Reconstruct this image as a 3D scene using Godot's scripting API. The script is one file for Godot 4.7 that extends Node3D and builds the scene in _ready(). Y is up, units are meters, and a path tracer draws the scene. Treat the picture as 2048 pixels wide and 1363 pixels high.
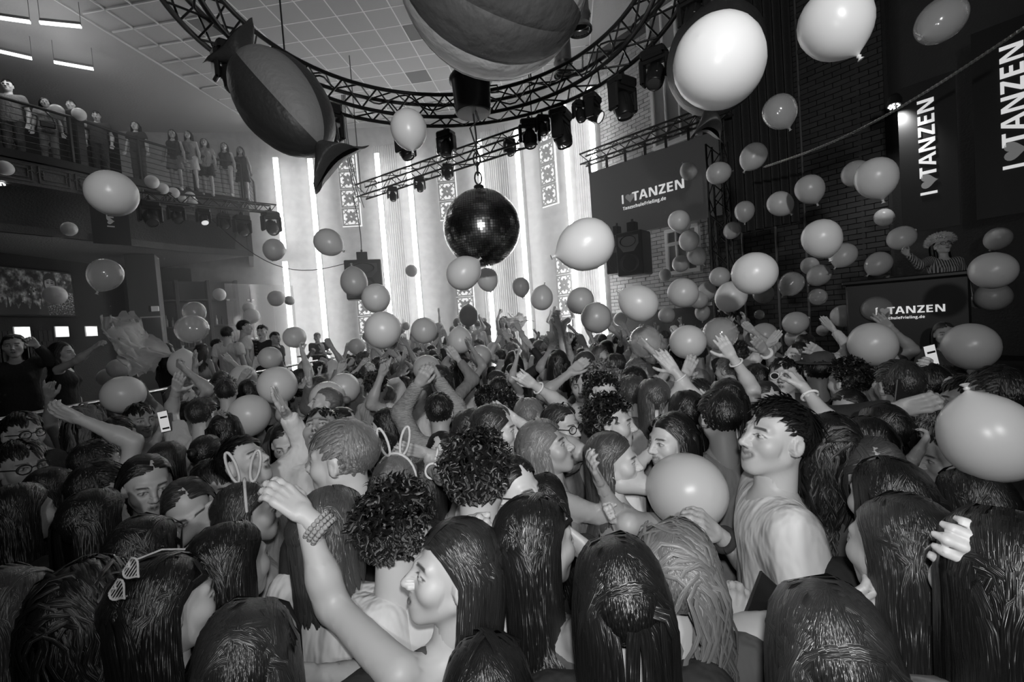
extends Node3D
const UNSEEN_LAMP_AT := Vector3(0.25, 3.5, 2.3)
const LED_GLOW := 11.0
const HAZE := 0.06
const STRIP_LAMP := 8.0
const FLASH := 1.6
const UNSEEN_LAMP_ENERGY := 21.0
func _ready() -> void:
	# camera
	lens = Basis(Vector3.RIGHT, deg_to_rad(-2.25)) * Basis(Vector3(0, 0, 1), deg_to_rad(-4.25))
	var cam := Camera3D.new()
	cam.name = "camera"
	cam.fov = rad_to_deg(2.0 * atan(681.5 / FOCAL))
	cam.near = 0.05
	cam.far = 100.0
	cam.transform = Transform3D(lens, EYE)
	add_child(cam)
	# no daylight: a closed hall
	var we := WorldEnvironment.new()
	we.name = "environment"
	var e := Environment.new()
	e.background_mode = Environment.BG_COLOR
	e.background_color = Color.BLACK
	e.tonemap_mode = Environment.TONE_MAPPER_LINEAR
	e.tonemap_exposure = 1.0
	e.sdfgi_enabled = true
	e.ssao_enabled = true
	e.ssil_enabled = true
	e.volumetric_fog_enabled = true
	e.volumetric_fog_density = 0.0
	we.environment = e
	add_child(we)
	# the photographer's flash, held just over the lens and aimed a little upwards
	var flash := SpotLight3D.new()
	flash.name = "camera_flash"
	flash.light_energy = FLASH
	flash.light_size = 0.03
	flash.spot_angle = 66.0
	flash.spot_angle_attenuation = 1.0
	flash.spot_range = 40.0
	flash.shadow_enabled = true
	add_child(flash)
	flash.look_at_from_position(EYE + Vector3(0.03, 0.13, 0.02), at(1190, 770, 3.0), Vector3.UP)
	# unseen soft spotlight behind the camera, placed to light balloons and crowd; fixture below
	var unseen_spot := SpotLight3D.new()
	unseen_spot.name = "unseen_spotlight"
	unseen_spot.light_energy = UNSEEN_LAMP_ENERGY
	unseen_spot.light_size = 0.14
	unseen_spot.spot_angle = 48.0
	unseen_spot.spot_angle_attenuation = 1.0
	unseen_spot.spot_range = 40.0
	unseen_spot.shadow_enabled = true
	add_child(unseen_spot)
	unseen_spot.look_at_from_position(UNSEEN_LAMP_AT, at(1030, 240, 6.0), Vector3.UP)
	M.led_soft = mat(0.9, 0.5)
	M.led_soft.emission_enabled = true
	M.led_soft.emission = Color.WHITE
	M.led_soft.emission_energy_multiplier = 1.6
	var t0 := Time.get_ticks_msec()
	build_setting()
	print("setting ", Time.get_ticks_msec() - t0)
	build_rig()
	print("rig ", Time.get_ticks_msec() - t0)
	build_balloons()
	print("balloons ", Time.get_ticks_msec() - t0)
	build_crowd()
	print("crowd ", Time.get_ticks_msec() - t0)
	build_unseen_lamp()
	# haze hanging in front of the back wall
	var fog := FogVolume.new()
	fog.name = "haze"
	fog.size = Vector3(12.5, 8.8, 6.6)
	fog.position = Vector3(-2.2, 4.42, -11.9)
	var fm := FogMaterial.new()
	fm.albedo = Color(0.95, 0.95, 0.95)
	fm.density = HAZE
	fog.material = fm
	add_child(fog)
	tag(fog, "thin stage haze in front of the light strips", "haze", "", "stuff")
func build_unseen_lamp() -> void:  # fixture out of view; its form and place chosen to suit the light
	var o := thing("unseen_lamp", "large lamp out of view behind the photographer, lighting balloons and crowd", "lamp", UNSEEN_LAMP_AT)
	var t := Transform3D(unseen_lamp_basis(), Vector3.ZERO)
	var b := Buf.new()
	b.lathe(t * Transform3D(Basis(Vector3.RIGHT, PI / 2), Vector3.ZERO), [[0.001, 0.4], [0.12, 0.38], [0.16, 0.3], [0.17, 0.06], [0.2, 0.03], [0.2, 0.02], [0.165, 0.03]], 20)
	put(b, "housing", M.lamp_black, o)
	b = Buf.new()
	b.lathe(t * Transform3D(Basis(Vector3.RIGHT, PI / 2), Vector3(0, 0, 0)), [[0.16, 0.07], [0.001, 0.06]], 20)
	put(b, "lens", M.lens_lit, o)
	b = Buf.new()
	b.tube([Vector3(0, 0.17, 0.15), Vector3(0, CEIL - UNSEEN_LAMP_AT.y, 0.15)], 0.03, 8)
	put(b, "drop_pole", M.black, o)
func unseen_lamp_basis() -> Basis:
	return Basis.looking_at(at(1030, 240, 6.0) - UNSEEN_LAMP_AT, Vector3.UP)
# ---------------------------------------------------------------- mesh collecting
class Buf:
	var v := PackedVector3Array()
	var n := PackedVector3Array()
	var c := PackedColorArray()
	var u := PackedVector2Array()
	var i := PackedInt32Array()
	func vert(p: Vector3, no: Vector3, uv := Vector2.ZERO, col := Color.WHITE) -> int:
		v.append(p); n.append(no); u.append(uv); c.append(col)
		return v.size() - 1
	func tri(a: int, b: int, d: int) -> void:
		i.append(a); i.append(b); i.append(d)
	func quad(a: Vector3, b: Vector3, d: Vector3, e: Vector3, no: Vector3) -> void:
		var k := v.size()
		vert(a, no, Vector2(0, 1)); vert(b, no, Vector2(1, 1)); vert(d, no, Vector2(1, 0)); vert(e, no, Vector2(0, 0))
		if (b - a).cross(d - a).dot(no) < 0.0:
			tri(k, k + 1, k + 2); tri(k, k + 2, k + 3)
		else:
			tri(k, k + 2, k + 1); tri(k, k + 3, k + 2)
	func box(t: Transform3D, s: Vector3) -> void:
		var h := s * 0.5
		for ax in 3:
			for sg in [-1.0, 1.0]:
				var no := Vector3.ZERO; no[ax] = sg
				var a := (ax + 1) % 3
				var b := (ax + 2) % 3
				var q := []
				for m in [[-1, -1], [1, -1], [1, 1], [-1, 1]]:
					var p := Vector3.ZERO
					p[ax] = sg * h[ax]; p[a] = m[0] * h[a]; p[b] = m[1] * h[b]
					q.append(t * p)
				quad(q[0], q[1], q[2], q[3], (t.basis * no).normalized())
	# a box whose long edges are chamfered by ch
	func bevel(t: Transform3D, s: Vector3, ch: float) -> void:
		var h := s * 0.5
		var pts := []
		for sx in [-1.0, 1.0]:
			for sy in [-1.0, 1.0]:
				for sz in [-1.0, 1.0]:
					for ax in 3:
						var p := Vector3(sx * (h.x - ch), sy * (h.y - ch), sz * (h.z - ch))
						p[ax] = [sx, sy, sz][ax] * h[ax]
						pts.append(t * p)
		var id := func(sx: int, sy: int, sz: int, ax: int) -> Vector3: return pts[((sx * 2 + sy) * 2 + sz) * 3 + ax]
		for ax in 3:
			for sg in 2:
				var q := []
				for m in [[0, 0], [1, 0], [1, 1], [0, 1]]:
					var k := [0, 0, 0]; k[ax] = sg; k[(ax + 1) % 3] = m[0]; k[(ax + 2) % 3] = m[1]
					q.append(id.call(k[0], k[1], k[2], ax))
				var no := Vector3.ZERO; no[ax] = sg * 2.0 - 1.0
				quad(q[0], q[1], q[2], q[3], (t.basis * no).normalized())
			var a := (ax + 1) % 3
			var b := (ax + 2) % 3
			for sa in 2:
				for sb in 2:
					var k0 := [0, 0, 0]; k0[ax] = 0; k0[a] = sa; k0[b] = sb
					var k1 := k0.duplicate(); k1[ax] = 1
					var no := Vector3.ZERO; no[a] = sa * 2.0 - 1.0; no[b] = sb * 2.0 - 1.0
					quad(id.call(k0[0], k0[1], k0[2], a), id.call(k1[0], k1[1], k1[2], a), id.call(k1[0], k1[1], k1[2], b), id.call(k0[0], k0[1], k0[2], b), (t.basis * no).normalized())
	# a smooth tube along pts; rad one number or one for each point
	func tube(pts: Array, rad, sides := 8, caps := true, col := Color.WHITE) -> void:
		var m := pts.size()
		var base := v.size()
		var side := Vector3.ZERO
		for k in m:
			var p: Vector3 = pts[k]
			var d: Vector3 = (pts[mini(k + 1, m - 1)] - pts[maxi(k - 1, 0)]).normalized()
			if side == Vector3.ZERO:
				side = d.cross(Vector3.UP if absf(d.y) < 0.9 else Vector3.RIGHT).normalized()
			side = (side - d * side.dot(d)).normalized()
			var up := d.cross(side)
			var r: float = rad if (rad is float or rad is int) else rad[k]
			for s in sides:
				var a := TAU * s / sides
				var no := side * cos(a) + up * sin(a)
				vert(p + no * r, no, Vector2(float(s) / sides, float(k) / maxi(m - 1, 1)), col)
		for k in m - 1:
			for s in sides:
				var a := base + k * sides + s
				var b := base + k * sides + (s + 1) % sides
				tri(a, b + sides, b); tri(a, a + sides, b + sides)
		if caps:
			for e in [0, m - 1]:
				var d: Vector3 = (pts[0] - pts[1]).normalized() if e == 0 else (pts[m - 1] - pts[m - 2]).normalized()
				var k := v.size()
				for s in sides:
					vert(v[base + e * sides + s], d, Vector2.ZERO, col)
				for s in range(1, sides - 1):
					if e == 0: tri(k, k + s, k + s + 1)
					else: tri(k, k + s + 1, k + s)
	# profile [[radius, height], ...] turned about t's y axis
	func lathe(t: Transform3D, prof: Array, sides := 24, col := Color.WHITE) -> void:
		var m := prof.size()
		var base := v.size()
		for k in m:
			var a: Array = prof[maxi(k - 1, 0)]
			var b: Array = prof[mini(k + 1, m - 1)]
			var no2 := Vector2(b[1] - a[1], -(b[0] - a[0])).normalized()
			for s in sides + 1:
				var g := TAU * s / sides
				var dir := Vector3(cos(g), 0, sin(g))
				vert(t * (dir * prof[k][0] + Vector3(0, prof[k][1], 0)), (t.basis * (dir * no2.x + Vector3(0, no2.y, 0))).normalized(), Vector2(float(s) / sides, float(k) / (m - 1)), col)
		for k in m - 1:
			for s in sides:
				var a := base + k * (sides + 1) + s
				orient(a, a + 1, a + sides + 2); orient(a, a + sides + 2, a + sides + 1)
	func orient(a: int, b: int, d: int) -> void:
		if (v[b] - v[a]).cross(v[d] - v[a]).dot(n[a] + n[b] + n[d]) < 0.0: tri(a, b, d)
		else: tri(a, d, b)
	# grid of points rows x cols, joined smoothly; normals from the points
	func sheet(pts: Array, cols: int, wrap := false, flip := false, col := Color.WHITE, mirror := false) -> void:
		var rows := pts.size() / cols
		var base := v.size()
		for r in rows:
			for q in cols:
				var l: Vector3 = pts[r * cols + ((q - 1 + cols) % cols if wrap else maxi(q - 1, 0))]
				var rr: Vector3 = pts[r * cols + ((q + 1) % cols if wrap else mini(q + 1, cols - 1))]
				var dn: Vector3 = pts[maxi(r - 1, 0) * cols + q]
				var up: Vector3 = pts[mini(r + 1, rows - 1) * cols + q]
				var no := (rr - l).cross(up - dn).normalized()
				vert(pts[r * cols + q], -no if flip else no, Vector2(float(q) / (cols if wrap else cols - 1), float(r) / (rows - 1)), col)
		for r in rows - 1:
			for q in (cols if wrap else cols - 1):
				var a := base + r * cols + q
				var b := base + r * cols + (q + 1) % cols
				if mirror and q >= cols / 2:
					orient(b, a, a + cols); orient(b, a + cols, b + cols)
				else:
					orient(a, b, b + cols); orient(a, b + cols, a + cols)
	# flat outline (Vector2, in t's xy plane) with thickness dz
	func plate(t: Transform3D, outline: PackedVector2Array, dz: float) -> void:
		var ids := Geometry2D.triangulate_polygon(outline)
		for sg in [-1.0, 1.0]:
			var k := v.size()
			var no := (t.basis * Vector3(0, 0, sg)).normalized()
			for p in outline: vert(t * Vector3(p.x, p.y, sg * dz * 0.5), no, p)
			for q in range(0, ids.size(), 3): orient(k + ids[q], k + ids[q + 1], k + ids[q + 2])
		var m := outline.size()
		for q in m:
			var a := outline[q]
			var b := outline[(q + 1) % m]
			var e := (b - a).normalized()
			var no := Vector3(e.y, -e.x, 0)
			if Geometry2D.is_point_in_polygon((a + b) * 0.5 + Vector2(no.x, no.y) * 0.0005, outline): no = -no
			quad(t * Vector3(a.x, a.y, -dz * 0.5), t * Vector3(b.x, b.y, -dz * 0.5), t * Vector3(b.x, b.y, dz * 0.5), t * Vector3(a.x, a.y, dz * 0.5), (t.basis * no).normalized())
	func add(o: Buf, t: Transform3D) -> void:
		var k := v.size()
		v.append_array(t * o.v)
		var rb := Transform3D(t.basis.orthonormalized(), Vector3.ZERO)
		n.append_array(rb * o.n); c.append_array(o.c); u.append_array(o.u)
		var m := o.i.size()
		var at := i.size()
		i.resize(at + m)
		var mirrored := t.basis.determinant() < 0.0
		if mirrored:
			# a mirrored copy: normals must be mirrored too, and the winding turned
			var nb := Transform3D(t.basis, Vector3.ZERO)
			var start := n.size() - o.n.size()
			for q in o.n.size(): n[start + q] = (nb * o.n[q]).normalized()
			for q in range(0, m, 3):
				i[at + q] = o.i[q] + k; i[at + q + 1] = o.i[q + 2] + k; i[at + q + 2] = o.i[q + 1] + k
		else:
			for q in m: i[at + q] = o.i[q] + k
	func mesh() -> ArrayMesh:
		var a := []
		a.resize(Mesh.ARRAY_MAX)
		a[Mesh.ARRAY_VERTEX] = v; a[Mesh.ARRAY_NORMAL] = n; a[Mesh.ARRAY_COLOR] = c; a[Mesh.ARRAY_TEX_UV] = u; a[Mesh.ARRAY_INDEX] = i
		var m := ArrayMesh.new()
		m.add_surface_from_arrays(Mesh.PRIMITIVE_TRIANGLES, a)
		return m

# ---------------------------------------------------------------- naming
var taken := {}
func numbered(called: String) -> String:
	var k: int = taken.get(called, 0)
	taken[called] = k + 1
	return called if k == 0 else "%s_%03d" % [called, k]
func tag(o: Node3D, label: String, category := "", group := "", kind := "") -> Node3D:
	if label: o.set_meta("label", label)
	if category: o.set_meta("category", category)
	if group: o.set_meta("group", group)
	if kind: o.set_meta("kind", kind)
	return o
func thing(called: String, label: String, category: String, where := Vector3.ZERO, turn := 0.0, group := "") -> Node3D:
	var o := Node3D.new()
	o.name = numbered(called)
	add_child(o)
	o.position = where
	o.rotation.y = turn
	return tag(o, label, category, group)
func put(b, called: String, m: Material, parent: Node3D = self) -> MeshInstance3D:
	var o := MeshInstance3D.new()
	o.name = numbered(called) if parent == self else called
	o.mesh = b.mesh() if b is Buf else b
	o.material_override = m
	parent.add_child(o, true)
	return o
func struct(b, called: String, m: Material, label: String, parent: Node3D = self) -> MeshInstance3D:
	var o := put(b, called, m, parent)
	if parent == self: tag(o, label, "", "", "structure")
	return o
func tf(p: Vector3, b := Basis.IDENTITY) -> Transform3D:
	return Transform3D(b, p)
# a frame at p whose y axis runs along d
func along(p: Vector3, d: Vector3, hint := Vector3.FORWARD) -> Transform3D:
	var y := d.normalized()
	var h := hint if absf(hint.normalized().dot(y)) < 0.95 else Vector3.RIGHT
	var x := y.cross(h).normalized()
	return Transform3D(Basis(x, y, x.cross(y)), p)
func mat(grey: float, rough := 0.7, metal := 0.0) -> StandardMaterial3D:
	var m := StandardMaterial3D.new()
	m.albedo_color = Color(grey, grey, grey).linear_to_srgb()
	m.roughness = rough
	m.metallic = metal
	return m
func noise_tex(size: int, freq: float, lo: float, hi: float, oct := 4, sd := 1, typ := FastNoiseLite.TYPE_SIMPLEX_SMOOTH) -> NoiseTexture2D:
	var f := FastNoiseLite.new()
	f.seed = sd; f.frequency = freq; f.fractal_octaves = oct; f.noise_type = typ
	var t := NoiseTexture2D.new()
	t.width = size; t.height = size; t.seamless = true; t.noise = f
	var g := Gradient.new()
	g.set_color(0, Color(lo, lo, lo)); g.set_color(1, Color(hi, hi, hi))
	t.color_ramp = g
	return t
func bumpy(m: StandardMaterial3D, t: Texture2D, cm: float, scale: float) -> StandardMaterial3D:
	m.heightmap_enabled = true
	m.heightmap_texture = t
	m.heightmap_scale = cm
	m.uv1_triplanar = true
	m.uv1_world_triplanar = true
	m.uv1_scale = Vector3.ONE * scale
	return m
# ---------------------------------------------------------------- bodies
# bone: [a, b, radius a, radius b, depth factor, flat end]
func nets(bones: Array, cell: float, k: float, col: Color) -> Buf:
	var lo := Vector3.INF
	var hi := -Vector3.INF
	var pad := 3.5 * k + cell * 1.5
	for bn in bones:
		var rr: float = maxf(bn[2], bn[3]) + pad
		for e in 2:
			lo = lo.min(bn[e] - Vector3.ONE * rr); hi = hi.max(bn[e] + Vector3.ONE * rr)
	var nx := int(ceil((hi.x - lo.x) / cell)) + 1
	var ny := int(ceil((hi.y - lo.y) / cell)) + 1
	var nz := int(ceil((hi.z - lo.z) / cell)) + 1
	var f := PackedFloat32Array()
	f.resize(nx * ny * nz)
	var ik := 1.0 / k
	for bn in bones:
		var a: Vector3 = bn[0]
		var b: Vector3 = bn[1]
		var ra: float = bn[2]
		var dr: float = bn[3] - bn[2]
		var fz: float = bn[4]
		var flat: bool = bn[5]
		var rr: float = maxf(bn[2], bn[3]) + pad
		var l0 := ((a.min(b) - Vector3.ONE * rr - lo) / cell).max(Vector3.ZERO)
		var l1 := ((a.max(b) + Vector3.ONE * rr - lo) / cell).min(Vector3(nx - 1, ny - 1, nz - 1))
		var sc := Vector3(1, 1, fz)
		a *= sc; b *= sc
		var ab := b - a
		var len := ab.length()
		var inv := 1.0 / maxf(ab.length_squared(), 1e-9)
		var dk := 1.0 / lerpf(1.0, fz, 0.5)
		var far := 3.5 * k
		for z in range(int(l0.z), int(l1.z) + 1):
			var pz := (lo.z + z * cell) * fz
			for y in range(int(l0.y), int(l1.y) + 1):
				var row := (z * ny + y) * nx
				var py := lo.y + y * cell
				for x in range(int(l0.x), int(l1.x) + 1):
					var q := Vector3(lo.x + x * cell, py, pz) - a
					var t := q.dot(ab) * inv
					var tc := clampf(t, 0.0, 1.0)
					var d := (q.distance_to(ab * tc) - ra - dr * tc) * dk
					if flat and t > 1.0:
						d = maxf(d, (t - 1.0) * len)
					if d < far:
						f[row + x] += exp(-d * ik)
	# surface nets on f = 1
	var out := Buf.new()
	var at := PackedInt32Array()
	at.resize(nx * ny * nz)
	var nxy := nx * ny
	var off := [0, 1, nx, nx + 1, nxy, nxy + 1, nxy + nx, nxy + nx + 1]
	var cor := [Vector3(0, 0, 0), Vector3(1, 0, 0), Vector3(0, 1, 0), Vector3(1, 1, 0), Vector3(0, 0, 1), Vector3(1, 0, 1), Vector3(0, 1, 1), Vector3(1, 1, 1)]
	var edges := [[0, 1], [2, 3], [4, 5], [6, 7], [0, 2], [1, 3], [4, 6], [5, 7], [0, 4], [1, 5], [2, 6], [3, 7]]
	var val := PackedFloat32Array()
	val.resize(8)
	for z in nz - 1:
		for y in ny - 1:
			var row := z * nxy + y * nx
			var left := 0
			for j in [0, 2, 4, 6]:
				left += 1 if f[row + off[j]] > 1.0 else 0
			for x in nx - 1:
				var s := row + x
				var right := 0
				if f[s + 1] > 1.0: right += 1
				if f[s + 1 + nx] > 1.0: right += 1
				if f[s + 1 + nxy] > 1.0: right += 1
				if f[s + 1 + nxy + nx] > 1.0: right += 1
				var m := left + right
				left = right
				if m == 0 or m == 8:
					continue
				for j in 8:
					val[j] = -k * log(maxf(f[s + off[j]], 1e-4))
				var sum := Vector3.ZERO
				var cnt := 0
				for e in edges:
					var va := val[e[0]]
					var vb := val[e[1]]
					if (va < 0.0) != (vb < 0.0):
						sum += (cor[e[0]] as Vector3).lerp(cor[e[1]], va / (va - vb))
						cnt += 1
				sum /= cnt
				var g := Vector3(val[1] - val[0] + val[3] - val[2] + val[5] - val[4] + val[7] - val[6], val[2] - val[0] + val[3] - val[1] + val[6] - val[4] + val[7] - val[5], val[4] - val[0] + val[5] - val[1] + val[6] - val[2] + val[7] - val[3]).normalized()
				at[s] = out.vert(lo + (Vector3(x, y, z) + sum) * cell, g, Vector2.ZERO, col) + 1
	for z in range(1, nz - 1):
		for y in range(1, ny - 1):
			for x in range(1, nx - 1):
				var s := z * nxy + y * nx + x
				if at[s] == 0:
					continue
				var ins := f[s] > 1.0
				if ins != (f[s + 1] > 1.0): face(out, at, s, s - nx, s - nx - nxy, s - nxy, ins)
				if ins != (f[s + nx] > 1.0): face(out, at, s, s - nxy, s - nxy - 1, s - 1, ins)
				if ins != (f[s + nxy] > 1.0): face(out, at, s, s - 1, s - 1 - nx, s - nx, ins)
	return out
func face(o: Buf, at: PackedInt32Array, a: int, b: int, c: int, d: int, ins: bool) -> void:
	var p := at[a] - 1
	var q := at[b] - 1
	var r := at[c] - 1
	var s := at[d] - 1
	if p < 0 or q < 0 or r < 0 or s < 0:
		return
	if not ins:
		o.tri(p, q, r); o.tri(p, r, s)
	else:
		o.tri(p, r, q); o.tri(p, s, r)
# normals again from the faces, averaged; used where the field is coarse
func smooth(o: Buf) -> void:
	var acc := PackedVector3Array()
	acc.resize(o.v.size())
	for q in range(0, o.i.size(), 3):
		var a := o.i[q]
		var b := o.i[q + 1]
		var c := o.i[q + 2]
		var w := (o.v[c] - o.v[a]).cross(o.v[b] - o.v[a])
		acc[a] += w; acc[b] += w; acc[c] += w
	for q in acc.size():
		o.n[q] = acc[q].normalized()

# ---------------------------------------------------------------- heads
func smin(a: float, b: float, k: float) -> float:
	var h := maxf(k - absf(a - b), 0.0) / k
	return minf(a, b) - h * h * k * 0.25
func ell(p: Vector3, c: Vector3, r: Vector3) -> float:
	var q := (p - c) / r
	var k0 := q.length()
	var k1 := (q / r).length()
	return k0 * (k0 - 1.0) / maxf(k1, 1e-6)
func cap(p: Vector3, a: Vector3, b: Vector3, r1: float, r2: float) -> float:
	var ab := b - a
	var t := clampf((p - a).dot(ab) / ab.length_squared(), 0.0, 1.0)
	return p.distance_to(a + ab * t) - lerpf(r1, r2, t)
# kind 0 woman, 1 man; mouth 0 closed, 1 open smile
func head_field(p: Vector3, man: float, mouth: float) -> float:
	p.x = absf(p.x)
	var d := ell(p, Vector3(0, 0.032, -0.016), Vector3(0.077, 0.09, 0.096))
	d = smin(d, ell(p, Vector3(0, -0.034, 0.024), Vector3(0.056 + 0.004 * man, 0.078, 0.066)), 0.03)
	d = smin(d, p.distance_to(Vector3(0.0, -0.095, 0.068)) - 0.016 - 0.004 * man, 0.03)
	d = smin(d, cap(p, Vector3(0.05 + 0.004 * man, -0.052, 0.0), Vector3(0.014, -0.096, 0.062), 0.012, 0.012), 0.03)
	d = smin(d, cap(p, Vector3(0, -0.06, -0.022), Vector3(0, -0.2, -0.04), 0.046 + 0.008 * man, 0.05 + 0.01 * man), 0.025)
	if p.z < 0.03:
		if p.x > 0.055:
			var e := ell(p, Vector3(0.08, -0.004, -0.012), Vector3(0.009, 0.032, 0.02))
			e = maxf(e, -ell(p, Vector3(0.09, 0.0, -0.008), Vector3(0.009, 0.02, 0.011)))
			d = smin(d, e, 0.008)
		return d
	d = smin(d, p.distance_to(Vector3(0.042, -0.024, 0.056)) - 0.024, 0.03)
	d = smin(d, cap(p, Vector3(0.006, 0.02, 0.088), Vector3(0.044, 0.026, 0.068), 0.008 + 0.003 * man, 0.007), 0.02)
	d = -smin(-d, p.distance_to(Vector3(0.033, 0.004, 0.104)) - 0.019, 0.016)
	d = smin(d, p.distance_to(Vector3(0.032, 0.003, 0.074)) - 0.0142, 0.006)
	d = smin(d, cap(p, Vector3(0, 0.01, 0.088), Vector3(0, -0.028, 0.111), 0.008, 0.0105 + 0.001 * man), 0.014)
	d = smin(d, p.distance_to(Vector3(0.0105, -0.033, 0.1)) - 0.0075, 0.007)
	d = smin(d, ell(p, Vector3(0, -0.064, 0.074), Vector3(0.03, 0.022, 0.02)), 0.02)
	var w := 0.021 + 0.009 * mouth
	var lift := mouth * 0.006 * minf(p.x / 0.02, 1.4)
	d = smin(d, cap(p, Vector3(0, -0.0565 + lift, 0.0925), Vector3(w, -0.0605 + lift, 0.082), 0.0058, 0.003), 0.006)
	d = smin(d, cap(p, Vector3(0, -0.0705 - 0.006 * mouth + lift, 0.091), Vector3(w * 0.85, -0.0655 + lift - 0.003 * mouth, 0.082), 0.007, 0.003), 0.006)
	var gap := ell(p, Vector3(0, -0.0635 - 0.003 * mouth + lift, 0.097), Vector3(w * 1.02, 0.0014 + 0.0038 * mouth, 0.009))
	return -smin(-d, gap, 0.004)
func head_color(p: Vector3, mouth: float) -> Color:
	var x := absf(p.x)
	var g := 1.0
	if p.z > 0.04:
		var lift := mouth * 0.006 * minf(x / 0.02, 1.4)
		var m := Vector2(x / (0.023 + 0.009 * mouth), (p.y + 0.0635 - lift + 0.003 * mouth) / (0.0125 + 0.004 * mouth)).length()
		g *= lerpf(0.42, 1.0, smoothstep(0.85, 1.1, m))
		if mouth > 0.5 and absf(p.y + 0.0655 - lift) < 0.0042 and x < 0.024: g = 1.5
		elif absf(p.y + 0.0635 - lift) < 0.0016 and x < 0.022: g *= 0.3
		var br := absf(p.y - 0.0265 + 0.1 * maxf(0.0, x - 0.034) - 0.06 * minf(0.0, x - 0.034)) / 0.0048
		if x > 0.014 and x < 0.05: g *= lerpf(0.16, 1.0, smoothstep(0.6, 1.2, br))
		var e := Vector2(x - 0.032, p.y - 0.0035)
		var lid := Vector2(e.x / 0.0142, e.y / 0.0054).length()
		if lid < 1.0:
			g = 1.25 if e.length() > 0.0056 else 0.05
		elif lid < 1.3:
			g *= 0.16 if e.y > -0.001 else 0.6
		if Vector2((x - 0.008) / 0.004, (p.y + 0.0385) / 0.0025).length() < 1.0: g *= 0.15
	return Color(g, g, g)
func make_head(man: float, mouth: float, rings: int, sides: int) -> Buf:
	var o := Buf.new()
	var c := Vector3(0, -0.012, 0.0)
	var half := sides / 2
	var rows := []
	for r in rings + 1:
		var s := float(r) / rings
		var th := PI * (0.62 * s + 0.38 * s * s * s)
		var row := []
		for q in half + 1:
			var ph := PI * q / half
			var dir := Vector3(sin(th) * sin(ph), sin(th) * cos(ph), cos(th))
			var t := 0.165 if dir.y > -0.45 else 0.235
			for it in 22:
				var d := head_field(c + dir * t, man, mouth)
				t -= d * 0.8
				if absf(d) < 0.0004 or t < 0.03: break
			row.append(c + dir * maxf(t, 0.03))
		rows.append(row)
	var pts := []
	for r in rings + 1:
		for q in sides:
			var m: int = q if q <= half else sides - q
			var p: Vector3 = rows[r][m]
			pts.append(p if q <= half else Vector3(-p.x, p.y, p.z))
	o.sheet(pts, sides, true, false, Color.WHITE, true)
	# the sheet's normals may look inwards; turn them out
	if o.n[(rings / 2) * sides].dot(o.v[(rings / 2) * sides] - c) < 0.0:
		for q in o.n.size(): o.n[q] = -o.n[q]
		for q in range(0, o.i.size(), 3):
			var w := o.i[q]; o.i[q] = o.i[q + 1]; o.i[q + 1] = w
	for q in o.v.size():
		o.c[q] = head_color(o.v[q], mouth)
	for q in sides:
		o.n[q] = Vector3(0, 0, 1)
		o.n[rings * sides + q] = Vector3(0, 0, -1)
	return o

# ---------------------------------------------------------------- hands
# palm in the xy plane, fingers along +y, palm side looks to +z, thumb on +x; wrist at the origin
# curl: bend of each finger (thumb first), spread: fan
func make_hand(curl: Array, spread: float, thumb_out: float, cell := 0.005) -> Buf:
	var bones := []
	var mw := Vector3(0, -0.05, 0)
	bones.append([mw, Vector3(0, 0.01, 0), 0.029, 0.026, 1.15, false])
	var xs := [0.0, 0.029, 0.0095, -0.010, -0.0275]
	var ln := [0.0, 0.07, 0.078, 0.072, 0.056]
	for k in range(1, 5):
		var root := Vector3(xs[k], 0.088 - 0.25 * absf(xs[k] - 0.008), 0.0)
		bones.append([Vector3(xs[k] * 0.65, 0.012, 0), root, 0.0155, 0.0125, 1.05, false])
		var a: float = -xs[k] * spread * 9.0
		var bend: float = curl[k]
		var p := root
		var dirx := Vector3(-sin(a), cos(a), 0)
		var ang := bend * 0.45
		var rad := 0.0098 if k < 4 else 0.0086
		for j in 3:
			var dd := dirx * cos(ang) + Vector3(0, 0, 1) * sin(ang)
			var q: Vector3 = p + dd * ln[k] * [0.46, 0.3, 0.24][j]
			bones.append([p, q, rad - j * 0.0009, rad - 0.0009 - j * 0.0009, 1.0, false])
			p = q
			ang += bend
	var tr := Vector3(0.022, 0.02, 0.006)
	var ta := 0.35 + thumb_out
	var t1 := tr + Vector3(sin(ta), cos(ta), 0.25).normalized() * 0.04
	var t2 := t1 + Vector3(sin(ta - 0.25 - curl[0] * 0.7), cos(ta - 0.25 - curl[0] * 0.7), 0.25 + curl[0] * 0.6).normalized() * 0.031
	var t3 := t2 + Vector3(sin(ta - 0.4 - curl[0] * 1.4), cos(ta - 0.4 - curl[0] * 1.4), 0.3 + curl[0]).normalized() * 0.026
	bones.append([Vector3(0.008, 0.008, 0.004), tr, 0.017, 0.016, 1.0, false])
	bones.append([tr, t1, 0.0155, 0.0115, 1.0, false])
	bones.append([t1, t2, 0.0112, 0.01, 1.0, false])
	bones.append([t2, t3, 0.01, 0.008, 1.0, false])
	return nets(bones, cell, 0.0028, Color.WHITE)
# ---------------------------------------------------------------- hair: locks laid over a scalp cap, in the head's own axes
const SKULL := Vector3(0, 0.032, -0.016)
const SKULL_R := Vector3(0.0785, 0.0915, 0.0975)
func push_out(p: Vector3, c: Vector3, r: Vector3) -> Vector3:
	var q := (p - c) / r
	var l := q.length()
	return p if l >= 1.0 or l < 1e-5 else c + q / l * r
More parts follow.
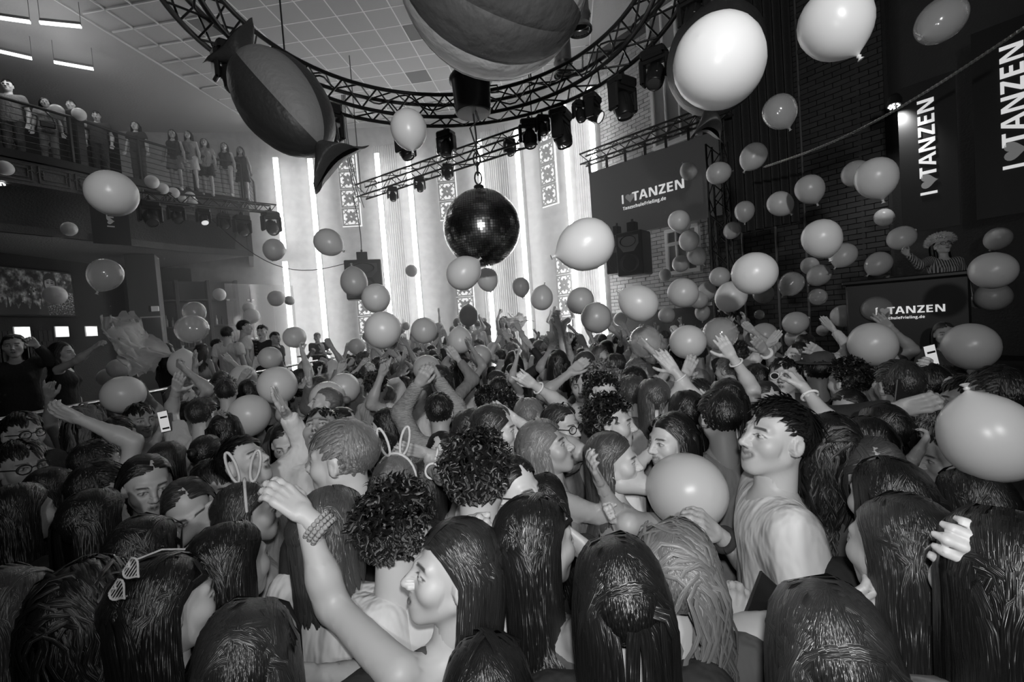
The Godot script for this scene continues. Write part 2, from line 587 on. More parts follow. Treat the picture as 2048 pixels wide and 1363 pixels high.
# style: long, wavy, curly, short, quiff, bob, tied; detail scales the number of locks
func make_hair(style: String, sd: int, detail := 1.0) -> Buf:
	var o := Buf.new()
	var rng := RandomNumberGenerator.new()
	rng.seed = sd * 7919 + 13
	var lay := style in ["long", "wavy", "bob", "tied"]
	var part := rng.randf_range(-0.024, 0.024) if lay else 0.03
	# scalp
	var pts := []
	var rows := 12
	var cols := 22
	for r in rows + 1:
		var th := PI * 0.74 * r / rows
		for q in cols:
			var ph := TAU * q / cols
			pts.append(SKULL + Vector3(0, 0.002, -0.009) + SKULL_R * 1.03 * Vector3(sin(th) * sin(ph), cos(th), sin(th) * cos(ph)) + Vector3(0, 0, -0.006 if th > 1.2 else 0.0))
	o.sheet(pts, cols, true, true, Color(0.8, 0.8, 0.8))
	for q in cols: o.n[q] = Vector3.UP
	var count := int({"long": 460, "wavy": 1150, "curly": 1150, "short": 760, "quiff": 760, "bob": 460, "tied": 460}[style] * detail)
	var wide := 1.0 / sqrt(detail)
	var bow := 0.75 if style == "curly" else (0.5 if not lay else (0.45 if style == "wavy" else 0.26))
	for k in count:
		var gy := 1.0 - 1.62 * (k + 0.5) / count
		var ga := k * 2.399963 + rng.randf_range(-0.06, 0.06)
		var dir := Vector3(sqrt(maxf(0.0, 1.0 - gy * gy)) * cos(ga), gy, sqrt(maxf(0.0, 1.0 - gy * gy)) * sin(ga))
		if dir.z > 0.28 and dir.y < (0.5 if lay else 0.42) + 0.1 * absf(dir.x): continue
		if dir.y < -0.02 and dir.z > -0.12 - 0.25 * dir.y * 0.0 and not lay: continue
		if dir.y < -0.12 and dir.z > -0.05: continue
		var root := SKULL + dir * SKULL_R * 1.0
		var nr := (dir / SKULL_R).normalized()
		var len := 0.45
		var seg := 13
		var w := 0.0122 * wide
		if style == "wavy": w = 0.0052 * wide
		var vel := Vector3.ZERO
		var grav := 0.4
		var amp := 0.0
		var frq := 0.0
		var stand := 1.075
		match style:
			"long", "wavy", "bob", "tied":
				var sgn := 1.0 if root.x > part else -1.0
				vel = Vector3(sgn * 0.9, 0.1, -0.75 if dir.z < 0.3 else -0.35)
				vel = (vel - nr * vel.dot(nr)).normalized()
				len = {"long": 0.47, "wavy": 0.45, "bob": 0.25, "tied": 0.2}[style] * rng.randf_range(0.86, 1.06) - maxf(0.0, -dir.y) * 0.1
				grav = 0.34
				amp = {"long": 0.0025, "wavy": 0.016, "bob": 0.003, "tied": 0.0015}[style]
				frq = 26.0 if style == "long" else 34.0
				stand = 1.075 + rng.randf_range(0.0, 0.03) + (0.05 if style == "wavy" else 0.0)
				if style == "tied": seg = 8
			"curly":
				vel = (nr * 0.8 + Vector3(rng.randf_range(-1, 1), rng.randf_range(-1, 1), rng.randf_range(-1, 1)) * 0.8).normalized()
				len = rng.randf_range(0.03, 0.052) * (0.5 if dir.y < 0.1 else 1.0)
				seg = 9
				grav = 0.12
				amp = 0.0075
				frq = 190.0
				w = 0.0055 * wide
			"short", "quiff":
				var comb := Vector3(0.25, 0.25, 0.9) if style == "quiff" else Vector3(0.35 * signf(root.x), -0.1, 0.75)
				comb = (comb - nr * comb.dot(nr)).normalized() if dir.z > -0.35 else (Vector3(0, -1, 0) - nr * -nr.y).normalized()
				vel = (comb + nr * (0.38 if style == "quiff" and dir.y > 0.4 else 0.1) + Vector3(rng.randf_range(-1, 1), rng.randf_range(-1, 1), rng.randf_range(-1, 1)) * 0.2).normalized()
				len = (0.056 if style == "quiff" else 0.048) * rng.randf_range(0.7, 1.15) * lerpf(0.35, 1.0, smoothstep(-0.1, 0.55, dir.y))
				seg = 5
				grav = 0.16
				amp = 0.0025
				frq = 60.0
				w = 0.0052 * wide
		if detail < 0.6: seg = int(seg * 0.7)
		var step := len / seg
		var ph := rng.randf() * TAU
		var ph2 := rng.randf() * TAU
		var tone := rng.randf_range(0.78, 1.25)
		var col := Color(tone, tone, tone)
		var path: Array[Vector3] = []
		var p := root
		path.append(p)
		for s in seg:
			if style == "tied":
				var to := (Vector3(0, 0.045, -0.145) - p).normalized()
				vel = vel.lerp(to, 0.45).normalized()
			else:
				vel = vel.lerp(Vector3(0, -1, 0), grav * minf(1.0, 0.35 + s * 0.2)).normalized()
			p += vel * step
			p = push_out(p, SKULL, SKULL_R * stand)
			if lay and p.y > (0.03 if style != "tied" else -0.1):
				var e := (p - SKULL) / (SKULL_R * stand)
				if e.length() > 1.0 and e.y > -0.75:
					p = p.lerp(SKULL + e.normalized() * SKULL_R * stand, 0.85 if style != "wavy" else 0.6)
					vel = (p - path[path.size() - 1]).normalized()
			if lay:
				if p.y < 0.04 and style != "tied":
					vel = vel.lerp(Vector3.DOWN, 0.65).normalized()
					var room: float = (0.112 + (0.03 if style == "wavy" else 0.0)) * (1.0 + 0.06 * (stand - 1.075) / 0.03)
					var off := Vector2(p.x, (p.z + 0.02) * 0.88)
					if off.length() > room:
						off = off.normalized() * room
						p.x = off.x
						p.z = off.y / 0.88 - 0.02
				var lim := lerpf(0.018 if sd % 2 else -0.012, 0.1, smoothstep(0.025, 0.095, p.y))
				if p.z > lim:
					p.z = lim
				if p.z > 0.02 and absf(p.x) < 0.07 and p.y < 0.07:
					p.x = signf(p.x if absf(p.x) > 0.004 else root.x - part) * 0.07
				if sd % 2 and absf(p.x) > 0.06 and absf(p.x) < 0.094 and absf(p.y + 0.004) < 0.042 and absf(p.z + 0.012) < 0.04:
					p.x = signf(p.x) * (0.094 + rng.randf() * 0.004)
				p = push_out(p, Vector3(0, -0.36, -0.03), Vector3(0.2, 0.18, 0.115))
				if p.y < -0.07: p = push_out(p, Vector3(0, p.y, -0.03), Vector3(0.068, 0.5, 0.068))
			path.append(p)
		var base := o.v.size()
		var m := path.size()
		for s in m:
			var t := (path[mini(s + 1, m - 1)] - path[maxi(s - 1, 0)]).normalized()
			var out := path[s] - Vector3(0, minf(path[s].y, 0.03), -0.018)
			out = (out - t * out.dot(t)).normalized()
			var side := t.cross(out)
			var fr := float(s) / (m - 1)
			var q := path[s]
			if amp > 0.0:
				var ar: float = amp * minf(1.0, fr * 2.5)
				q += side * sin(ph + fr * len * frq) * ar + out * cos(ph2 + fr * len * frq) * ar * (1.0 if style == "curly" else 0.45)
			var ww := w * (1.0 if s < m - 2 else (0.7 if s == m - 2 else 0.2))
			if s == 0: ww *= 0.8
			o.vert(q - side * ww, (out - side * bow).normalized(), Vector2(0.0 + ph, fr * len), col)
			o.vert(q + out * ww * bow * 0.5, out, Vector2(0.03 + ph, fr * len), col)
			o.vert(q + side * ww, (out + side * bow).normalized(), Vector2(0.06 + ph, fr * len), col)
		for s in m - 1:
			var a := base + s * 3
			o.orient(a, a + 1, a + 4); o.orient(a, a + 4, a + 3)
			o.orient(a + 1, a + 2, a + 5); o.orient(a + 1, a + 5, a + 4)
	if style == "tied":
		o.lathe(tf(Vector3(0, 0.047, -0.15)), [[0.004, -0.03], [0.022, -0.024], [0.033, -0.006], [0.032, 0.012], [0.02, 0.028], [0.003, 0.032]], 14)
	return o
# ---------------------------------------------------------------- a person
var head_lib := {}
var hand_lib := {}
var hair_lib := {}
var low_lib := {}
const HANDS := {"open": [[0.1, 0.12, 0.1, 0.12, 0.16], 0.55, 0.6], "relax": [[0.25, 0.42, 0.5, 0.55, 0.6], 0.25, 0.35], "fist": [[0.9, 1.35, 1.4, 1.4, 1.4], 0.1, 0.1], "grip": [[0.5, 0.85, 0.85, 0.9, 0.95], 0.2, 0.45], "flat": [[0.05, 0.1, 0.08, 0.1, 0.12], 0.15, 0.25], "point": [[0.5, 0.1, 0.9, 1.1, 1.2], 0.2, 0.2], "horns": [[0.5, 0.08, 1.3, 1.35, 0.1], 0.4, 0.3]}
func head_of(man: bool, smile: bool, near: int) -> Buf:
	var key := "%s%s%d" % [man, smile, near]
	if not head_lib.has(key):
		head_lib[key] = make_head(1.0 if man else 0.0, 1.0 if smile else 0.0, [26, 36, 50][near], [44, 62, 90][near])
	return head_lib[key]
func hand_of(pose: String, near: int) -> Buf:
	var key := "%s%d" % [pose, near]
	if not hand_lib.has(key):
		hand_lib[key] = make_hand(HANDS[pose][0], HANDS[pose][1], HANDS[pose][2], [0.0085, 0.0074, 0.0058][near])
	return hand_lib[key]
func hair_mesh(style: String, variant: int, near: int) -> ArrayMesh:
	var key := "%s%d_%d" % [style, variant, near]
	if not hair_lib.has(key):
		hair_lib[key] = make_hair(style, variant + 4 * (style.hash() % 97), [0.4, 0.7, 1.0][near]).mesh()
	return hair_lib[key]
# two-bone reach: where the elbow goes
func elbow(sh: Vector3, wr: Vector3, l1: float, l2: float, pole: Vector3) -> Vector3:
	var d := wr - sh
	var l := clampf(d.length(), 0.05, l1 + l2 - 0.002)
	var u := d.normalized()
	var a := (l1 * l1 - l2 * l2 + l * l) / (2.0 * l)
	var h := sqrt(maxf(l1 * l1 - a * a, 0.0))
	var side := pole - u * pole.dot(u)
	return sh + u * a + (side.normalized() if side.length() > 1e-4 else Vector3.RIGHT) * h
# builds the meshes of one figure, standing at the origin and looking to +z, 1.70 m tall
# d: man, smile, near, turn (head against body, rad), tilt (head up +), roll, lean, left/right arm dictionaries {to, pole, hand, twist}, top, sleeve
func figure(d: Dictionary) -> Dictionary:
	var man: bool = d.get("man", false)
	var near: int = d.get("near", 2)
	var g := 1.1 if man else 1.0
	var skin := []
	var top := []
	var wide := 0.185 if man else 0.158
	var kind: String = d.get("top", "tee")
	var lean: Vector3 = d.get("lean", Vector3.ZERO)
	var chest := Vector3(0, 1.3, 0) + lean * 0.75
	var neck := Vector3(0, 1.4, -0.012) + lean * 0.9
	skin.append([Vector3(-0.06, 0.94, 0), Vector3(0.06, 0.94, 0), 0.105, 0.105, 1.3, false])
	skin.append([Vector3(0, 0.98, 0), chest, 0.108 * g, 0.122 * g, 1.35, false])
	skin.append([Vector3(-wide * 0.55, 1.315, 0) + lean * 0.8, Vector3(wide * 0.55, 1.315, 0) + lean * 0.8, 0.085 * g, 0.085 * g, 1.3, false])
	skin.append([neck, neck + Vector3(0, 0.1, 0.014), 0.05 * g, 0.045 * g, 1.0, false])
	skin.append([neck + Vector3(-wide * 0.5, -0.03, 0), neck + Vector3(wide * 0.5, -0.03, 0), 0.042 * g, 0.042 * g, 1.0, false])
	var loose: float = d.get("loose", 0.014)
	for s in [-1.0, 1.0]:
		top.append([chest + Vector3(0.03 * s, -0.02, 0), Vector3(0.05 * s, d.get("hem", 0.86), 0), 0.098 * g + loose, 0.1 + loose * 1.5, 1.22, true])
	top.append([Vector3(-wide * 0.55, 1.31, 0) + lean * 0.8, Vector3(wide * 0.55, 1.31, 0) + lean * 0.8, 0.086 * g + loose * 0.8, 0.086 * g + loose * 0.8, 1.3, false])
	if not man:
		for s in [-1.0, 1.0]:
			top.append([Vector3(0.062 * s, 1.26, 0.07) + lean * 0.75, Vector3(0.06 * s, 1.27, 0.08) + lean * 0.75, 0.056, 0.05, 1.0, false])
			skin.append([Vector3(0.062 * s, 1.26, 0.066) + lean * 0.75, Vector3(0.06 * s, 1.27, 0.072) + lean * 0.75, 0.052, 0.046, 1.0, false])
	if kind != "tank":
		top.append([neck + Vector3(-wide * 0.62, -0.038, 0), neck + Vector3(wide * 0.62, -0.038, 0), 0.044 * g + loose * 0.5, 0.044 * g + loose * 0.5, 1.0, false])
	var hands := Buf.new()
	var wrists := {}
	for s in [-1.0, 1.0]:
		var arm: Dictionary = d.get("left" if s > 0 else "right", {})
		var sh := Vector3(wide * s, 1.375, -0.012) + lean * 0.88
		var to: Vector3 = arm.get("to", Vector3(0.25 * s, 0.86, 0.06))
		if to.y > sh.y + 0.05: sh += Vector3(-0.012 * s, 0.035, 0.0)
		var l1 := 0.275 * (1.04 if man else 1.0)
		var l2 := 0.25 * (1.04 if man else 1.0)
		var reach := l1 + l2 - 0.004
		var wr := sh + (to - sh).limit_length(reach)
		var pole: Vector3 = arm.get("pole", Vector3(0.6 * s, -0.3, 0.55) if to.y > sh.y else Vector3(0.45 * s, -1.0, -0.5))
		var el := elbow(sh, wr, l1, l2, pole)
		if arm.has("elbow"):
			el = sh + (arm.elbow - sh).normalized() * l1
			wr = el + (to - el).normalized() * l2
		skin.append([sh, el, 0.046 * g, 0.036 * g, 1.0, false])
		var mid := el.lerp(wr, 0.3)
		skin.append([el, mid, 0.035 * g, 0.0375 * g, 1.0, false])
		skin.append([mid, wr, 0.0375 * g, 0.0245 * g, 1.0, false])
		var fw := (wr - el).normalized()
		var bend: Vector3 = arm.get("aim", fw)
		var hd := fw.lerp(bend.normalized(), 0.75).normalized()
		var hint: Vector3 = arm.get("palm", Vector3(0, 0, 1))
		var z := (hint - hd * hint.dot(hd)).normalized()
		var b := Basis(hd.cross(z), hd, z)
		var size := 1.06 if man else 0.95
		var bb := b * Basis.from_scale(Vector3(-size * s, size, size))
		hands.add(hand_of(arm.get("hand", "relax"), near), Transform3D(bb, wr))
		wrists[s] = Transform3D(b, wr - hd * 0.012)
		if kind == "tee":
			var sl: float = d.get("sleeve", 0.55)
			top.append([sh + (el - sh) * 0.0, sh.lerp(el, sl), 0.058 * g + loose * 0.4, 0.06 * g + loose * 0.5, 1.0, true])
		elif kind == "long":
			top.append([sh, el, 0.062 * g, 0.054 * g, 1.0, false])
			top.append([el, el.lerp(wr, d.get("cuff", 0.92)), 0.055 * g, 0.042 * g, 1.0, true])
		else:
			top.append([Vector3(0.075 * s, 1.32, 0.07) + lean * 0.8, Vector3(0.085 * s, 1.4, 0.0) + lean * 0.9, 0.014, 0.014, 1.0, false])
			top.append([Vector3(0.085 * s, 1.4, 0.0) + lean * 0.9, Vector3(0.07 * s, 1.32, -0.075) + lean * 0.8, 0.014, 0.014, 1.0, false])
	var cell: float = [0.027, 0.021, 0.0165][near]
	var body := nets(skin, cell, 0.013, Color.WHITE)
	var ht := Transform3D(Basis.from_euler(Vector3(-d.get("tilt", 0.0), d.get("turn", 0.0), d.get("roll", 0.0)), EULER_ORDER_YXZ), Vector3.ZERO)
	ht.origin = neck + Vector3(0, 0.075, 0.0) + ht.basis * Vector3(0, 0.108, 0.022)
	body.add(head_of(man, d.get("smile", false), maxi(near, d.get("head_level", 0))), ht)
	body.add(hands, Transform3D.IDENTITY)
	var cloth := nets(top, cell * 1.05, 0.015, Color.WHITE)
	return {"body": body.mesh(), "top": cloth.mesh(), "head": ht, "wrists": wrists}
func lower(kind: String) -> Array:
	if not low_lib.has(kind):
		var b := []
		b.append([Vector3(-0.06, 0.93, 0), Vector3(0.06, 0.93, 0), 0.12, 0.12, 1.3, false])
		for s in [-1.0, 1.0]:
			if kind == "skirt":
				b.append([Vector3(0.07 * s, 0.9, 0), Vector3(0.1 * s, 0.6, 0.0), 0.1, 0.12, 1.2, true])
			else:
				b.append([Vector3(0.085 * s, 0.88, 0), Vector3(0.092 * s, 0.49, 0.012), 0.088, 0.068, 1.0, false])
				if kind == "trousers": b.append([Vector3(0.092 * s, 0.49, 0.012), Vector3(0.1 * s, 0.06, -0.01), 0.067, 0.06, 1.0, true])
		var legs := []
		for s in [-1.0, 1.0]:
			if kind == "skirt": legs.append([Vector3(0.085 * s, 0.8, 0), Vector3(0.092 * s, 0.49, 0.012), 0.072, 0.052, 1.0, false])
			legs.append([Vector3(0.092 * s, 0.5, 0.012), Vector3(0.096 * s, 0.34, -0.008), 0.05, 0.05, 1.0, false])
			legs.append([Vector3(0.096 * s, 0.34, -0.008), Vector3(0.1 * s, 0.06, -0.012), 0.05, 0.034, 1.0, false])
		var shoe := []
		for s in [-1.0, 1.0]:
			shoe.append([Vector3(0.1 * s, 0.045, -0.03), Vector3(0.112 * s, 0.04, 0.15), 0.043, 0.037, 1.0, false])
		low_lib[kind] = [nets(b, 0.026, 0.016, Color.WHITE).mesh(), nets(shoe, 0.02, 0.01, Color.WHITE).mesh(), nets(legs, 0.022, 0.012, Color.WHITE).mesh()]
	return low_lib[kind]
# ---------------------------------------------------------------- the hall
const FOCAL := 920.0
const EYE := Vector3(0, 2.15, 0)
const CEIL := 8.9
const DECK := 0.65
var lens := Basis.IDENTITY
var M := {}
# the point that the photograph shows at pixel (x, y), d metres in front of the lens
func at(x: float, y: float, d: float) -> Vector3:
	var r := lens * Vector3((x - 1024.0) / FOCAL, -(y - 681.5) / FOCAL, -1.0)
	return EYE + r * (d / -r.z)
func smooth_line(p: Array, per := 4) -> Array:
	var o := []
	for k in p.size() - 1:
		for s in per:
			o.append((p[k] as Vector3).cubic_interpolate(p[k + 1], p[maxi(k - 1, 0)], p[mini(k + 2, p.size() - 1)], float(s) / per))
	o.append(p[p.size() - 1])
	return o
# a standing band along a plan line, y0 to y1, thick to its left-hand side (seen along the line)
func band(b: Buf, line: Array, y0: float, y1: float, thick: float) -> void:
	var m := line.size()
	var nor := []
	for k in m:
		var d: Vector3 = line[mini(k + 1, m - 1)] - line[maxi(k - 1, 0)]
		nor.append(Vector3(d.z, 0, -d.x).normalized())
	for k in m - 1:
		var a: Vector3 = line[k]
		var c: Vector3 = line[k + 1]
		var n0: Vector3 = nor[k]
		var n1: Vector3 = nor[k + 1]
		var up := Vector3.UP
		var fn := -(n0 + n1).normalized()
		b.quad(a + up * y0, c + up * y0, c + up * y1, a + up * y1, fn)
		b.quad(a + n0 * thick + up * y0, c + n1 * thick + up * y0, c + n1 * thick + up * y1, a + n0 * thick + up * y1, -fn)
		b.quad(a + up * y1, c + up * y1, c + n1 * thick + up * y1, a + n0 * thick + up * y1, up)
		b.quad(a + up * y0, c + up * y0, c + n1 * thick + up * y0, a + n0 * thick + up * y0, -up)
	for k in [0, m - 1]:
		var d: Vector3 = (line[0] - line[1]).normalized() if k == 0 else (line[m - 1] - line[m - 2]).normalized()
		b.quad(line[k] + Vector3.UP * y0, line[k] + nor[k] * thick + Vector3.UP * y0, line[k] + nor[k] * thick + Vector3.UP * y1, line[k] + Vector3.UP * y1, d)
func shifted(line: Array, by: float) -> Array:
	var o := []
	var m := line.size()
	for k in m:
		var d: Vector3 = line[mini(k + 1, m - 1)] - line[maxi(k - 1, 0)]
		o.append(line[k] + Vector3(d.z, 0, -d.x).normalized() * by)
	return o
# flat strip between two plan lines
func strip(b: Buf, l0: Array, y0: float, l1: Array, y1: float, down: bool) -> void:
	for k in l0.size() - 1:
		var a: Vector3 = l0[k] + Vector3.UP * y0
		var c: Vector3 = l0[k + 1] + Vector3.UP * y0
		var d: Vector3 = l1[k + 1] + Vector3.UP * y1
		var e: Vector3 = l1[k] + Vector3.UP * y1
		var n := (c - a).cross(e - a).normalized()
		b.quad(a, c, d, e, n if (n.y < 0.0) == down else -n)
# bricks laid from p along dir over length w, y0 to y1, proud by dz towards out
func bricks(b: Buf, p: Vector3, dir: Vector3, out: Vector3, w: float, y0: float, y1: float, bl: float, bh: float, sd: int, holes := []) -> void:
	var rng := RandomNumberGenerator.new()
	rng.seed = sd
	var rows := int((y1 - y0) / bh)
	for r in rows:
		var x := -bl * 0.5 * (r % 2)
		while x < w:
			var xa := maxf(x, 0.0)
			var xb := minf(x + bl - 0.012, w)
			var ym := y0 + (r + 0.5) * bh
			var skip := xb - xa < 0.02
			for h in holes:
				if xb > h[0] and xa < h[1] and ym > h[2] and ym < h[3]: skip = true
			if not skip:
				var dz := 0.012 + rng.randf() * 0.012
				var g := rng.randf_range(0.75, 1.15)
				var k := b.c.size()
				var t := Transform3D(Basis(dir, Vector3.UP, out), p + dir * (xa + xb) * 0.5 + Vector3.UP * ym + out * (dz * 0.5 - 0.01))
				var s := Vector3(xb - xa, bh - 0.012, dz + 0.02)
				var q := []
				for m in [[-1, -1], [1, -1], [1, 1], [-1, 1]]:
					q.append(t * Vector3(m[0] * s.x * 0.5, m[1] * s.y * 0.5, s.z * 0.5))
					q.append(t * Vector3(m[0] * s.x * 0.5, m[1] * s.y * 0.5, -s.z * 0.5))
				b.quad(q[0], q[2], q[4], q[6], out)
				for e in 4:
					var e2 := (e + 1) % 4
					b.quad(q[e * 2], q[e2 * 2], q[e2 * 2 + 1], q[e * 2 + 1], [-Vector3.UP, dir, Vector3.UP, -dir][e])
				for j in range(k, b.c.size()): b.c[j] = Color(g, g, g)
			x += bl
func letters(text: String, size: float, depth: float) -> TextMesh:
	var t := TextMesh.new()
	var f := SystemFont.new()
	f.font_names = PackedStringArray(["Droid Sans"])
	f.font_weight = 700
	t.font = f
	t.text = text
	t.font_size = 64
	t.pixel_size = size / 64.0
	t.depth = depth
	t.curve_step = 4.0
	return t
func heart(size: float, sides := 28) -> PackedVector2Array:
	var o := PackedVector2Array()
	for k in sides:
		var a := TAU * k / sides
		o.append(Vector2(16.0 * pow(sin(a), 3), 13.0 * cos(a) - 5.0 * cos(2 * a) - 2.0 * cos(3 * a) - cos(4 * a)) * size / 32.0)
	return o
# "I heart TANZEN" laid along t's x axis, letters tall h; returns the parts under parent
func slogan(parent: Node3D, t: Transform3D, h: float, white: Material, grey: Material, sub := "", heart_mat: Material = null) -> void:
	var b := Buf.new()
	b.box(t * tf(Vector3(0.09 * h, h * 0.5, 0.004)), Vector3(0.2 * h, h, 0.006))
	put(b, "letter_bar", white, parent)
	b = Buf.new()
	b.plate(t * tf(Vector3(1.02 * h, h * 0.52, 0.004)), heart(1.12 * h), 0.006)
	put(b, "heart", heart_mat if heart_mat else grey, parent)
	var w := put(letters("TANZEN", h * 1.37, 0.006), "lettering", white, parent)
	w.transform = t * Transform3D(Basis.from_scale(Vector3(1.16, 1, 1)), Vector3(4.35 * h, h * 0.49, 0.004))
	if sub:
		var s := put(letters(sub, h * 0.5, 0.004), "web_address", white, parent)
		s.transform = t * tf(Vector3(2.65 * h, -h * 0.55, 0.004))

var rail_line := []
var side_line := []
func build_setting() -> void:
	var plaster := noise_tex(512, 0.012, 0.86, 1.0, 5, 3)
	var fine := noise_tex(512, 0.05, 0.0, 1.0, 4, 9)
	M.wall = bumpy(mat(0.62, 0.85), fine, 0.15, 0.5); M.wall.albedo_texture = plaster
	M.ceil = bumpy(mat(0.34, 0.9), fine, 0.3, 0.6)
	M.tile = mat(0.3, 0.9)
	M.tile_dark = mat(0.14, 0.9)
	M.tee_bar = mat(0.62, 0.6)
	M.dark = bumpy(mat(0.035, 0.75), fine, 0.5, 0.9)
	M.soffit = bumpy(mat(0.11, 0.55), fine, 1.0, 0.7)
	M.brick = mat(0.42, 0.9); M.brick.vertex_color_use_as_albedo = true
	M.brick_dark = mat(0.045, 0.8); M.brick_dark.vertex_color_use_as_albedo = true
	M.black = mat(0.015, 0.5)
	M.metal = mat(0.03, 0.4, 0.6)
	M.steel = mat(0.55, 0.3, 1.0)
	M.floor = bumpy(mat(0.09, 0.45), fine, 0.1, 1.4)
	M.wood = bumpy(mat(0.06, 0.5), fine, 0.4, 1.2)
	M.white = mat(0.8, 0.6)
	M.print = mat(0.75, 0.6)
	M.print_grey = mat(0.28, 0.6)
	# plan of the back and right walls, seen from the hall they run from left to right
	var back := smooth_line([Vector3(-11.6, 0, -14.4), Vector3(-9.6, 0, -14.9), Vector3(-7.65, 0, -15.1), Vector3(-6.38, 0, -15.3), Vector3(-4.2, 0, -15.45), Vector3(-3.1, 0, -15.4), Vector3(-0.72, 0, -15.05), Vector3(0.52, 0, -14.45), Vector3(1.33, 0, -13.75), Vector3(1.95, 0, -13.05), Vector3(2.6, 0, -12.2)], 3)
	var b := Buf.new()
	band(b, back, -0.05, CEIL + 0.1, 0.25)
	var wb := struct(b, "wall_back", M.wall, "curved pale plaster wall behind the glowing light strips")
	side_line = [Vector3(2.6, 0, -12.2), Vector3(4.43, 0, -9.8), Vector3(6.3, 0, -7.5), Vector3(6.9, 0, -6.0), Vector3(6.9, 0, 5.0)]
	var side := side_line
	# fluted panels between pairs of strips
	for pr in [[775.0, 823.0, 15.3], [972.0, 1040.0, 14.6], [1170.0, 1196.0, 12.6]]:
		b = Buf.new()
		var n := int((pr[1] - pr[0]) / 4.0)
		for k in n:
			var f := (k + 0.5) / n
			var q := at(lerpf(pr[0], pr[1], f), 640, pr[2] - 0.9)
			var line := on_line(back + [side[1]], q)
			b.tube([Vector3(line[0].x, 0.6, line[0].z), Vector3(line[0].x, 8.3, line[0].z)], 0.026, 6, false)
		tag(put(b, "fluting", M.wall, wb), "", "", "", "stuff")
	b = Buf.new()
	band(b, side, -0.05, CEIL + 0.1, 0.3)
	var wr := struct(b, "wall_right", M.dark, "dark brick side wall behind the stage and banners")
	b = Buf.new()
	var d1: Vector3 = (side[1] - side[0]).normalized()
	var o1 := Vector3(-d1.z, 0, d1.x)
	if o1.dot(Vector3(-1, 0, 0)) < 0: o1 = -o1
	bricks(b, side[0], d1, o1, 2.9, 2.2, 8.6, 0.25, 0.09, 5)
	tag(put(b, "brickwork", M.brick, wr), "pale painted brickwork behind the screen", "", "", "stuff")
	b = Buf.new()
	bricks(b, side[0] + d1 * 2.9, d1, o1, 3.05, 0.6, 8.0, 0.25, 0.09, 6)
	bricks(b, Vector3(6.9, 0, -6.0), Vector3(0, 0, 1), Vector3(-1, 0, 0), 3.2, 0.6, 8.0, 0.25, 0.09, 7)
	tag(put(b, "brickwork", M.brick_dark, wr), "dark brickwork of the stage wall", "", "", "stuff")
	# rest of the shell
	b = Buf.new()
	band(b, [Vector3(6.9, 0, 5.0), Vector3(-13.2, 0, 5.0)], -0.05, CEIL + 0.1, 0.25)
	struct(b, "wall_front", M.dark, "dark wall behind the photographer")
	b = Buf.new()
	band(b, [Vector3(-13.2, 0, 5.0), Vector3(-13.2, 0, -15.2)], -0.05, CEIL + 0.1, 0.25)
	struct(b, "wall_left", M.dark, "dark outer wall behind the balcony and bar")
	b = Buf.new()
	b.box(tf(Vector3(-3, -0.15, -5.2)), Vector3(21, 0.3, 21.5))
	struct(b, "floor", M.floor, "dark dance floor under the crowd")
	b = Buf.new()
	b.box(tf(Vector3(-8.8, DECK * 0.5, -5)), Vector3(8.8, DECK, 20.2))
	b.box(tf(Vector3(-0.9, 0.275, -13.3)), Vector3(7.0, 0.55, 3.9))
	struct(b, "floor_raised", M.floor, "raised floor along the bar and the back wall")
	# ceiling with a field of square tiles
	b = Buf.new()
	b.box(tf(Vector3(-3, CEIL + 0.3, -5.2)), Vector3(21, 0.3, 21.5))
	var ce := struct(b, "ceiling", M.ceil, "high grey ceiling with a field of square tiles")
	var turn := Basis(Vector3.UP, deg_to_rad(-7.2))
	var org := at(640, 110, 11.0); org.y = 0
	var tile := BoxMesh.new(); tile.size = Vector3(0.575, 0.03, 0.575)
	for i in range(-8, 9):
		for j in range(-6, 9):
			var q: Vector3 = org + turn * Vector3(i * 0.6 + 1.2, 0, j * 0.6)
			var px := q.x / -q.z
			if q.z < -13.6 or q.z > -5.2 or px < -0.62 or q.x > 2.9: continue
			var o := put(tile, "ceiling_tile", M.tile_dark if (i * 7 + j * 13 + 400) % 23 == 0 else M.tile, ce)
			o.transform = Transform3D(turn, q + Vector3(0, CEIL - 0.005, 0))
	b = Buf.new()
	for i in range(-8, 10):
		b.box(tf(org + turn * Vector3(i * 0.6 + 0.9, 0, 0.6) + Vector3(0, CEIL - 0.008, 0), turn), Vector3(0.024, 0.03, 9.0))
	for j in range(-6, 10):
		b.box(tf(org + turn * Vector3(1.2, 0, j * 0.6 - 0.3) + Vector3(0, CEIL - 0.008, 0), turn), Vector3(10.0, 0.03, 0.024))
	put(b, "tile_grid", M.tee_bar, ce)
	# the ceiling's closed backing above the tiles
	b = Buf.new()
	b.box(tf(Vector3(-3, CEIL + 0.08, -5.2)), Vector3(21, 0.14, 21.5))
	put(b, "backing", M.ceil, ce)
	build_strips(back + [side[1]])
	build_balcony()
	build_bar()
	build_stage(d1, o1, side)
func on_line(line: Array, q: Vector3) -> Array:
	var best := 1e9
	var res := [Vector3.ZERO, Vector3.RIGHT]
	var dir := Vector3(q.x, 0, q.z).normalized()
	for k in line.size() - 1:
		var a: Vector3 = line[k]
		var c: Vector3 = line[k + 1]
		# crossing of the sight line with this piece, in plan
		var e := c - a
		var det := dir.x * -e.z + e.x * dir.z
		if absf(det) < 1e-6: continue
		var t := (a.x * -e.z + e.x * a.z) / det
		var u := (dir.x * a.z - dir.z * a.x) / det
		if t > 0.0 and u >= -0.001 and u <= 1.001 and t < best:
			best = t
			res = [dir * t, e.normalized()]
	if best > 1e8: print("off the line at ", q)
	return res

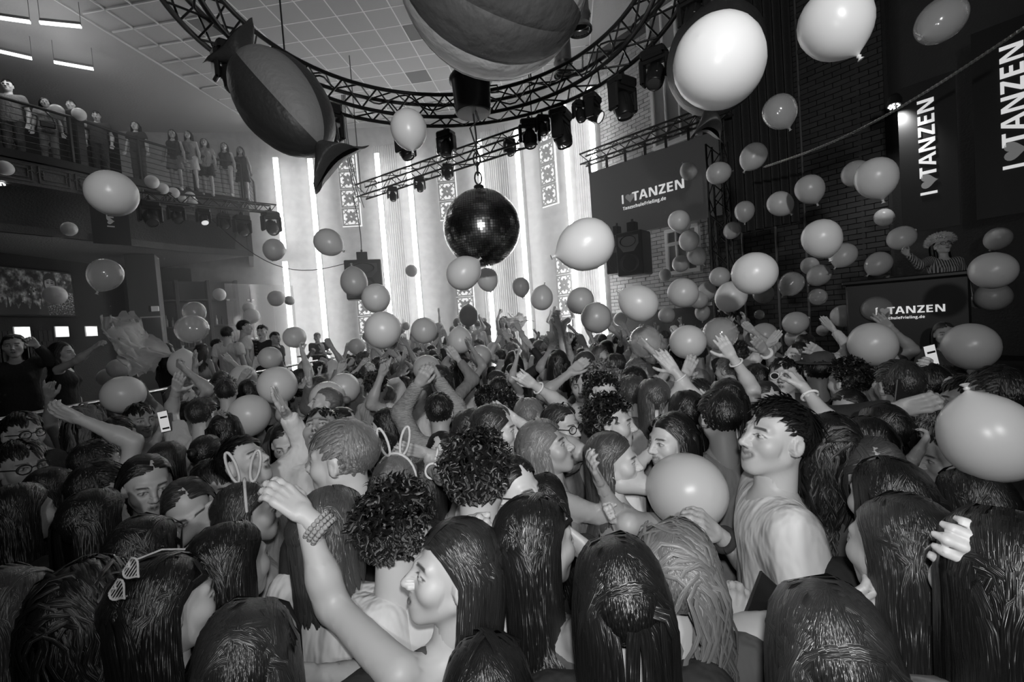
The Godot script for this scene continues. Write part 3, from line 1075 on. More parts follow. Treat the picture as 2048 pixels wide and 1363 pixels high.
func build_strips(back: Array) -> void:
	M.led = mat(0.9, 0.5)
	M.led.emission_enabled = true
	M.led.emission = Color.WHITE
	M.led.emission_energy_multiplier = LED_GLOW
	M.glow_plate = mat(0.8, 0.6)
	M.glow_plate.emission_enabled = true
	M.glow_plate.emission = Color.WHITE
	M.glow_plate.emission_energy_multiplier = 1.0
	M.lattice = mat(0.4, 0.8)
	var names := ["leftmost glowing vertical light strip, broken by the ledge beside the balcony", "glowing vertical light strip below the dark candy's lower tail", "glowing vertical light strip just right of the first ornamental grille", "glowing vertical light strip right of the hanging loudspeaker", "glowing vertical light strip directly behind the mirror ball chain", "glowing vertical light strip just right of the mirror ball", "glowing vertical light strip behind the large bright balloon", "rightmost glowing vertical light strip beside the pale brick wall"]
	var rows := [[571.0, 310.0], [640.0, 290.0], [772.0, 294.0], [835.0, 285.0], [980.0, 277.0], [1058.0, 262.0], [1160.0, 215.0], [1214.0, 190.0]]
	for k in rows.size():
		var q := on_line(back, at(rows[k][0], 480, 14))
		var e: Vector3 = q[1]
		var out := Vector3(e.z, 0, -e.x)
		if out.dot(-q[0]) < 0: out = -out
		var base: Vector3 = q[0] + out * 0.3
		var dd: float = -base.z
		var top := 7.95
		var o := thing("light_strip", names[k], "light", Vector3(base.x, 0, base.z), 0.0, "vertical light strips on the curved wall")
		var fr := Basis(e, Vector3.UP, e.cross(Vector3.UP))
		var spans := [[0.62, top]]
		if k == 0: spans = [[0.7, at(578, 522, dd).y], [at(576, 496, dd).y, top]]
		for s in spans:
			var b := Buf.new()
			b.bevel(tf(Vector3(0, (s[0] + s[1]) * 0.5, 0), fr), Vector3(0.15, s[1] - s[0], 0.05), 0.012)
			put(b, "tube", M.led, o)
			b = Buf.new()
			b.box(tf(Vector3(0, (s[0] + s[1]) * 0.5, 0) - out * 0.15, fr), Vector3(0.05, s[1] - s[0], 0.24))
			put(b, "bracket", M.wall, o)
			var l := AreaLight3D.new()
			l.name = "strip_lamp"
			l.area_size = Vector2(0.12, s[1] - s[0])
			l.area_normalize_energy = true
			l.light_energy = STRIP_LAMP * (s[1] - s[0]) / 7.0
			l.shadow_enabled = true
			l.area_range = 40.0
			o.add_child(l)
			l.transform = Transform3D(Basis(e * (1.0 if e.cross(Vector3.UP).dot(-out) > 0 else 1.0), Vector3.UP, -out).orthonormalized(), Vector3(0, (s[0] + s[1]) * 0.5, 0) + out * 0.05)
			l.look_at_from_position(l.global_position, l.global_position + out, Vector3.UP)
	# ornamental grilles
	var pw := 0.6
	var spots := [[708.0, 14.9, 305.0, 4, "upper square-patterned ornamental grille left of the slanting truss"], [722.0, 14.9, 560.0, 4, "lower ornamental grille behind the hanging loudspeaker"], [903.0, 14.9, 290.0, 4, "upper ornamental grille left of the mirror ball"], [922.0, 14.9, 520.0, 4, "lower ornamental grille under the mirror ball"], [1108.0, 13.7, 243.0, 4, "upper ornamental grille right of the mirror ball below the truss lamps"], [1126.0, 13.7, 507.0, 3, "lower ornamental grille left of the large bright balloon"]]
	for s in spots:
		var q := on_line(back, at(s[0], 480, 14))
		var e: Vector3 = q[1]
		var out := Vector3(e.z, 0, -e.x)
		if out.dot(-q[0]) < 0: out = -out
		var top := at(s[0], s[2], -q[0].z).y
		var o := thing("ornamental_grille", s[4], "grille", Vector3(q[0].x, 0, q[0].z) + out * 0.03, 0.0, "ornamental grilles on the curved wall")
		var fr := Basis(e, Vector3.UP, e.cross(Vector3.UP))
		var n: int = s[3]
		var b := Buf.new()
		b.box(tf(Vector3(0, top - n * pw * 0.5, 0), fr), Vector3(pw + 0.02, n * pw + 0.02, 0.02))
		put(b, "backlight", M.glow_plate, o)
		for k in n:
			b = Buf.new()
			var c := tf(Vector3(0, top - (k + 0.5) * pw, 0) + out * 0.05, fr)
			lattice_panel(b, c, pw)
			put(b, "panel", M.lattice, o)
func lattice_panel(b: Buf, c: Transform3D, w: float) -> void:
	var h := w * 0.5
	for s in [-1.0, 1.0]:
		b.box(c * tf(Vector3(s * (h - 0.03), 0, 0)), Vector3(0.045, w - 0.015, 0.03))
		b.box(c * tf(Vector3(0, s * (h - 0.03), 0)), Vector3(w - 0.1, 0.045, 0.03))
	for k in 8:
		var a := TAU * k / 8.0
		var r := 0.2 if k % 2 == 0 else 0.27
		var leaf := PackedVector2Array([Vector2(0.02, 0), Vector2(r * 0.45, 0.052), Vector2(r * 0.8, 0.036), Vector2(r, 0), Vector2(r * 0.8, -0.036), Vector2(r * 0.45, -0.052)])
		b.plate(c * Transform3D(Basis(Vector3(0, 0, 1), a), Vector3.ZERO), leaf, 0.028)
	for k in 4:
		var a := TAU * k / 4.0 + PI / 4
		b.box(c * Transform3D(Basis(Vector3(0, 0, 1), a), Vector3(cos(a), sin(a), 0) * 0.235) * tf(Vector3.ZERO, Basis(Vector3(0, 0, 1), PI / 2)), Vector3(0.2, 0.03, 0.026))
		b.box(c * Transform3D(Basis(Vector3(0, 0, 1), a), Vector3(cos(a), sin(a), 0) * 0.3), Vector3(0.12, 0.03, 0.026))

func railing(o: Node3D, line: Array, y0: float, y1: float, bars: int, gap: int) -> void:
	var up := func(y: float) -> Array:
		var r := []
		for p in line: r.append(p + Vector3.UP * y)
		return r
	var b := Buf.new()
	b.tube(up.call(y1), 0.03, 6)
	put(b, "top_rail", M.black, o)
	for k in bars:
		b = Buf.new()
		b.tube(up.call(lerpf(y0 + 0.08, y1, float(k) / bars)), 0.008, 5)
		put(b, "rail_bar", M.black, o)
	for k in range(0, line.size(), gap):
		b = Buf.new()
		b.box(tf(line[k] + Vector3.UP * (y0 + y1) * 0.5), Vector3(0.05, y1 - y0, 0.05))
		put(b, "post", M.black, o)

func build_balcony() -> void:
	rail_line = smooth_line([Vector3(-10.9, 0, -6.2), Vector3(-9.95, 0, -7.7), Vector3(-9.45, 0, -8.8), Vector3(-8.93, 0, -9.85), Vector3(-8.5, 0, -11.1), Vector3(-7.96, 0, -12.2), Vector3(-7.24, 0, -13.1)], 4)
	var fl := 6.2
	var o := thing("balcony", "curved balcony with carved front panels above the bar", "balcony")
	tag(o, "", "", "", "structure")
	var wallx := func(line: Array) -> Array:
		var r := []
		for p in line: r.append(Vector3(-13.15, 0, p.z - 1.6))
		return r
	var outer: Array = wallx.call(rail_line)
	var b := Buf.new()
	strip(b, rail_line, fl, outer, fl, false)
	strip(b, rail_line, fl - 0.16, outer, fl - 0.16, true)
	band(b, rail_line, fl - 0.16, fl, 0.08)
	put(b, "floor_slab", M.black, o)
	b = Buf.new()
	var inner := shifted(rail_line, -0.1)
	# which side is outwards (to the left wall)
	var sg := 1.0 if shifted(rail_line, 0.1)[10].x < rail_line[10].x else -1.0
	inner = shifted(rail_line, sg * 0.1)
	band(b, inner, fl - 0.62, fl - 0.14, sg * 0.15)
	put(b, "fascia", M.soffit, o)
	# carved panels on the front
	for k in range(0, rail_line.size() - 2, 2):
		b = Buf.new()
		var a: Vector3 = inner[k] + Vector3.UP * (fl - 0.38)
		var c: Vector3 = inner[k + 2] + Vector3.UP * (fl - 0.38)
		var e := (c - a).normalized()
		var out := e.cross(Vector3.UP)
		if out.x < 0: out = -out
		var fr := Basis(e, Vector3.UP, e.cross(Vector3.UP))
		var w := a.distance_to(c) - 0.08
		var m := (a + c) * 0.5 + out * 0.012
		for s in [-1.0, 1.0]:
			b.bevel(tf(m + Vector3.UP * 0.16 * s, fr), Vector3(w, 0.03, 0.035), 0.008)
			b.bevel(tf(m + e * (w * 0.5 - 0.015) * s, fr), Vector3(0.03, 0.3, 0.035), 0.008)
			b.bevel(tf(m + Vector3.UP * 0.09 * s, fr), Vector3(w * 0.7, 0.02, 0.03), 0.006)
			b.bevel(tf(m + e * w * 0.35 * s, fr), Vector3(0.02, 0.18, 0.03), 0.006)
			var scroll := []
			for q in 9:
				var ang := q * 0.6
				scroll.append(m + e * s * (w * 0.42 + cos(ang) * (0.07 - q * 0.006)) + Vector3.UP * sin(ang) * (0.07 - q * 0.006) + out * 0.01)
			b.tube(scroll, 0.011, 5)
		put(b, "carved_panel", M.soffit, o)
	# concave underside down to the ledge above the bar
	var cols := rail_line.size()
	var pts := []
	for r in 7:
		var f := r / 6.0
		var l := shifted(rail_line, sg * (0.12 + 0.85 * sin(f * PI * 0.5)))
		for p in l: pts.append(p + Vector3.UP * lerpf(fl - 0.62, 4.72, 1.0 - cos(f * PI * 0.5) * 1.0 if f < 1.0 else 1.0))
	b = Buf.new()
	b.sheet(pts, cols, false, false)
	put(b, "curved_underside", M.soffit, o)
	b = Buf.new()
	strip(b, rail_line, 4.72, shifted(rail_line, sg * 1.1), 4.72, false)
	band(b, rail_line, 4.58, 4.74, sg * 0.06)
	put(b, "ledge", M.wood, o)
	b = Buf.new()
	strip(b, rail_line, 4.58, outer, 4.58, true)
	put(b, "bar_canopy", M.soffit, o)
	b = Buf.new()
	var e0: Vector3 = rail_line[cols - 1]
	band(b, [e0, Vector3(-8.3, 0, -15.0)], 4.58, fl, -0.12)
	put(b, "end_wall", M.soffit, o)
	var ra := thing("balcony_railing", "black steel railing with thin horizontal bars along the balcony", "railing")
	railing(ra, rail_line, fl, fl + 0.95, 7, 4)
	var rb := thing("balcony_railing", "short black return railing at the balcony's far end", "railing")
	railing(rb, [e0 + Vector3(0.02, 0, -0.06), Vector3(-7.7, 0, -14.6)], fl, fl + 0.95, 7, 1)
	b = Buf.new()
	var cp: Vector3 = (rail_line[13] as Vector3)
	b.bevel(tf(Vector3(cp.x - 0.25, 0, cp.z) + Vector3.UP * (fl + 0.4)), Vector3(0.22, 1.6, 0.22), 0.02)
	tag(put(b, "balcony_post", M.black), "thick dark post standing behind the middle of the balcony railing", "post")
	# the small banner under the balcony
	var bn := thing("banner", "dark banner with white heart hanging under the balcony", "banner")
	b = Buf.new()
	var t := Transform3D(Basis(Vector3.UP, deg_to_rad(48)), at(222, 452, 10.22))
	b.box(t * tf(Vector3(0, 0.25, 0)), Vector3(0.64, 1.3, 0.015))
	put(b, "cloth", M.black, bn)
	for sx in [-0.28, 0.28]:
		b = Buf.new(); b.tube([t * Vector3(sx, 0.88, 0), t * Vector3(sx, 1.1, -0.45)], 0.008, 5); put(b, "cord", M.black, bn)
	slogan(bn, t * Transform3D(Basis(Vector3(0, 0, 1), PI / 2), Vector3(0.06, -0.02, 0.012)), 0.125, M.print, M.print, "", M.print)

func build_bar() -> void:
	var o: Node3D
	var b := Buf.new()
	var line := [Vector3(-11.35, 0, -4.0), Vector3(-11.35, 0, -10.2), Vector3(-11.1, 0, -13.4), Vector3(-9.9, 0, -14.55)]
	line.reverse()
	band(b, line, DECK - 0.05, 4.6, -0.15)
	struct(b, "wall_bar", M.dark, "dark wall behind the bar under the balcony")
	# mural
	o = thing("mural", "wide printed mural with crowd silhouettes and splashes on the bar wall", "mural")
	var img := Image.create(1024, 448, false, Image.FORMAT_RGB8)
	var rng := RandomNumberGenerator.new(); rng.seed = 4
	var nz := FastNoiseLite.new(); nz.seed = 6; nz.frequency = 0.009; nz.fractal_octaves = 5
	for y in 448:
		for x in 1024:
			var g := 0.32 + nz.get_noise_2d(x, y) * 0.8 + 0.1 * nz.get_noise_2d(x * 4.0, y * 4.0)
			if x > 700 and y > 210: g = clampf(0.35 + 1.0 * nz.get_noise_2d(x * 5.0, y * 5.0) - 0.002 * (y - 300), 0.04, 0.8)
			var heads := 350.0 + sin(x * 0.055) * 18.0 + sin(x * 0.155 + 2.0) * 14.0
			var arm := 90.0 * exp(-pow((fmod(x + 20.0 * sin(x * 0.01), 116.0) - 40.0) / 9.0, 2))
			if x < 690 and y > heads - arm: g = 0.05
			# the woman's head
			var fx := (x - 745.0) / 62.0
			var fy := (y - 130.0) / 88.0
			var fr := fx * fx * (1.0 + 0.35 * maxf(fy, 0.0)) + fy * fy
			if fr < 1.0:
				g = 0.66 - 0.2 * maxf(0.0, fx)
				for sx in [-1.0, 1.0]:
					var ex: float = absf(fx - sx * 0.42)
					if ex < 0.25 and absf(fy + 0.14) < 0.075 - 0.1 * ex: g = 0.1
					if ex < 0.3 and absf(fy + 0.34 + 0.1 * ex) < 0.035: g = 0.12
				if absf(fy - 0.5) < 0.08 - 0.2 * fx * fx and absf(fx) < 0.3: g = 0.16
				if absf(fx + 0.04) < 0.1 and absf(fy - 0.24) < 0.035: g = 0.36
				if fy < -0.62 + 0.25 * absf(fx): g = 0.07
			elif fx * fx * 0.72 + pow(fy + 0.15, 2) < 1.25 and fy < 0.85: g = 0.06 + 0.1 * absf(nz.get_noise_2d(x * 8.0, y))
			img.set_pixel(x, y, Color(g, g, g))
	for k in 40:
		var cx := rng.randi_range(10, 1000)
		var cy := rng.randi_range(20, 330)
		if cx > 650 and cx < 850: continue
		var rr := rng.randi_range(4, 15)
		var gg := rng.randf_range(0.08, 0.8)
		for y in range(-rr, rr + 1):
			for x in range(-rr, rr + 1):
				if x * x + y * y <= rr * rr and cx + x >= 0 and cx + x < 1024 and cy + y >= 0: img.set_pixel(cx + x, cy + y, Color(gg, gg, gg))
	M.mural = StandardMaterial3D.new()
	M.mural.albedo_texture = ImageTexture.create_from_image(img)
	M.mural.roughness = 0.5
	b = Buf.new()
	var p0 := at(-60, 515, 9.9)
	var p1 := at(186, 550, 11.9)
	p0.x = -11.27; p1.x = -11.17
	var ml := (p1 - p0); ml.y = 0
	var yt := 4.25
	var yb := 3.15
	b.quad(Vector3(p0.x, yb, p0.z), Vector3(p1.x, yb, p1.z), Vector3(p1.x, yt, p1.z), Vector3(p0.x, yt, p0.z), Vector3(1, 0, 0.1).normalized())
	put(b, "printed_face", M.mural, o)
	b = Buf.new()
	for y in [yb, yt]: b.tube([Vector3(p0.x + 0.01, y, p0.z), Vector3(p1.x + 0.01, y, p1.z)], 0.02, 6)
	put(b, "edge_trim", M.black, o)
	# soldier bricks with lamps
	b = Buf.new()
	bricks(b, Vector3(-11.33, 0, -8.6), Vector3(-0.0 + 0.02, 0, -1).normalized(), Vector3(1, 0, 0), 4.6, 2.0, 2.82, 0.11, 0.27, 8)
	var bw := put(b, "brick_frieze", M.brick_dark)
	tag(bw, "row of upright dark bricks above the bar seating", "brickwork", "", "stuff")
	M.shade = mat(0.8, 0.6); M.shade.emission_enabled = true; M.shade.emission = Color.WHITE; M.shade.emission_energy_multiplier = 0.07
	M.bulb = mat(0.9, 0.5); M.bulb.emission_enabled = true; M.bulb.emission = Color.WHITE; M.bulb.emission_energy_multiplier = 6.0
	var k := 0
	for s in [[42.0, 665.0, 9.9, "small lit wall lamp behind the woman at the far left"], [122.0, 663.0, 11.0, "small lit wall lamp above the girl with the plastic bag"], [181.0, 662.0, 11.9, "small lit wall lamp beside the raised plastic bag"]]:
		var q := at(s[0], s[1], s[2]); q.x = -11.2 if q.x < -11.0 else q.x
		o = thing("wall_lamp", s[3], "lamp", q, 0.0, "wall lamps along the bar")
		b = Buf.new(); b.bevel(tf(Vector3(0.02, 0, 0)), Vector3(0.03, 0.26, 0.34), 0.008)
		put(b, "plate", M.shade, o)
		b = Buf.new(); b.lathe(tf(Vector3(0.1, -0.03, 0)), [[0.001, -0.04], [0.03, -0.03], [0.04, 0.0], [0.03, 0.03], [0.001, 0.04]], 10)
		put(b, "bulb", M.bulb, o)
		var l := OmniLight3D.new(); l.name = "bulb_light"; l.light_energy = 0.12; l.light_size = 0.04; l.omni_range = 20; l.shadow_enabled = true; o.add_child(l); l.position = Vector3(0.1, -0.03, 0)
		k += 1
	# pillar, mirror, little box lamp
	b = Buf.new()
	var pc := at(293, 600, 12.0)
	b.bevel(tf(Vector3(pc.x, (DECK + 4.58) * 0.5, pc.z), Basis(Vector3.UP, 0.5)), Vector3(0.62, 4.58 - DECK, 0.62), 0.01)
	M.grey_paint = mat(0.12, 0.6)
	var pil := struct(b, "column_bar", M.grey_paint, "square grey pillar between the mural and the bar shelves")
	o = thing("wall_mirror", "tall framed mirror on the grey pillar", "mirror", at(307, 678, 11.55), 0.5)
	b = Buf.new(); b.box(tf(Vector3.ZERO), Vector3(0.44, 1.15, 0.03))
	put(b, "frame", M.steel, o)
	M.mirror = mat(0.5, 0.15, 1.0)
	b = Buf.new(); b.box(tf(Vector3(0, 0, 0.012)), Vector3(0.38, 1.08, 0.02))
	put(b, "glass", M.mirror, o)
	o = thing("signal_lamp", "small white square lamp on the grey pillar", "lamp", at(310, 617, 11.62), 0.5)
	b = Buf.new(); b.bevel(tf(Vector3.ZERO), Vector3(0.16, 0.13, 0.06), 0.01)
	put(b, "diffuser", M.shade, o)
	b = Buf.new(); b.box(tf(Vector3(-0.1, 0, 0)), Vector3(0.05, 0.15, 0.05))
	put(b, "housing", M.black, o)
	# bar shelves with bottles
	var sp := at(390, 640, 14.1)
	var fr := Basis(Vector3.UP, 0.72)
	var yb0 := DECK
	o = thing("bar_shelf", "dark wooden bar shelving with bottles behind the grey pillar", "shelf", Vector3(sp.x, yb0, sp.z), 0.72)
	b = Buf.new(); b.box(tf(Vector3(0, 1.75, -0.2)), Vector3(2.3, 3.5, 0.04)); put(b, "back_panel", M.grey_paint, o)
	for x in [-1.15, -0.4, 0.4, 1.15]:
		b = Buf.new(); b.bevel(tf(Vector3(x, 1.75, 0)), Vector3(0.09, 3.5, 0.4), 0.01); put(b, "upright", M.wood, o)
	for y in [0.9, 1.45, 2.1, 2.9]:
		b = Buf.new(); b.bevel(tf(Vector3(0, y, 0)), Vector3(2.3, 0.05, 0.38), 0.008); put(b, "shelf_board", M.wood, o)
	M.glass = StandardMaterial3D.new()
	M.glass.albedo_color = Color(0.75, 0.75, 0.75, 0.25); M.glass.transparency = BaseMaterial3D.TRANSPARENCY_ALPHA; M.glass.roughness = 0.08
	M.bottle = mat(0.05, 0.12)
	M.bottle_light = mat(0.35, 0.15)
	var bb := Buf.new()
	bb.lathe(tf(Vector3.ZERO), [[0.001, 0], [0.036, 0.002], [0.038, 0.02], [0.038, 0.17], [0.03, 0.2], [0.014, 0.23], [0.013, 0.29], [0.016, 0.295], [0.016, 0.31], [0.001, 0.312]], 10)
	var bm := bb.mesh()
	rng.seed = 12
	for y in [1.475, 2.125]:
		var nb := 0
		for x in range(14):
			var xx := -1.02 + x * 0.157
			if absf(absf(xx) - 0.4) < 0.085: continue
			var q := put(bm, "bottle", M.bottle if rng.randf() < 0.6 else M.bottle_light)
			var sc := rng.randf_range(0.8, 1.15)
			q.transform = Transform3D(fr * Basis.from_scale(Vector3.ONE * sc), Vector3(sp.x, yb0 + y, sp.z) + fr * Vector3(xx, 0, 0.05))
			nb += 1
			tag(q, "%s bottle from the left on the %s bar shelf" % [["first", "second", "third", "fourth", "fifth", "sixth", "seventh", "eighth", "ninth", "tenth", "eleventh", "twelfth", "thirteenth", "last"][nb - 1], "upper" if y > 2 else "lower"], "bottle", "bottles on the bar shelves")
	# glass partition
	o = thing("glass_partition", "clear glass partition of clamped panes beside the bar shelves", "partition")
	var ga := at(455, 640, 12.6)
	var gb := at(592, 640, 14.3)
	var gd := gb - ga; gd.y = 0
	for n in 3:
		b = Buf.new()
		var mid := ga + gd * ((n + 0.5) / 3.0)
		var gt := Transform3D(Basis(gd.normalized(), Vector3.UP, gd.normalized().cross(Vector3.UP)), Vector3(mid.x, DECK + 1.6, mid.z))
		b.box(gt, Vector3(gd.length() / 3.0 - 0.02, 3.1, 0.012))
		put(b, "pane", M.glass, o)
		for y in [-1.1, 0.0, 1.1]:
			for x in [-0.5, 0.5]:
				b = Buf.new(); b.bevel(gt * tf(Vector3(x * (gd.length() / 3.0 - 0.12), y, 0)), Vector3(0.08, 0.05, 0.05), 0.008)
				put(b, "clamp", M.steel, o)
	# rail between bar level and dance floor
	o = thing("handrail", "long steel handrail dividing the raised bar floor from the dance floor", "railing")
	b = Buf.new(); b.tube([Vector3(-4.42, DECK + 1.0, -2.6), Vector3(-4.3, DECK + 1.0, -6.5), Vector3(-4.15, DECK + 1.0, -11.0)], 0.024, 8)
	put(b, "rail_tube", M.steel, o)
	for z in range(5):
		b = Buf.new(); b.tube([Vector3(-4.42 + z * 0.06, DECK, -2.9 - z * 1.9), Vector3(-4.42 + z * 0.06, DECK + 1.0, -2.9 - z * 1.9)], 0.02, 8)
		put(b, "post", M.steel, o)
	# tall table near the back
	o = thing("bar_table", "small standing table in front of the left light strips", "table", Vector3(-4.9, DECK, -11.4))
	b = Buf.new(); b.lathe(tf(Vector3(0, 1.05, 0)), [[0.001, 0], [0.4, 0], [0.4, 0.03], [0.001, 0.03]], 20); put(b, "table_top", M.wood, o)
	b = Buf.new(); b.tube([Vector3(0, 0.02, 0), Vector3(0, 1.06, 0)], 0.035, 8); put(b, "stem", M.black, o)
	b = Buf.new(); b.lathe(tf(Vector3.ZERO), [[0.001, 0.0], [0.25, 0.0], [0.25, 0.02], [0.04, 0.035], [0.001, 0.035]], 16); put(b, "base", M.black, o)

func build_stage(d1: Vector3, o1: Vector3, side: Array) -> void:
	var b := Buf.new()
	# windows in the pale brick wall
	var wl := ["tall white-framed window in the brick wall above the screen", "white-framed window below the screen behind balloons"]
	var k := 0
	M.pane = mat(0.25, 0.1)
	for s in [[1345.0, 150.0, 10.3, 1.0, 2.9], [1368.0, 500.0, 10.2, 0.75, 0.95]]:
		var q := on_line(side, at(s[0], s[1], 9))
		var y := at(s[0], s[1], -q[0].z).y
		var o := Node3D.new(); o.name = "window_%d" % (k + 1); add_child(o)
		tag(o, wl[k], "", "", "structure")
		var t := Transform3D(Basis(d1, Vector3.UP, d1.cross(Vector3.UP)), Vector3(q[0].x, y, q[0].z) + o1 * 0.05)
		var w: float = s[3]
		var h: float = s[4]
		b = Buf.new(); b.box(t, Vector3(w, h, 0.02)); put(b, "pane", M.pane, o)
		for x in [-0.5, -0.17, 0.17, 0.5]:
			b = Buf.new(); b.bevel(t * tf(Vector3(x * w, 0, 0) + Vector3.ZERO), Vector3(0.09 if absf(x) > 0.3 else 0.05, h + 0.09, 0.1), 0.01); put(b, "frame", M.white, o)
		for y2 in [-0.5, 0.18, 0.5]:
			b = Buf.new(); b.bevel(t * tf(Vector3(0, y2 * h, 0)), Vector3(w + 0.09, 0.08, 0.11), 0.01); put(b, "frame", M.white, o)
		k += 1
	# projection screen
	var o := thing("screen", "large dark hanging screen reading I heart TANZEN with a web address", "screen")
	var a := at(1184, 420, 11.3)
	var c := at(1440, 352, 9.2)
	var top := 5.62
	var bot := 3.98
	var sd := c - a; sd.y = 0
	var ex := sd.normalized()
	var t := Transform3D(Basis(ex, Vector3.UP, ex.cross(Vector3.UP)), Vector3((a.x + c.x) * 0.5, (top + bot) * 0.5, (a.z + c.z) * 0.5))
	b = Buf.new(); b.box(t, Vector3(sd.length(), top - bot, 0.05))
	M.screen = mat(0.06, 0.6); M.screen.emission_enabled = true; M.screen.emission = Color(1, 1, 1); M.screen.emission_energy_multiplier = 0.02
	put(b, "screen_face", M.screen, o)
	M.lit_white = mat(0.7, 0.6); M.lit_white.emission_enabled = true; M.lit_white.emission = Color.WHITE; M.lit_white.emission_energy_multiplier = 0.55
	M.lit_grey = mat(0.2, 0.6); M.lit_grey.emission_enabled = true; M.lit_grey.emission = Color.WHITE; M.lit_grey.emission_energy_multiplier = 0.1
	slogan(o, t * tf(Vector3(-0.66, -0.12, 0.03)), 0.2, M.lit_white, M.lit_grey, "TanzschuleFrieling.de")
	# truss over the screen
	o = thing("truss", "light lattice truss above the hanging screen", "truss")
	truss_line(o, [t * Vector3(-sd.length() * 0.5 - 0.1, (top - bot) * 0.5 + 0.32, 0.1), t * Vector3(sd.length() * 0.5 + 0.3, (top - bot) * 0.5 + 0.32, 0.1)], 0.24, 14)
	for x in 7:
		b = Buf.new(); b.box(t * tf(Vector3(sd.length() * (x / 6.0 - 0.5) * 0.96, (top - bot) * 0.5 + 0.1, 0.08)), Vector3(0.05, 0.26, 0.03)); put(b, "hanger", M.metal, o)
	# stage block and desk
	b = Buf.new()
	b.box(tf(Vector3(5.5, 0.6, -6.0)), Vector3(2.8, 1.2, 4.4))
	struct(b, "floor_stage", M.black, "black stage platform at the right side")
	o = thing("dj_booth", "dark booth with TANZEN lettering in front of the hat-wearing performer", "booth")
	var q0 := at(1692, 612, 5.5)
	var q1 := at(1942, 600, 4.75)
	var bd := q1 - q0; bd.y = 0
	var bx := bd.normalized()
	var bt := Transform3D(Basis(bx, Vector3.UP, bx.cross(Vector3.UP)), Vector3((q0.x + q1.x) * 0.5, 0, (q0.z + q1.z) * 0.5))
	b = Buf.new(); b.bevel(bt * tf(Vector3(0, 1.15, -0.25)), Vector3(bd.length(), 2.3, 0.5), 0.02); put(b, "front_panel", M.black, o)
	b = Buf.new(); b.bevel(bt * tf(Vector3(0, 2.32, -0.27)), Vector3(bd.length() + 0.06, 0.05, 0.6), 0.012); put(b, "worktop", M.metal, o)
	slogan(o, bt * tf(Vector3(-0.25, 1.93, 0.004)), 0.08, M.lit_white, M.lit_grey, "TanzschuleFrieling.de")
	# banners
	var bl := ["dark banner with I heart TANZEN running upwards beside the wall lamp", "dark banner with I heart TANZEN at the right edge of the picture"]
	k = 0
	for s in [[1858.0, 388.0, 6.25, 0.172], [2030.0, 335.0, 5.75, 0.205]]:
		var p := at(s[0], s[1], s[2])
		o = thing("banner", bl[k], "banner", Vector3.ZERO, 0.0, "banners on the stage wall")
		var bb := Transform3D(Basis(Vector3.UP, deg_to_rad(-52)), p)
		var h: float = s[3]
		b = Buf.new(); b.box(bb * tf(Vector3(0, h * 3.0, -0.012)), Vector3(h * 3.4, h * 11.5, 0.014)); put(b, "cloth", M.black, o)
		slogan(o, bb * Transform3D(Basis(Vector3(0, 0, 1), PI / 2), Vector3(h * 0.5, 0, 0.0)), h, M.lit_white, M.lit_grey)  # lettering of these cloth banners is given a glow of its own
		k += 1
	# conduits and curtain on the dark wall
	var wd := ["leftmost", "second", "third", "fourth"]
	k = 0
	for x in [1546.0, 1606.0, 1722.0, 1478.0]:
		var q := on_line(side, at(x, 300, 8))
		b = Buf.new(); b.tube([q[0] + o1 * 0.06 + Vector3.UP * 1.2, q[0] + o1 * 0.06 + Vector3.UP * 8.2], 0.022, 6)
		tag(put(b, "conduit", M.grey_paint), ["pale vertical conduit on the stage wall behind the clear balloon", "thin vertical conduit between the two upper balloons on the stage wall", "vertical conduit below the round stage lamp", "dark vertical conduit at the right edge of the screen"][k], "conduit", "conduits on the stage wall")
		k += 1
	var pts := []
	for r in 2:
		for c2 in 61:
			var f := c2 / 60.0
			var q := on_line(side, at(lerpf(1458, 1600, f), 300, 8))
			pts.append(q[0] + o1 * (0.16 + 0.07 * sin(f * 50.0)) + Vector3.UP * (3.6 if r == 0 else 8.6))
	b = Buf.new(); b.sheet(pts, 61)
	tag(put(b, "stage_curtain", M.dark), "dark pleated curtain on the stage wall right of the screen", "curtain")
	round_lamp(at(1788, 213, 6.4), Vector3(0.25, 1.0, -0.2), Vector3(0.55, -1, -0.4), 1.2, "round lit stage lamp with dotted face beside the banner")
	round_lamp(at(3, 362, 9.0), Vector3(-0.9, 0.35, -0.35), Vector3(0.9, -0.5, 0.3), 0.4, "round lit lamp with dotted face at the left edge under the balcony", 1.35)
	o = thing("truss", "dark upright lattice tower right of the screen", "truss")
	truss_line(o, [at(1452, 640, 8.7) * Vector3(1, 0, 1), at(1452, 640, 8.7) * Vector3(1, 0, 1) + Vector3.UP * 5.2], 0.28, 16)
	o = thing("exit_sign", "small bright sign glowing at the foot of the back wall", "sign", at(1133, 646, 13.2), -0.5)
	b = Buf.new(); b.bevel(tf(Vector3.ZERO), Vector3(0.3, 0.17, 0.07), 0.01); put(b, "lit_face", M.bulb, o)
	b = Buf.new(); b.box(tf(Vector3(0, 0, -0.07)), Vector3(0.34, 0.21, 0.06)); put(b, "housing", M.black, o)
	# chain across the stage
	b = Buf.new()
	var ca := at(1530, 333, 7.5)
	var cb := at(2100, 20, 4.2)
	for n in 150:
		var f := n / 149.0
		var p := ca.lerp(cb, f) - Vector3.UP * 0.18 * sin(f * PI)
		var dir := (cb - ca).normalized()
		var up := dir.cross(Vector3.UP).normalized().rotated(dir, (n % 2) * PI / 2)
		var ring := []
		for g in 9:
			var an := TAU * g / 8.0
			ring.append(p + dir * cos(an) * 0.028 + up * sin(an) * 0.015)
		b.tube(ring, 0.0045, 4, false)
	tag(put(b, "chain", M.steel), "long steel chain sagging across the dark stage wall", "chain")
	# dim strip lamps on the far left ceiling
	k = 0
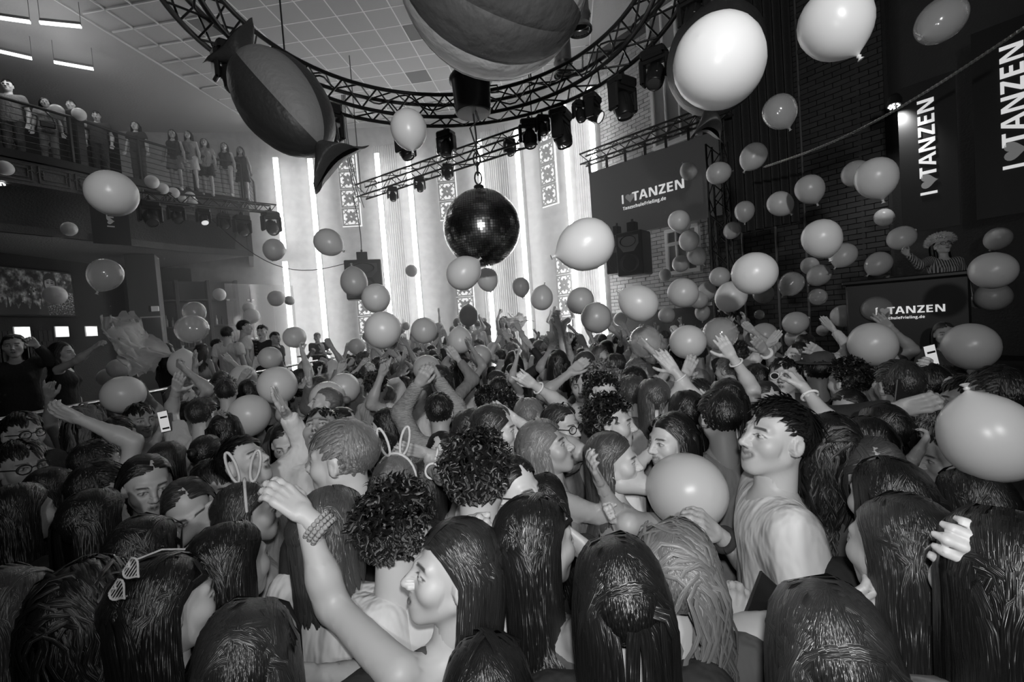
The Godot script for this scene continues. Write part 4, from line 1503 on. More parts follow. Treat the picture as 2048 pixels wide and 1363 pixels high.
	for s in [[-10.0, 34.0, 60.0, 44.0], [80.0, 45.0, 162.0, 53.0], [-20.0, 98.0, 64.0, 117.0], [108.0, 124.0, 187.0, 138.0]]:
		var l0 := (8.35 - EYE.y)
		var p0 := at_height(s[0], s[1], 8.45)
		var p1 := at_height(s[2], s[3], 8.45)
		o = thing("tube_light", ["leftmost glowing ceiling tube in the upper row", "glowing ceiling tube in the upper row, second from the edge", "leftmost glowing ceiling tube in the lower row", "glowing ceiling tube nearest the balcony crowd in the lower row"][k], "light", Vector3.ZERO, 0.0, "ceiling tubes over the balcony")
		b = Buf.new(); b.tube([p0, p1], 0.035, 8); put(b, "tube", M.led_soft, o)
		for e in [p0, p1]:
			b = Buf.new(); b.tube([e, e + Vector3(0, 0.53, 0)], 0.006, 4); put(b, "hanger", M.grey_paint, o)
		b = Buf.new(); b.bevel(Transform3D(along(p0, p1 - p0).basis, (p0 + p1) * 0.5 + Vector3(0, 0.05, 0)), Vector3(0.06, (p1 - p0).length(), 0.05), 0.008); put(b, "housing", M.grey_paint, o)
		var al := OmniLight3D.new(); al.name = "tube_lamp"; al.light_energy = 0.25; al.light_size = 0.2; al.omni_range = 20; al.shadow_enabled = true; o.add_child(al); al.position = (p0 + p1) * 0.5 - Vector3.UP * 0.26
		k += 1
func round_lamp(lp: Vector3, back: Vector3, aim: Vector3, power: float, label: String, size := 1.0) -> void:
	var o := thing("stage_lamp", label, "lamp", Vector3.ZERO, 0.0, "round stage lamps")
	var dn := along(lp, back)
	dn.basis = dn.basis.scaled(Vector3.ONE * size)
	var b := Buf.new(); b.lathe(dn, [[0.001, 0.16], [0.06, 0.16], [0.085, 0.1], [0.09, 0.0], [0.08, 0.0], [0.001, 0.02]], 20); put(b, "housing", M.black, o)
	for n in 12:
		b = Buf.new()
		var an := TAU * n / 8.0
		var rr := 0.055 if n < 8 else 0.022
		b.lathe(dn * tf(Vector3(cos(an) * rr, -0.002, sin(an) * rr)), [[0.001, -0.006], [0.01, -0.003], [0.012, 0.01]], 8)
		put(b, "lens", M.bulb, o)
	var sl := SpotLight3D.new(); sl.name = "stage_beam"; sl.light_energy = power; sl.spot_angle = 50; sl.spot_angle_attenuation = 0.8; sl.light_size = 0.06; sl.spot_range = 20; sl.shadow_enabled = true
	o.add_child(sl); sl.position = lp - back.normalized() * 0.05; sl.look_at_from_position(sl.position, sl.position + aim, Vector3.RIGHT)
func at_height(x: float, y: float, h: float) -> Vector3:
	var r := lens * Vector3((x - 1024.0) / FOCAL, -(y - 681.5) / FOCAL, -1.0)
	return EYE + r * ((h - EYE.y) / r.y)
# square lattice truss along a line of points
func truss_line(o: Node3D, pts: Array, w: float, cells: int) -> void:
	var a: Vector3 = pts[0]
	var c: Vector3 = pts[1]
	var d := (c - a).normalized()
	var s := d.cross(Vector3.UP if absf(d.y) < 0.95 else Vector3(0.7, 0, 0.7)).normalized()
	var u := s.cross(d).normalized()
	var co := [s * 0.5 + u * 0.5, s * -0.5 + u * 0.5, s * -0.5 - u * 0.5, s * 0.5 - u * 0.5]
	for k in 4:
		var b := Buf.new(); b.tube([a + co[k] * w, c + co[k] * w], 0.022, 6); put(b, "chord", M.metal, o)
	for n in cells:
		var p := a.lerp(c, float(n) / cells)
		var q := a.lerp(c, (n + 1.0) / cells)
		for k in 4:
			var b := Buf.new()
			b.tube([p + co[k if n % 2 else (k + 1) % 4] * w, q + co[(k + 1) % 4 if n % 2 else k] * w], 0.011, 4, false)
			put(b, "brace", M.metal, o)
# ---------------------------------------------------------------- things hung above the crowd
func ring_truss(c: Vector3, r: float, w: float) -> void:
	var o := thing("circular_truss", "big black circular lattice truss hanging over the dance floor", "truss", c)
	var n := 56
	var pos := func(k: float, dr: float, dy: float) -> Vector3:
		var a := TAU * k / n
		return Vector3(cos(a) * (r + dr), dy, sin(a) * (r + dr))
	var h := w * 0.5
	var co := [[-h, h], [h, h], [h, -h], [-h, -h]]
	for k in 4:
		var b := Buf.new()
		var ring := []
		for q in 97: ring.append(pos.call(q * n / 96.0, co[k][0], co[k][1]))
		b.tube(ring, 0.03, 7, false)
		put(b, "chord", M.metal, o)
	for q in n:
		# the half that the hall's front would show: all of it, braces as single pieces
		for k in 4:
			var a: Array = co[k]
			var e: Array = co[(k + 1) % 4]
			var b := Buf.new()
			if q % 2 == 0: b.tube([pos.call(q, a[0], a[1]), pos.call(q + 1, e[0], e[1])], 0.014, 4, false)
			else: b.tube([pos.call(q, e[0], e[1]), pos.call(q + 1, a[0], a[1])], 0.014, 4, false)
			put(b, "brace", M.metal, o)
	# a loose power cable wound along the ring
	var b := Buf.new()
	var pts := []
	for q in 160:
		var k := q * n / 159.0
		pts.append(pos.call(k, 0.1 * sin(q * 0.9), h * 0.4 + 0.08 * sin(q * 0.53) + 0.03))
	b.tube(pts, 0.014, 5, false)
	put(b, "cable", M.black, o)
	for k in 4:
		b = Buf.new()
		var p: Vector3 = pos.call(n * (k + 0.3) / 4.0, 0, h)
		b.tube([p, p + Vector3(0, CEIL - c.y - h, 0)], 0.012, 5, false)
		put(b, "steel_wire", M.black, o)
var lamp_meshes := {}
# moving-head lamp hung from p; aim = direction of its beam
func moving_head(p: Vector3, aim: Vector3, size: float, label: String, lit := false, group := "moving head lamps on the circular truss") -> void:
	if lamp_meshes.is_empty():
		var b := Buf.new()
		b.bevel(tf(Vector3(0, -0.1, 0)), Vector3(0.34, 0.13, 0.26), 0.03)
		lamp_meshes.base = b.mesh()
		b = Buf.new()
		b.bevel(tf(Vector3(0, -0.03, 0)), Vector3(0.06, 0.1, 0.05), 0.006)
		b.tube([Vector3(0, 0.0, -0.04), Vector3(0, 0.05, -0.03), Vector3(0, 0.06, 0), Vector3(0, 0.05, 0.03), Vector3(0, 0.0, 0.04)], 0.012, 6)
		lamp_meshes.clamp = b.mesh()
		b = Buf.new()
		for s in [-1.0, 1.0]: b.bevel(tf(Vector3(0.175 * s, -0.3, 0)), Vector3(0.06, 0.34, 0.17), 0.022)
		b.bevel(tf(Vector3(0, -0.185, 0)), Vector3(0.36, 0.05, 0.17), 0.015)
		lamp_meshes.yoke = b.mesh()
		b = Buf.new()
		b.lathe(tf(Vector3.ZERO), [[0.001, 0.16], [0.07, 0.155], [0.105, 0.11], [0.125, 0.03], [0.13, -0.06], [0.118, -0.15], [0.108, -0.175], [0.108, -0.16], [0.095, -0.155], [0.001, -0.155]], 18)
		for k in 6: b.bevel(Transform3D(Basis(Vector3.UP, TAU * k / 6), Vector3.ZERO) * tf(Vector3(0.125, 0.0, 0)), Vector3(0.02, 0.16, 0.03), 0.005)
		lamp_meshes.head = b.mesh()
		b = Buf.new()
		b.lathe(tf(Vector3.ZERO), [[0.1, -0.157], [0.07, -0.168], [0.03, -0.174], [0.001, -0.175]], 16)
		lamp_meshes.glass = b.mesh()
	var o := thing("moving_head_lamp", label, "lamp", p, atan2(aim.x, aim.z), group)
	o.scale = Vector3.ONE * size
	put(lamp_meshes.clamp, "clamp", M.black, o)
	put(lamp_meshes.base, "base", M.lamp_black, o)
	put(lamp_meshes.yoke, "yoke", M.lamp_black, o)
	var h := put(lamp_meshes.head, "lamp_head", M.lamp_black, o)
	var tilt := atan2(Vector2(aim.x, aim.z).length(), -aim.y)
	h.position = Vector3(0, -0.37, 0)
	h.rotation.x = -tilt
	var g := put(lamp_meshes.glass, "lens", M.lens_lit if lit else M.lens, h)
	if lit:
		pass
func candy(c: Vector3, axis: Vector3, len: float, rad: float, gores: int, mats: Array, label: String, tails := true, spin := 0.0, tail_len := 0.32, tail_w := 0.4) -> Node3D:
	var o := thing("inflatable_candy", label, "inflatable", c, 0.0, "inflatable candies hung from the circular truss")
	var t := along(Vector3.ZERO, axis)
	for g in gores:
		var pts := []
		var rows := 22
		var cols := 9
		for r in rows + 1:
			var f := float(r) / rows
			var y := -cos(f * PI)
			for q in cols:
				var u := float(q) / (cols - 1)
				var a := spin + TAU * (g + u) / gores
				var rr := rad * sqrt(maxf(0.0, 1.0 - y * y)) * (1.0 - 0.035 * pow(absf(u * 2.0 - 1.0), 3.0)) * (1.0 + 0.006 * sin(a * 37.0 + y * 3.0) * (1.0 - absf(y) * 0.3))
				rr = maxf(rr, rad * 0.06)
				pts.append(t * Vector3(cos(a) * rr, y * len * 0.5, sin(a) * rr))
		var b := Buf.new()
		b.sheet(pts, cols)
		if b.n[5 * cols + 4].dot(b.v[5 * cols + 4]) < 0:
			b = Buf.new(); b.sheet(pts, cols, false, true)
		put(b, "gore", mats[g % mats.size()], o)
	if tails:
		for s in [-1.0, 1.0]:
			var pts := []
			var cols := 30
			for r in 9:
				var f := r / 8.0
				for q in cols:
					var a := TAU * q / cols
					var fl := 1.0 + 0.12 * sin(a * 4.0) * f
					var wide := lerpf(0.07, tail_w * rad / 0.5, pow(f, 1.25)) * fl
					var thin := lerpf(0.07, 0.16 * rad / 0.5, sin(f * PI * 0.75)) * fl
					if r == 8: thin *= 0.25
					pts.append(t * Vector3(cos(a) * wide, s * (len * 0.5 * 0.985 + f * tail_len + (0.07 * cos(a * 2.0) * f)), sin(a) * thin))
			var b := Buf.new()
			b.sheet(pts, cols, true, s < 0.0)
			if b.n[4 * cols + 3].dot(b.v[4 * cols + 3] - t * Vector3(0, s * (len * 0.5 + tail_len * 0.5), 0)) < 0.0:
				b = Buf.new(); b.sheet(pts, cols, true, s > 0.0)
			var k := b.v.size()
			put(b, "wrapper_tail", mats[0], o)
	return o
# the place under the ring truss that is seen nearest to pixel (x, y)
func ring_spot(c: Vector3, r: float, w: float, x: float, y: float) -> Vector3:
	var best := 1e9
	var res := c
	var inv := lens.inverse()
	for k in 720:
		var a := TAU * k / 720.0
		for s in [-0.5, 0.5]:
			var p := c + Vector3(cos(a) * (r + s * w), -w * 0.5 - 0.06, sin(a) * (r + s * w))
			var q := inv * (p - EYE)
			if q.z > -1.0: continue
			var d := Vector2(1024.0 + q.x / -q.z * FOCAL - x, 681.5 - q.y / -q.z * FOCAL - y).length()
			if d < best:
				best = d
				res = p
	return res
func build_rig() -> void:
	M.lamp_black = mat(0.02, 0.35)
	M.lens = mat(0.1, 0.05, 0.3)
	M.lens_lit = mat(0.8, 0.3); M.lens_lit.emission_enabled = true; M.lens_lit.emission = Color.WHITE; M.lens_lit.emission_energy_multiplier = 0.7
	var c := Vector3(-0.55, 5.83, -5.4)
	ring_truss(c, 2.6, 0.36)
	# lamps: pixel of the clamp, depth, size, aim
	var down := Vector3(0, -1, 0)
	var rows := [
		[483, 62, 5.0, 1.0, Vector3(0.2, -1, 0.2), "moving head lamp on the truss just above the dark candy's upper tail", false],
		[655, 190, 6.8, 1.15, Vector3(0.1, -1, 0.1), "moving head lamp on the truss right beside the dark candy", false],
		[808, 262, 7.7, 0.95, Vector3(0.3, -1, 0.2), "moving head lamp half hidden behind the upright balloon", false],
		[890, 258, 7.9, 0.85, Vector3(-0.1, -1, 0.2), "moving head lamp on the truss left of the mirror ball chain", false],
		[1060, 250, 7.8, 0.9, Vector3(0, -1, 0.25), "moving head lamp right of the mirror ball chain", false],
		[1128, 236, 7.6, 1.15, Vector3(0.2, -1, 0.1), "large moving head lamp in front of the right ornamental grille", false],
		[1192, 205, 7.2, 0.85, Vector3(0.8, -0.7, 0.5), "moving head lamp with a bright lens before the last light strip", true],
		[1256, 172, 6.7, 1.1, Vector3(0.1, -1, 0.15), "large moving head lamp in front of the pale brick wall", false],
		[1325, 110, 6.1, 0.95, Vector3(-0.3, -1, 0.4), "moving head lamp left of the biggest bright balloon", false],
		[1418, -10, 5.2, 0.8, Vector3(-0.3, -1, 0.3), "moving head lamp at the very top right of the circular truss", false]]
	for r in rows:
		moving_head(ring_spot(c, 2.6, 0.36, r[0], r[1]), r[4], r[3], r[5], r[6])
	# slanting straight truss with small lamps
	var o := thing("truss", "straight lattice truss slanting behind the mirror ball", "truss")
	var ta := at(722, 384, 11.4)
	var tb := at(1066, 268, 8.9)
	ta.y = (ta.y + tb.y) * 0.5; tb.y = ta.y
	ta = Vector3(ta.x, at(722, 384, 11.4).y, ta.z); tb = Vector3(tb.x, at(1066, 268, 8.9).y, tb.z)
	truss_line(o, [ta, tb], 0.29, 16)
	var b := Buf.new()
	b.tube([ta, ta + Vector3(0.0, CEIL - ta.y, 0.0)], 0.012, 5, false)
	put(b, "steel_wire", M.black, o)
	b = Buf.new(); b.tube([tb, Vector3(tb.x, CEIL, tb.z)], 0.012, 5, false)
	put(b, "steel_wire", M.black, o)
	var tl := ["small lamp at the low left end of the slanting truss", "second small lamp along the slanting truss", "third small lamp along the slanting truss, left of the mirror ball", "small lamp at the high right end of the slanting truss", "small lamp hanging before the upper right grille", "tiny lamp behind the truss near the last light strips"]
	var k := 0
	for s in [[784, 372, 10.8], [838, 352, 10.4], [893, 326, 10.0], [1018, 276, 9.2], [1088, 243, 8.6], [1164, 210, 8.2]]:
		moving_head(at(s[0], s[1], s[2]) if k < 4 else ring_spot(c, 2.6, 0.36, s[0], s[1]), Vector3(0.1, -1, 0.3), 0.62, tl[k], false, "small lamps on the slanting truss")
		k += 1
	# lamps under the balcony front
	tl = ["dark stage lamp under the balcony right of the big oval balloon", "second lamp under the balcony beside the balloon garland", "lamp with two small lit lenses under the balcony garland", "small lamp under the balcony beneath the girls at the railing", "large round lamp under the balcony near its far end", "last big lamp hanging at the balcony's far corner"]
	k = 0
	for s in [[297, 398, 9.9, 1.1], [350, 405, 10.6, 0.9], [405, 415, 11.2, 0.8], [446, 425, 11.7, 0.8], [482, 428, 12.1, 1.1], [540, 420, 12.8, 1.3]]:
		moving_head(at(s[0], s[1], s[2]), Vector3(0.6, -1, 0.5), s[3] * 0.95, tl[k], k == 2, "lamps hung under the balcony front")
		k += 1
	o = thing("truss", "low lattice truss carrying lamps along the balcony front", "truss")
	truss_line(o, [at(285, 392, 9.7), at(548, 418, 12.85)], 0.2, 14)
	# mirror ball on its drum motor
	var bc := at(964, 456, 5.45)
	var r := 0.45
	o = thing("mirror_ball", "large dark mirror ball hanging on a chain in mid-air", "mirror ball", bc)
	b = Buf.new()
	var pts := []
	b.lathe(tf(Vector3.ZERO), [[0.001, -r * 0.98], [r * 0.5, -r * 0.85], [r * 0.85, -r * 0.49], [r * 0.98, 0], [r * 0.85, r * 0.49], [r * 0.5, r * 0.85], [0.001, r * 0.98]], 32)
	put(b, "core", M.black, o)
	M.facet = mat(0.5, 0.22, 1.0)
	b = Buf.new()
	var rng := RandomNumberGenerator.new(); rng.seed = 77
	var bandn := 50
	for y in bandn:
		var th := PI * (y + 0.5) / bandn
		var cnt := maxi(4, int(TAU * sin(th) * bandn / PI))
		for x in cnt:
			var a := TAU * (x + 0.5) / cnt
			var d := Vector3(sin(th) * sin(a), cos(th), sin(th) * cos(a))
			# patches of mirrors glued at slightly different angles
			var pn := Vector3(sin(floor(a * 4.0) * 3.1 + floor(th * 5.0) * 1.7), sin(floor(a * 4.0) * 5.3 + floor(th * 5.0)), sin(floor(th * 5.0) * 7.0 + floor(a * 4.0))) * 0.05
			var no := (d + pn + Vector3(rng.randf_range(-1, 1), rng.randf_range(-1, 1), rng.randf_range(-1, 1)) * 0.03).normalized()
			var s := r * PI / bandn * 0.44
			var e := Vector3.UP.cross(d).normalized() * s
			var f := d.cross(e).normalized() * s
			b.quad(d * r - e - f, d * r + e - f, d * r + e + f, d * r - e + f, no)
	tag(put(b, "mirror_facet", M.facet, o), "thousands of tiny square mirrors", "", "", "stuff")
	b = Buf.new(); b.lathe(tf(Vector3(0, r * 0.97, 0)), [[0.001, 0.06], [0.05, 0.06], [0.06, 0.05], [0.06, 0], [0.08, -0.01]], 16); put(b, "cap_plate", M.metal, o)
	b = Buf.new()
	for n in 3:
		var ring := []
		for g in 13:
			var an := TAU * g / 12.0
			ring.append(Vector3(0, r + 0.13 + n * 0.11 + 0.075 * cos(an), 0) + (Vector3.RIGHT if n % 2 == 0 else Vector3.BACK) * 0.04 * sin(an))
		b.tube(ring, 0.011, 6, false)
	put(b, "shackle", M.black, o)
	var dc := at(966, 190, 5.45)
	dc.x = bc.x; dc.z = bc.z
	b = Buf.new(); b.tube([Vector3(0, r + 0.35, 0), Vector3(0.015, r + 0.6, 0.01), Vector3(0, dc.y - bc.y - 0.2, 0)], 0.012, 6); b.tube([Vector3(0.05, r + 0.3, 0.02), Vector3(-0.05, r + 0.7, 0.03), Vector3(0.06, dc.y - bc.y - 0.3, 0.05), Vector3(-0.1, dc.y - bc.y + 0.2, 0.24), Vector3(-0.16, dc.y - bc.y + 0.5, 0.2)], 0.01, 5); put(b, "cable", M.black, o)
	o = thing("motor_drum", "black drum housing of the mirror ball motor above the chain", "motor", dc)
	b = Buf.new(); b.lathe(tf(Vector3.ZERO), [[0.001, -0.2], [0.2, -0.2], [0.205, -0.19], [0.225, 0.16], [0.25, 0.165], [0.25, 0.2], [0.22, 0.24], [0.001, 0.25]], 28); put(b, "drum_shell", M.lamp_black, o)
	M.plate = mat(0.16, 0.6)
	b = Buf.new(); b.lathe(tf(Vector3.ZERO), [[0.19, -0.2], [0.19, -0.212], [0.001, -0.212]], 24); put(b, "bottom_plate", M.plate, o)
	b = Buf.new(); b.tube([Vector3(0.22, 0.1, 0), Vector3(0.3, 0.1, 0), Vector3(0.31, 0.02, 0), Vector3(0.22, 0.02, 0)], 0.01, 6); put(b, "handle", M.black, o)
	b = Buf.new(); b.tube([Vector3(0, 0.24, 0), Vector3(0, CEIL - dc.y, 0)], 0.03, 6)
	b.tube([Vector3(-0.1, 0.24, 0), Vector3(-0.2, 0.75, 0)], 0.02, 5); b.tube([Vector3(0.1, 0.24, 0), Vector3(0.2, 0.75, 0)], 0.02, 5)
	put(b, "hanger", M.black, o)
	# inflatable candies
	M.vinyl = bumpy(mat(0.045, 0.5), noise_tex(256, 0.03, 0, 1, 3, 21), 0.6, 1.5)
	M.vinyl_light = bumpy(mat(0.25, 0.6), noise_tex(256, 0.03, 0, 1, 3, 22), 0.8, 1.5)
	M.vinyl_grey = bumpy(mat(0.115, 0.6), noise_tex(256, 0.02, 0, 1, 4, 23), 1.6, 1.2)
	M.vinyl_white = bumpy(mat(0.62, 0.6), noise_tex(256, 0.02, 0, 1, 4, 24), 1.6, 1.2)
	var p0 := at(487, 118, 5.3)
	var p1 := at(640, 290, 5.0)
	candy(at(565, 205, 5.1), p1 - p0, p0.distance_to(p1) * 0.98, 0.45, 6, [M.vinyl, M.vinyl, M.vinyl_light, M.vinyl, M.vinyl, M.vinyl], "dark inflatable candy with one pale panel hanging at the left of the truss", true, 2.62)
	var q0 := at(1158, 40, 4.35)
	var q1 := at(800, -150, 4.0)
	candy((q0 + q1) * 0.5, q1 - q0, q0.distance_to(q1), 0.82, 12, [M.vinyl_white, M.vinyl_grey, M.vinyl_grey], "huge striped grey and white inflatable candy at the top centre", false, 1.4, 0.3)
	candy(at(1432, 120, 5.2), at(1420, 255, 5.2) - at(1450, 0, 5.2), 1.15, 0.52, 6, [M.vinyl], "dark inflatable candy mostly hidden behind the biggest bright balloon", true, 0.4, 0.25, 0.17)
	# ducts under the ceiling
	M.duct = mat(0.35, 0.35, 0.8)
	var dl := ["open ended metal ventilation duct beside the striped candy", "second metal duct hanging lower beside the truss"]
	k = 0
	for s in [[1160, 62, 7.0, 0.15, 1.4], [1128, 150, 8.8, 0.16, 2.2]]:
		o = thing("air_duct", dl[k], "duct", at(s[0], s[1], s[2]), 0.0, "ventilation ducts")
		var rr: float = s[3]
		b = Buf.new(); b.lathe(tf(Vector3.ZERO), [[rr * 0.9, 0.02], [rr, 0.0], [rr, 0.18], [rr * 1.12, 0.19], [rr * 1.12, 0.24], [rr, 0.25], [rr, s[4]], [rr * 0.95, s[4]]], 20); put(b, "pipe", M.duct, o)
		b = Buf.new(); b.lathe(tf(Vector3.ZERO), [[rr * 1.2, -0.01], [rr * 1.22, 0.01], [rr * 1.2, 0.03], [rr * 0.95, 0.1]], 20); put(b, "mouth", M.steel, o)
		b = Buf.new(); b.lathe(tf(Vector3.ZERO), [[rr * 0.9, 0.3], [0.001, 0.31]], 16); put(b, "damper", M.black, o)
		b = Buf.new(); b.tube([Vector3(0, s[4], 0), Vector3(0, CEIL - o.position.y, 0)], rr * 0.98, 12, false); put(b, "riser", M.duct, o)
		k += 1
	# loudspeakers
	speaker(at(728, 560, 12.6), 0.95, 1.05, deg_to_rad(18), "black loudspeaker hanging in front of the left grille, half behind balloons")
	speaker(at(1237, 510, 10.6), 0.42, 0.85, deg_to_rad(-40), "narrow loudspeaker at the left end under the screen")
	speaker(at(1268, 508, 10.3), 0.62, 0.95, deg_to_rad(-40), "wide dark loudspeaker hanging under the screen")
	# hanging cables left of the centre
	b = Buf.new()
	for n in 3:
		var line := []
		for g in 12:
			var f := g / 11.0
			line.append(at(lerpf(684 + n * 3, 712 + n * 8, f * f), lerpf(190, 395 + n * 10, f), lerpf(8.0, 11.3, f)))
		b.tube(line, 0.009, 4, false)
	tag(put(b, "hanging_cable", M.black), "thin black cables hanging down to the slanting truss end", "cable")
	b = Buf.new()
	var ln := []
	var sa := at(706, 392, 11.4)
	var sb := at(728, 560, 12.6) + Vector3(0, 0.8, 0)
	for g in 10:
		var f := g / 9.0
		ln.append(sa.lerp(sb, f) + Vector3(0.05 * sin(f * PI), -0.1 * sin(f * PI), 0))
	b.tube(ln, 0.012, 4, false)
	tag(put(b, "speaker_cable", M.black), "black cable running down to the hanging loudspeaker", "cable")
	b = Buf.new(); ln = []
	for g in 16:
		var f := g / 15.0
		ln.append(at(lerpf(415, 700, f), lerpf(430, 524, f) + 55.0 * sin(f * PI), lerpf(11.5, 12.5, f)))
	b.tube(ln, 0.01, 4, false)
	tag(put(b, "festoon_cable", M.black), "black cable sagging from the balcony lamps to the loudspeaker", "cable")
func speaker(p: Vector3, w: float, h: float, turn: float, label: String) -> void:
	var o := thing("loudspeaker", label, "loudspeaker", p, turn, "loudspeakers")
	var b := Buf.new(); b.bevel(tf(Vector3.ZERO), Vector3(w, h, 0.5), 0.025); put(b, "cabinet", M.lamp_black, o)
	var out := PackedVector2Array([Vector2(-0.38, 0.2), Vector2(0.38, 0.2), Vector2(0.38, -0.02), Vector2(0.2, -0.2), Vector2(-0.2, -0.2), Vector2(-0.38, -0.02)])
	var big := PackedVector2Array()
	for v in out: big.append(v * Vector2(w, h * 0.9))
	b = Buf.new(); b.plate(tf(Vector3(0, h * 0.22, 0.25)), big, 0.03); put(b, "horn_frame", M.grey_paint, o)
	b = Buf.new(); b.lathe(Transform3D(Basis(Vector3.RIGHT, PI / 2) * Basis.from_scale(Vector3(w * 0.62, 0.12, h * 0.26)), Vector3(0, h * 0.28, 0.2)), [[0.1, -0.3], [0.3, 0.1], [0.5, 0.72], [0.48, 0.78]], 16); put(b, "horn", M.black, o)
	b = Buf.new(); b.lathe(Transform3D(Basis(Vector3.RIGHT, PI / 2), Vector3(0, -h * 0.22, 0.245)), [[w * 0.36, 0.0], [w * 0.34, 0.02], [w * 0.3, 0.012], [w * 0.1, -0.03], [0.001, -0.02]], 20); put(b, "woofer", M.black, o)
	b = Buf.new(); b.tube([Vector3(0, h * 0.5, 0), Vector3(0, h * 0.5 + 0.3, 0)], 0.03, 6); b.bevel(tf(Vector3(0, h * 0.5 + 0.12, 0)), Vector3(w * 0.3, 0.22, 0.2), 0.01); put(b, "bracket", M.metal, o)
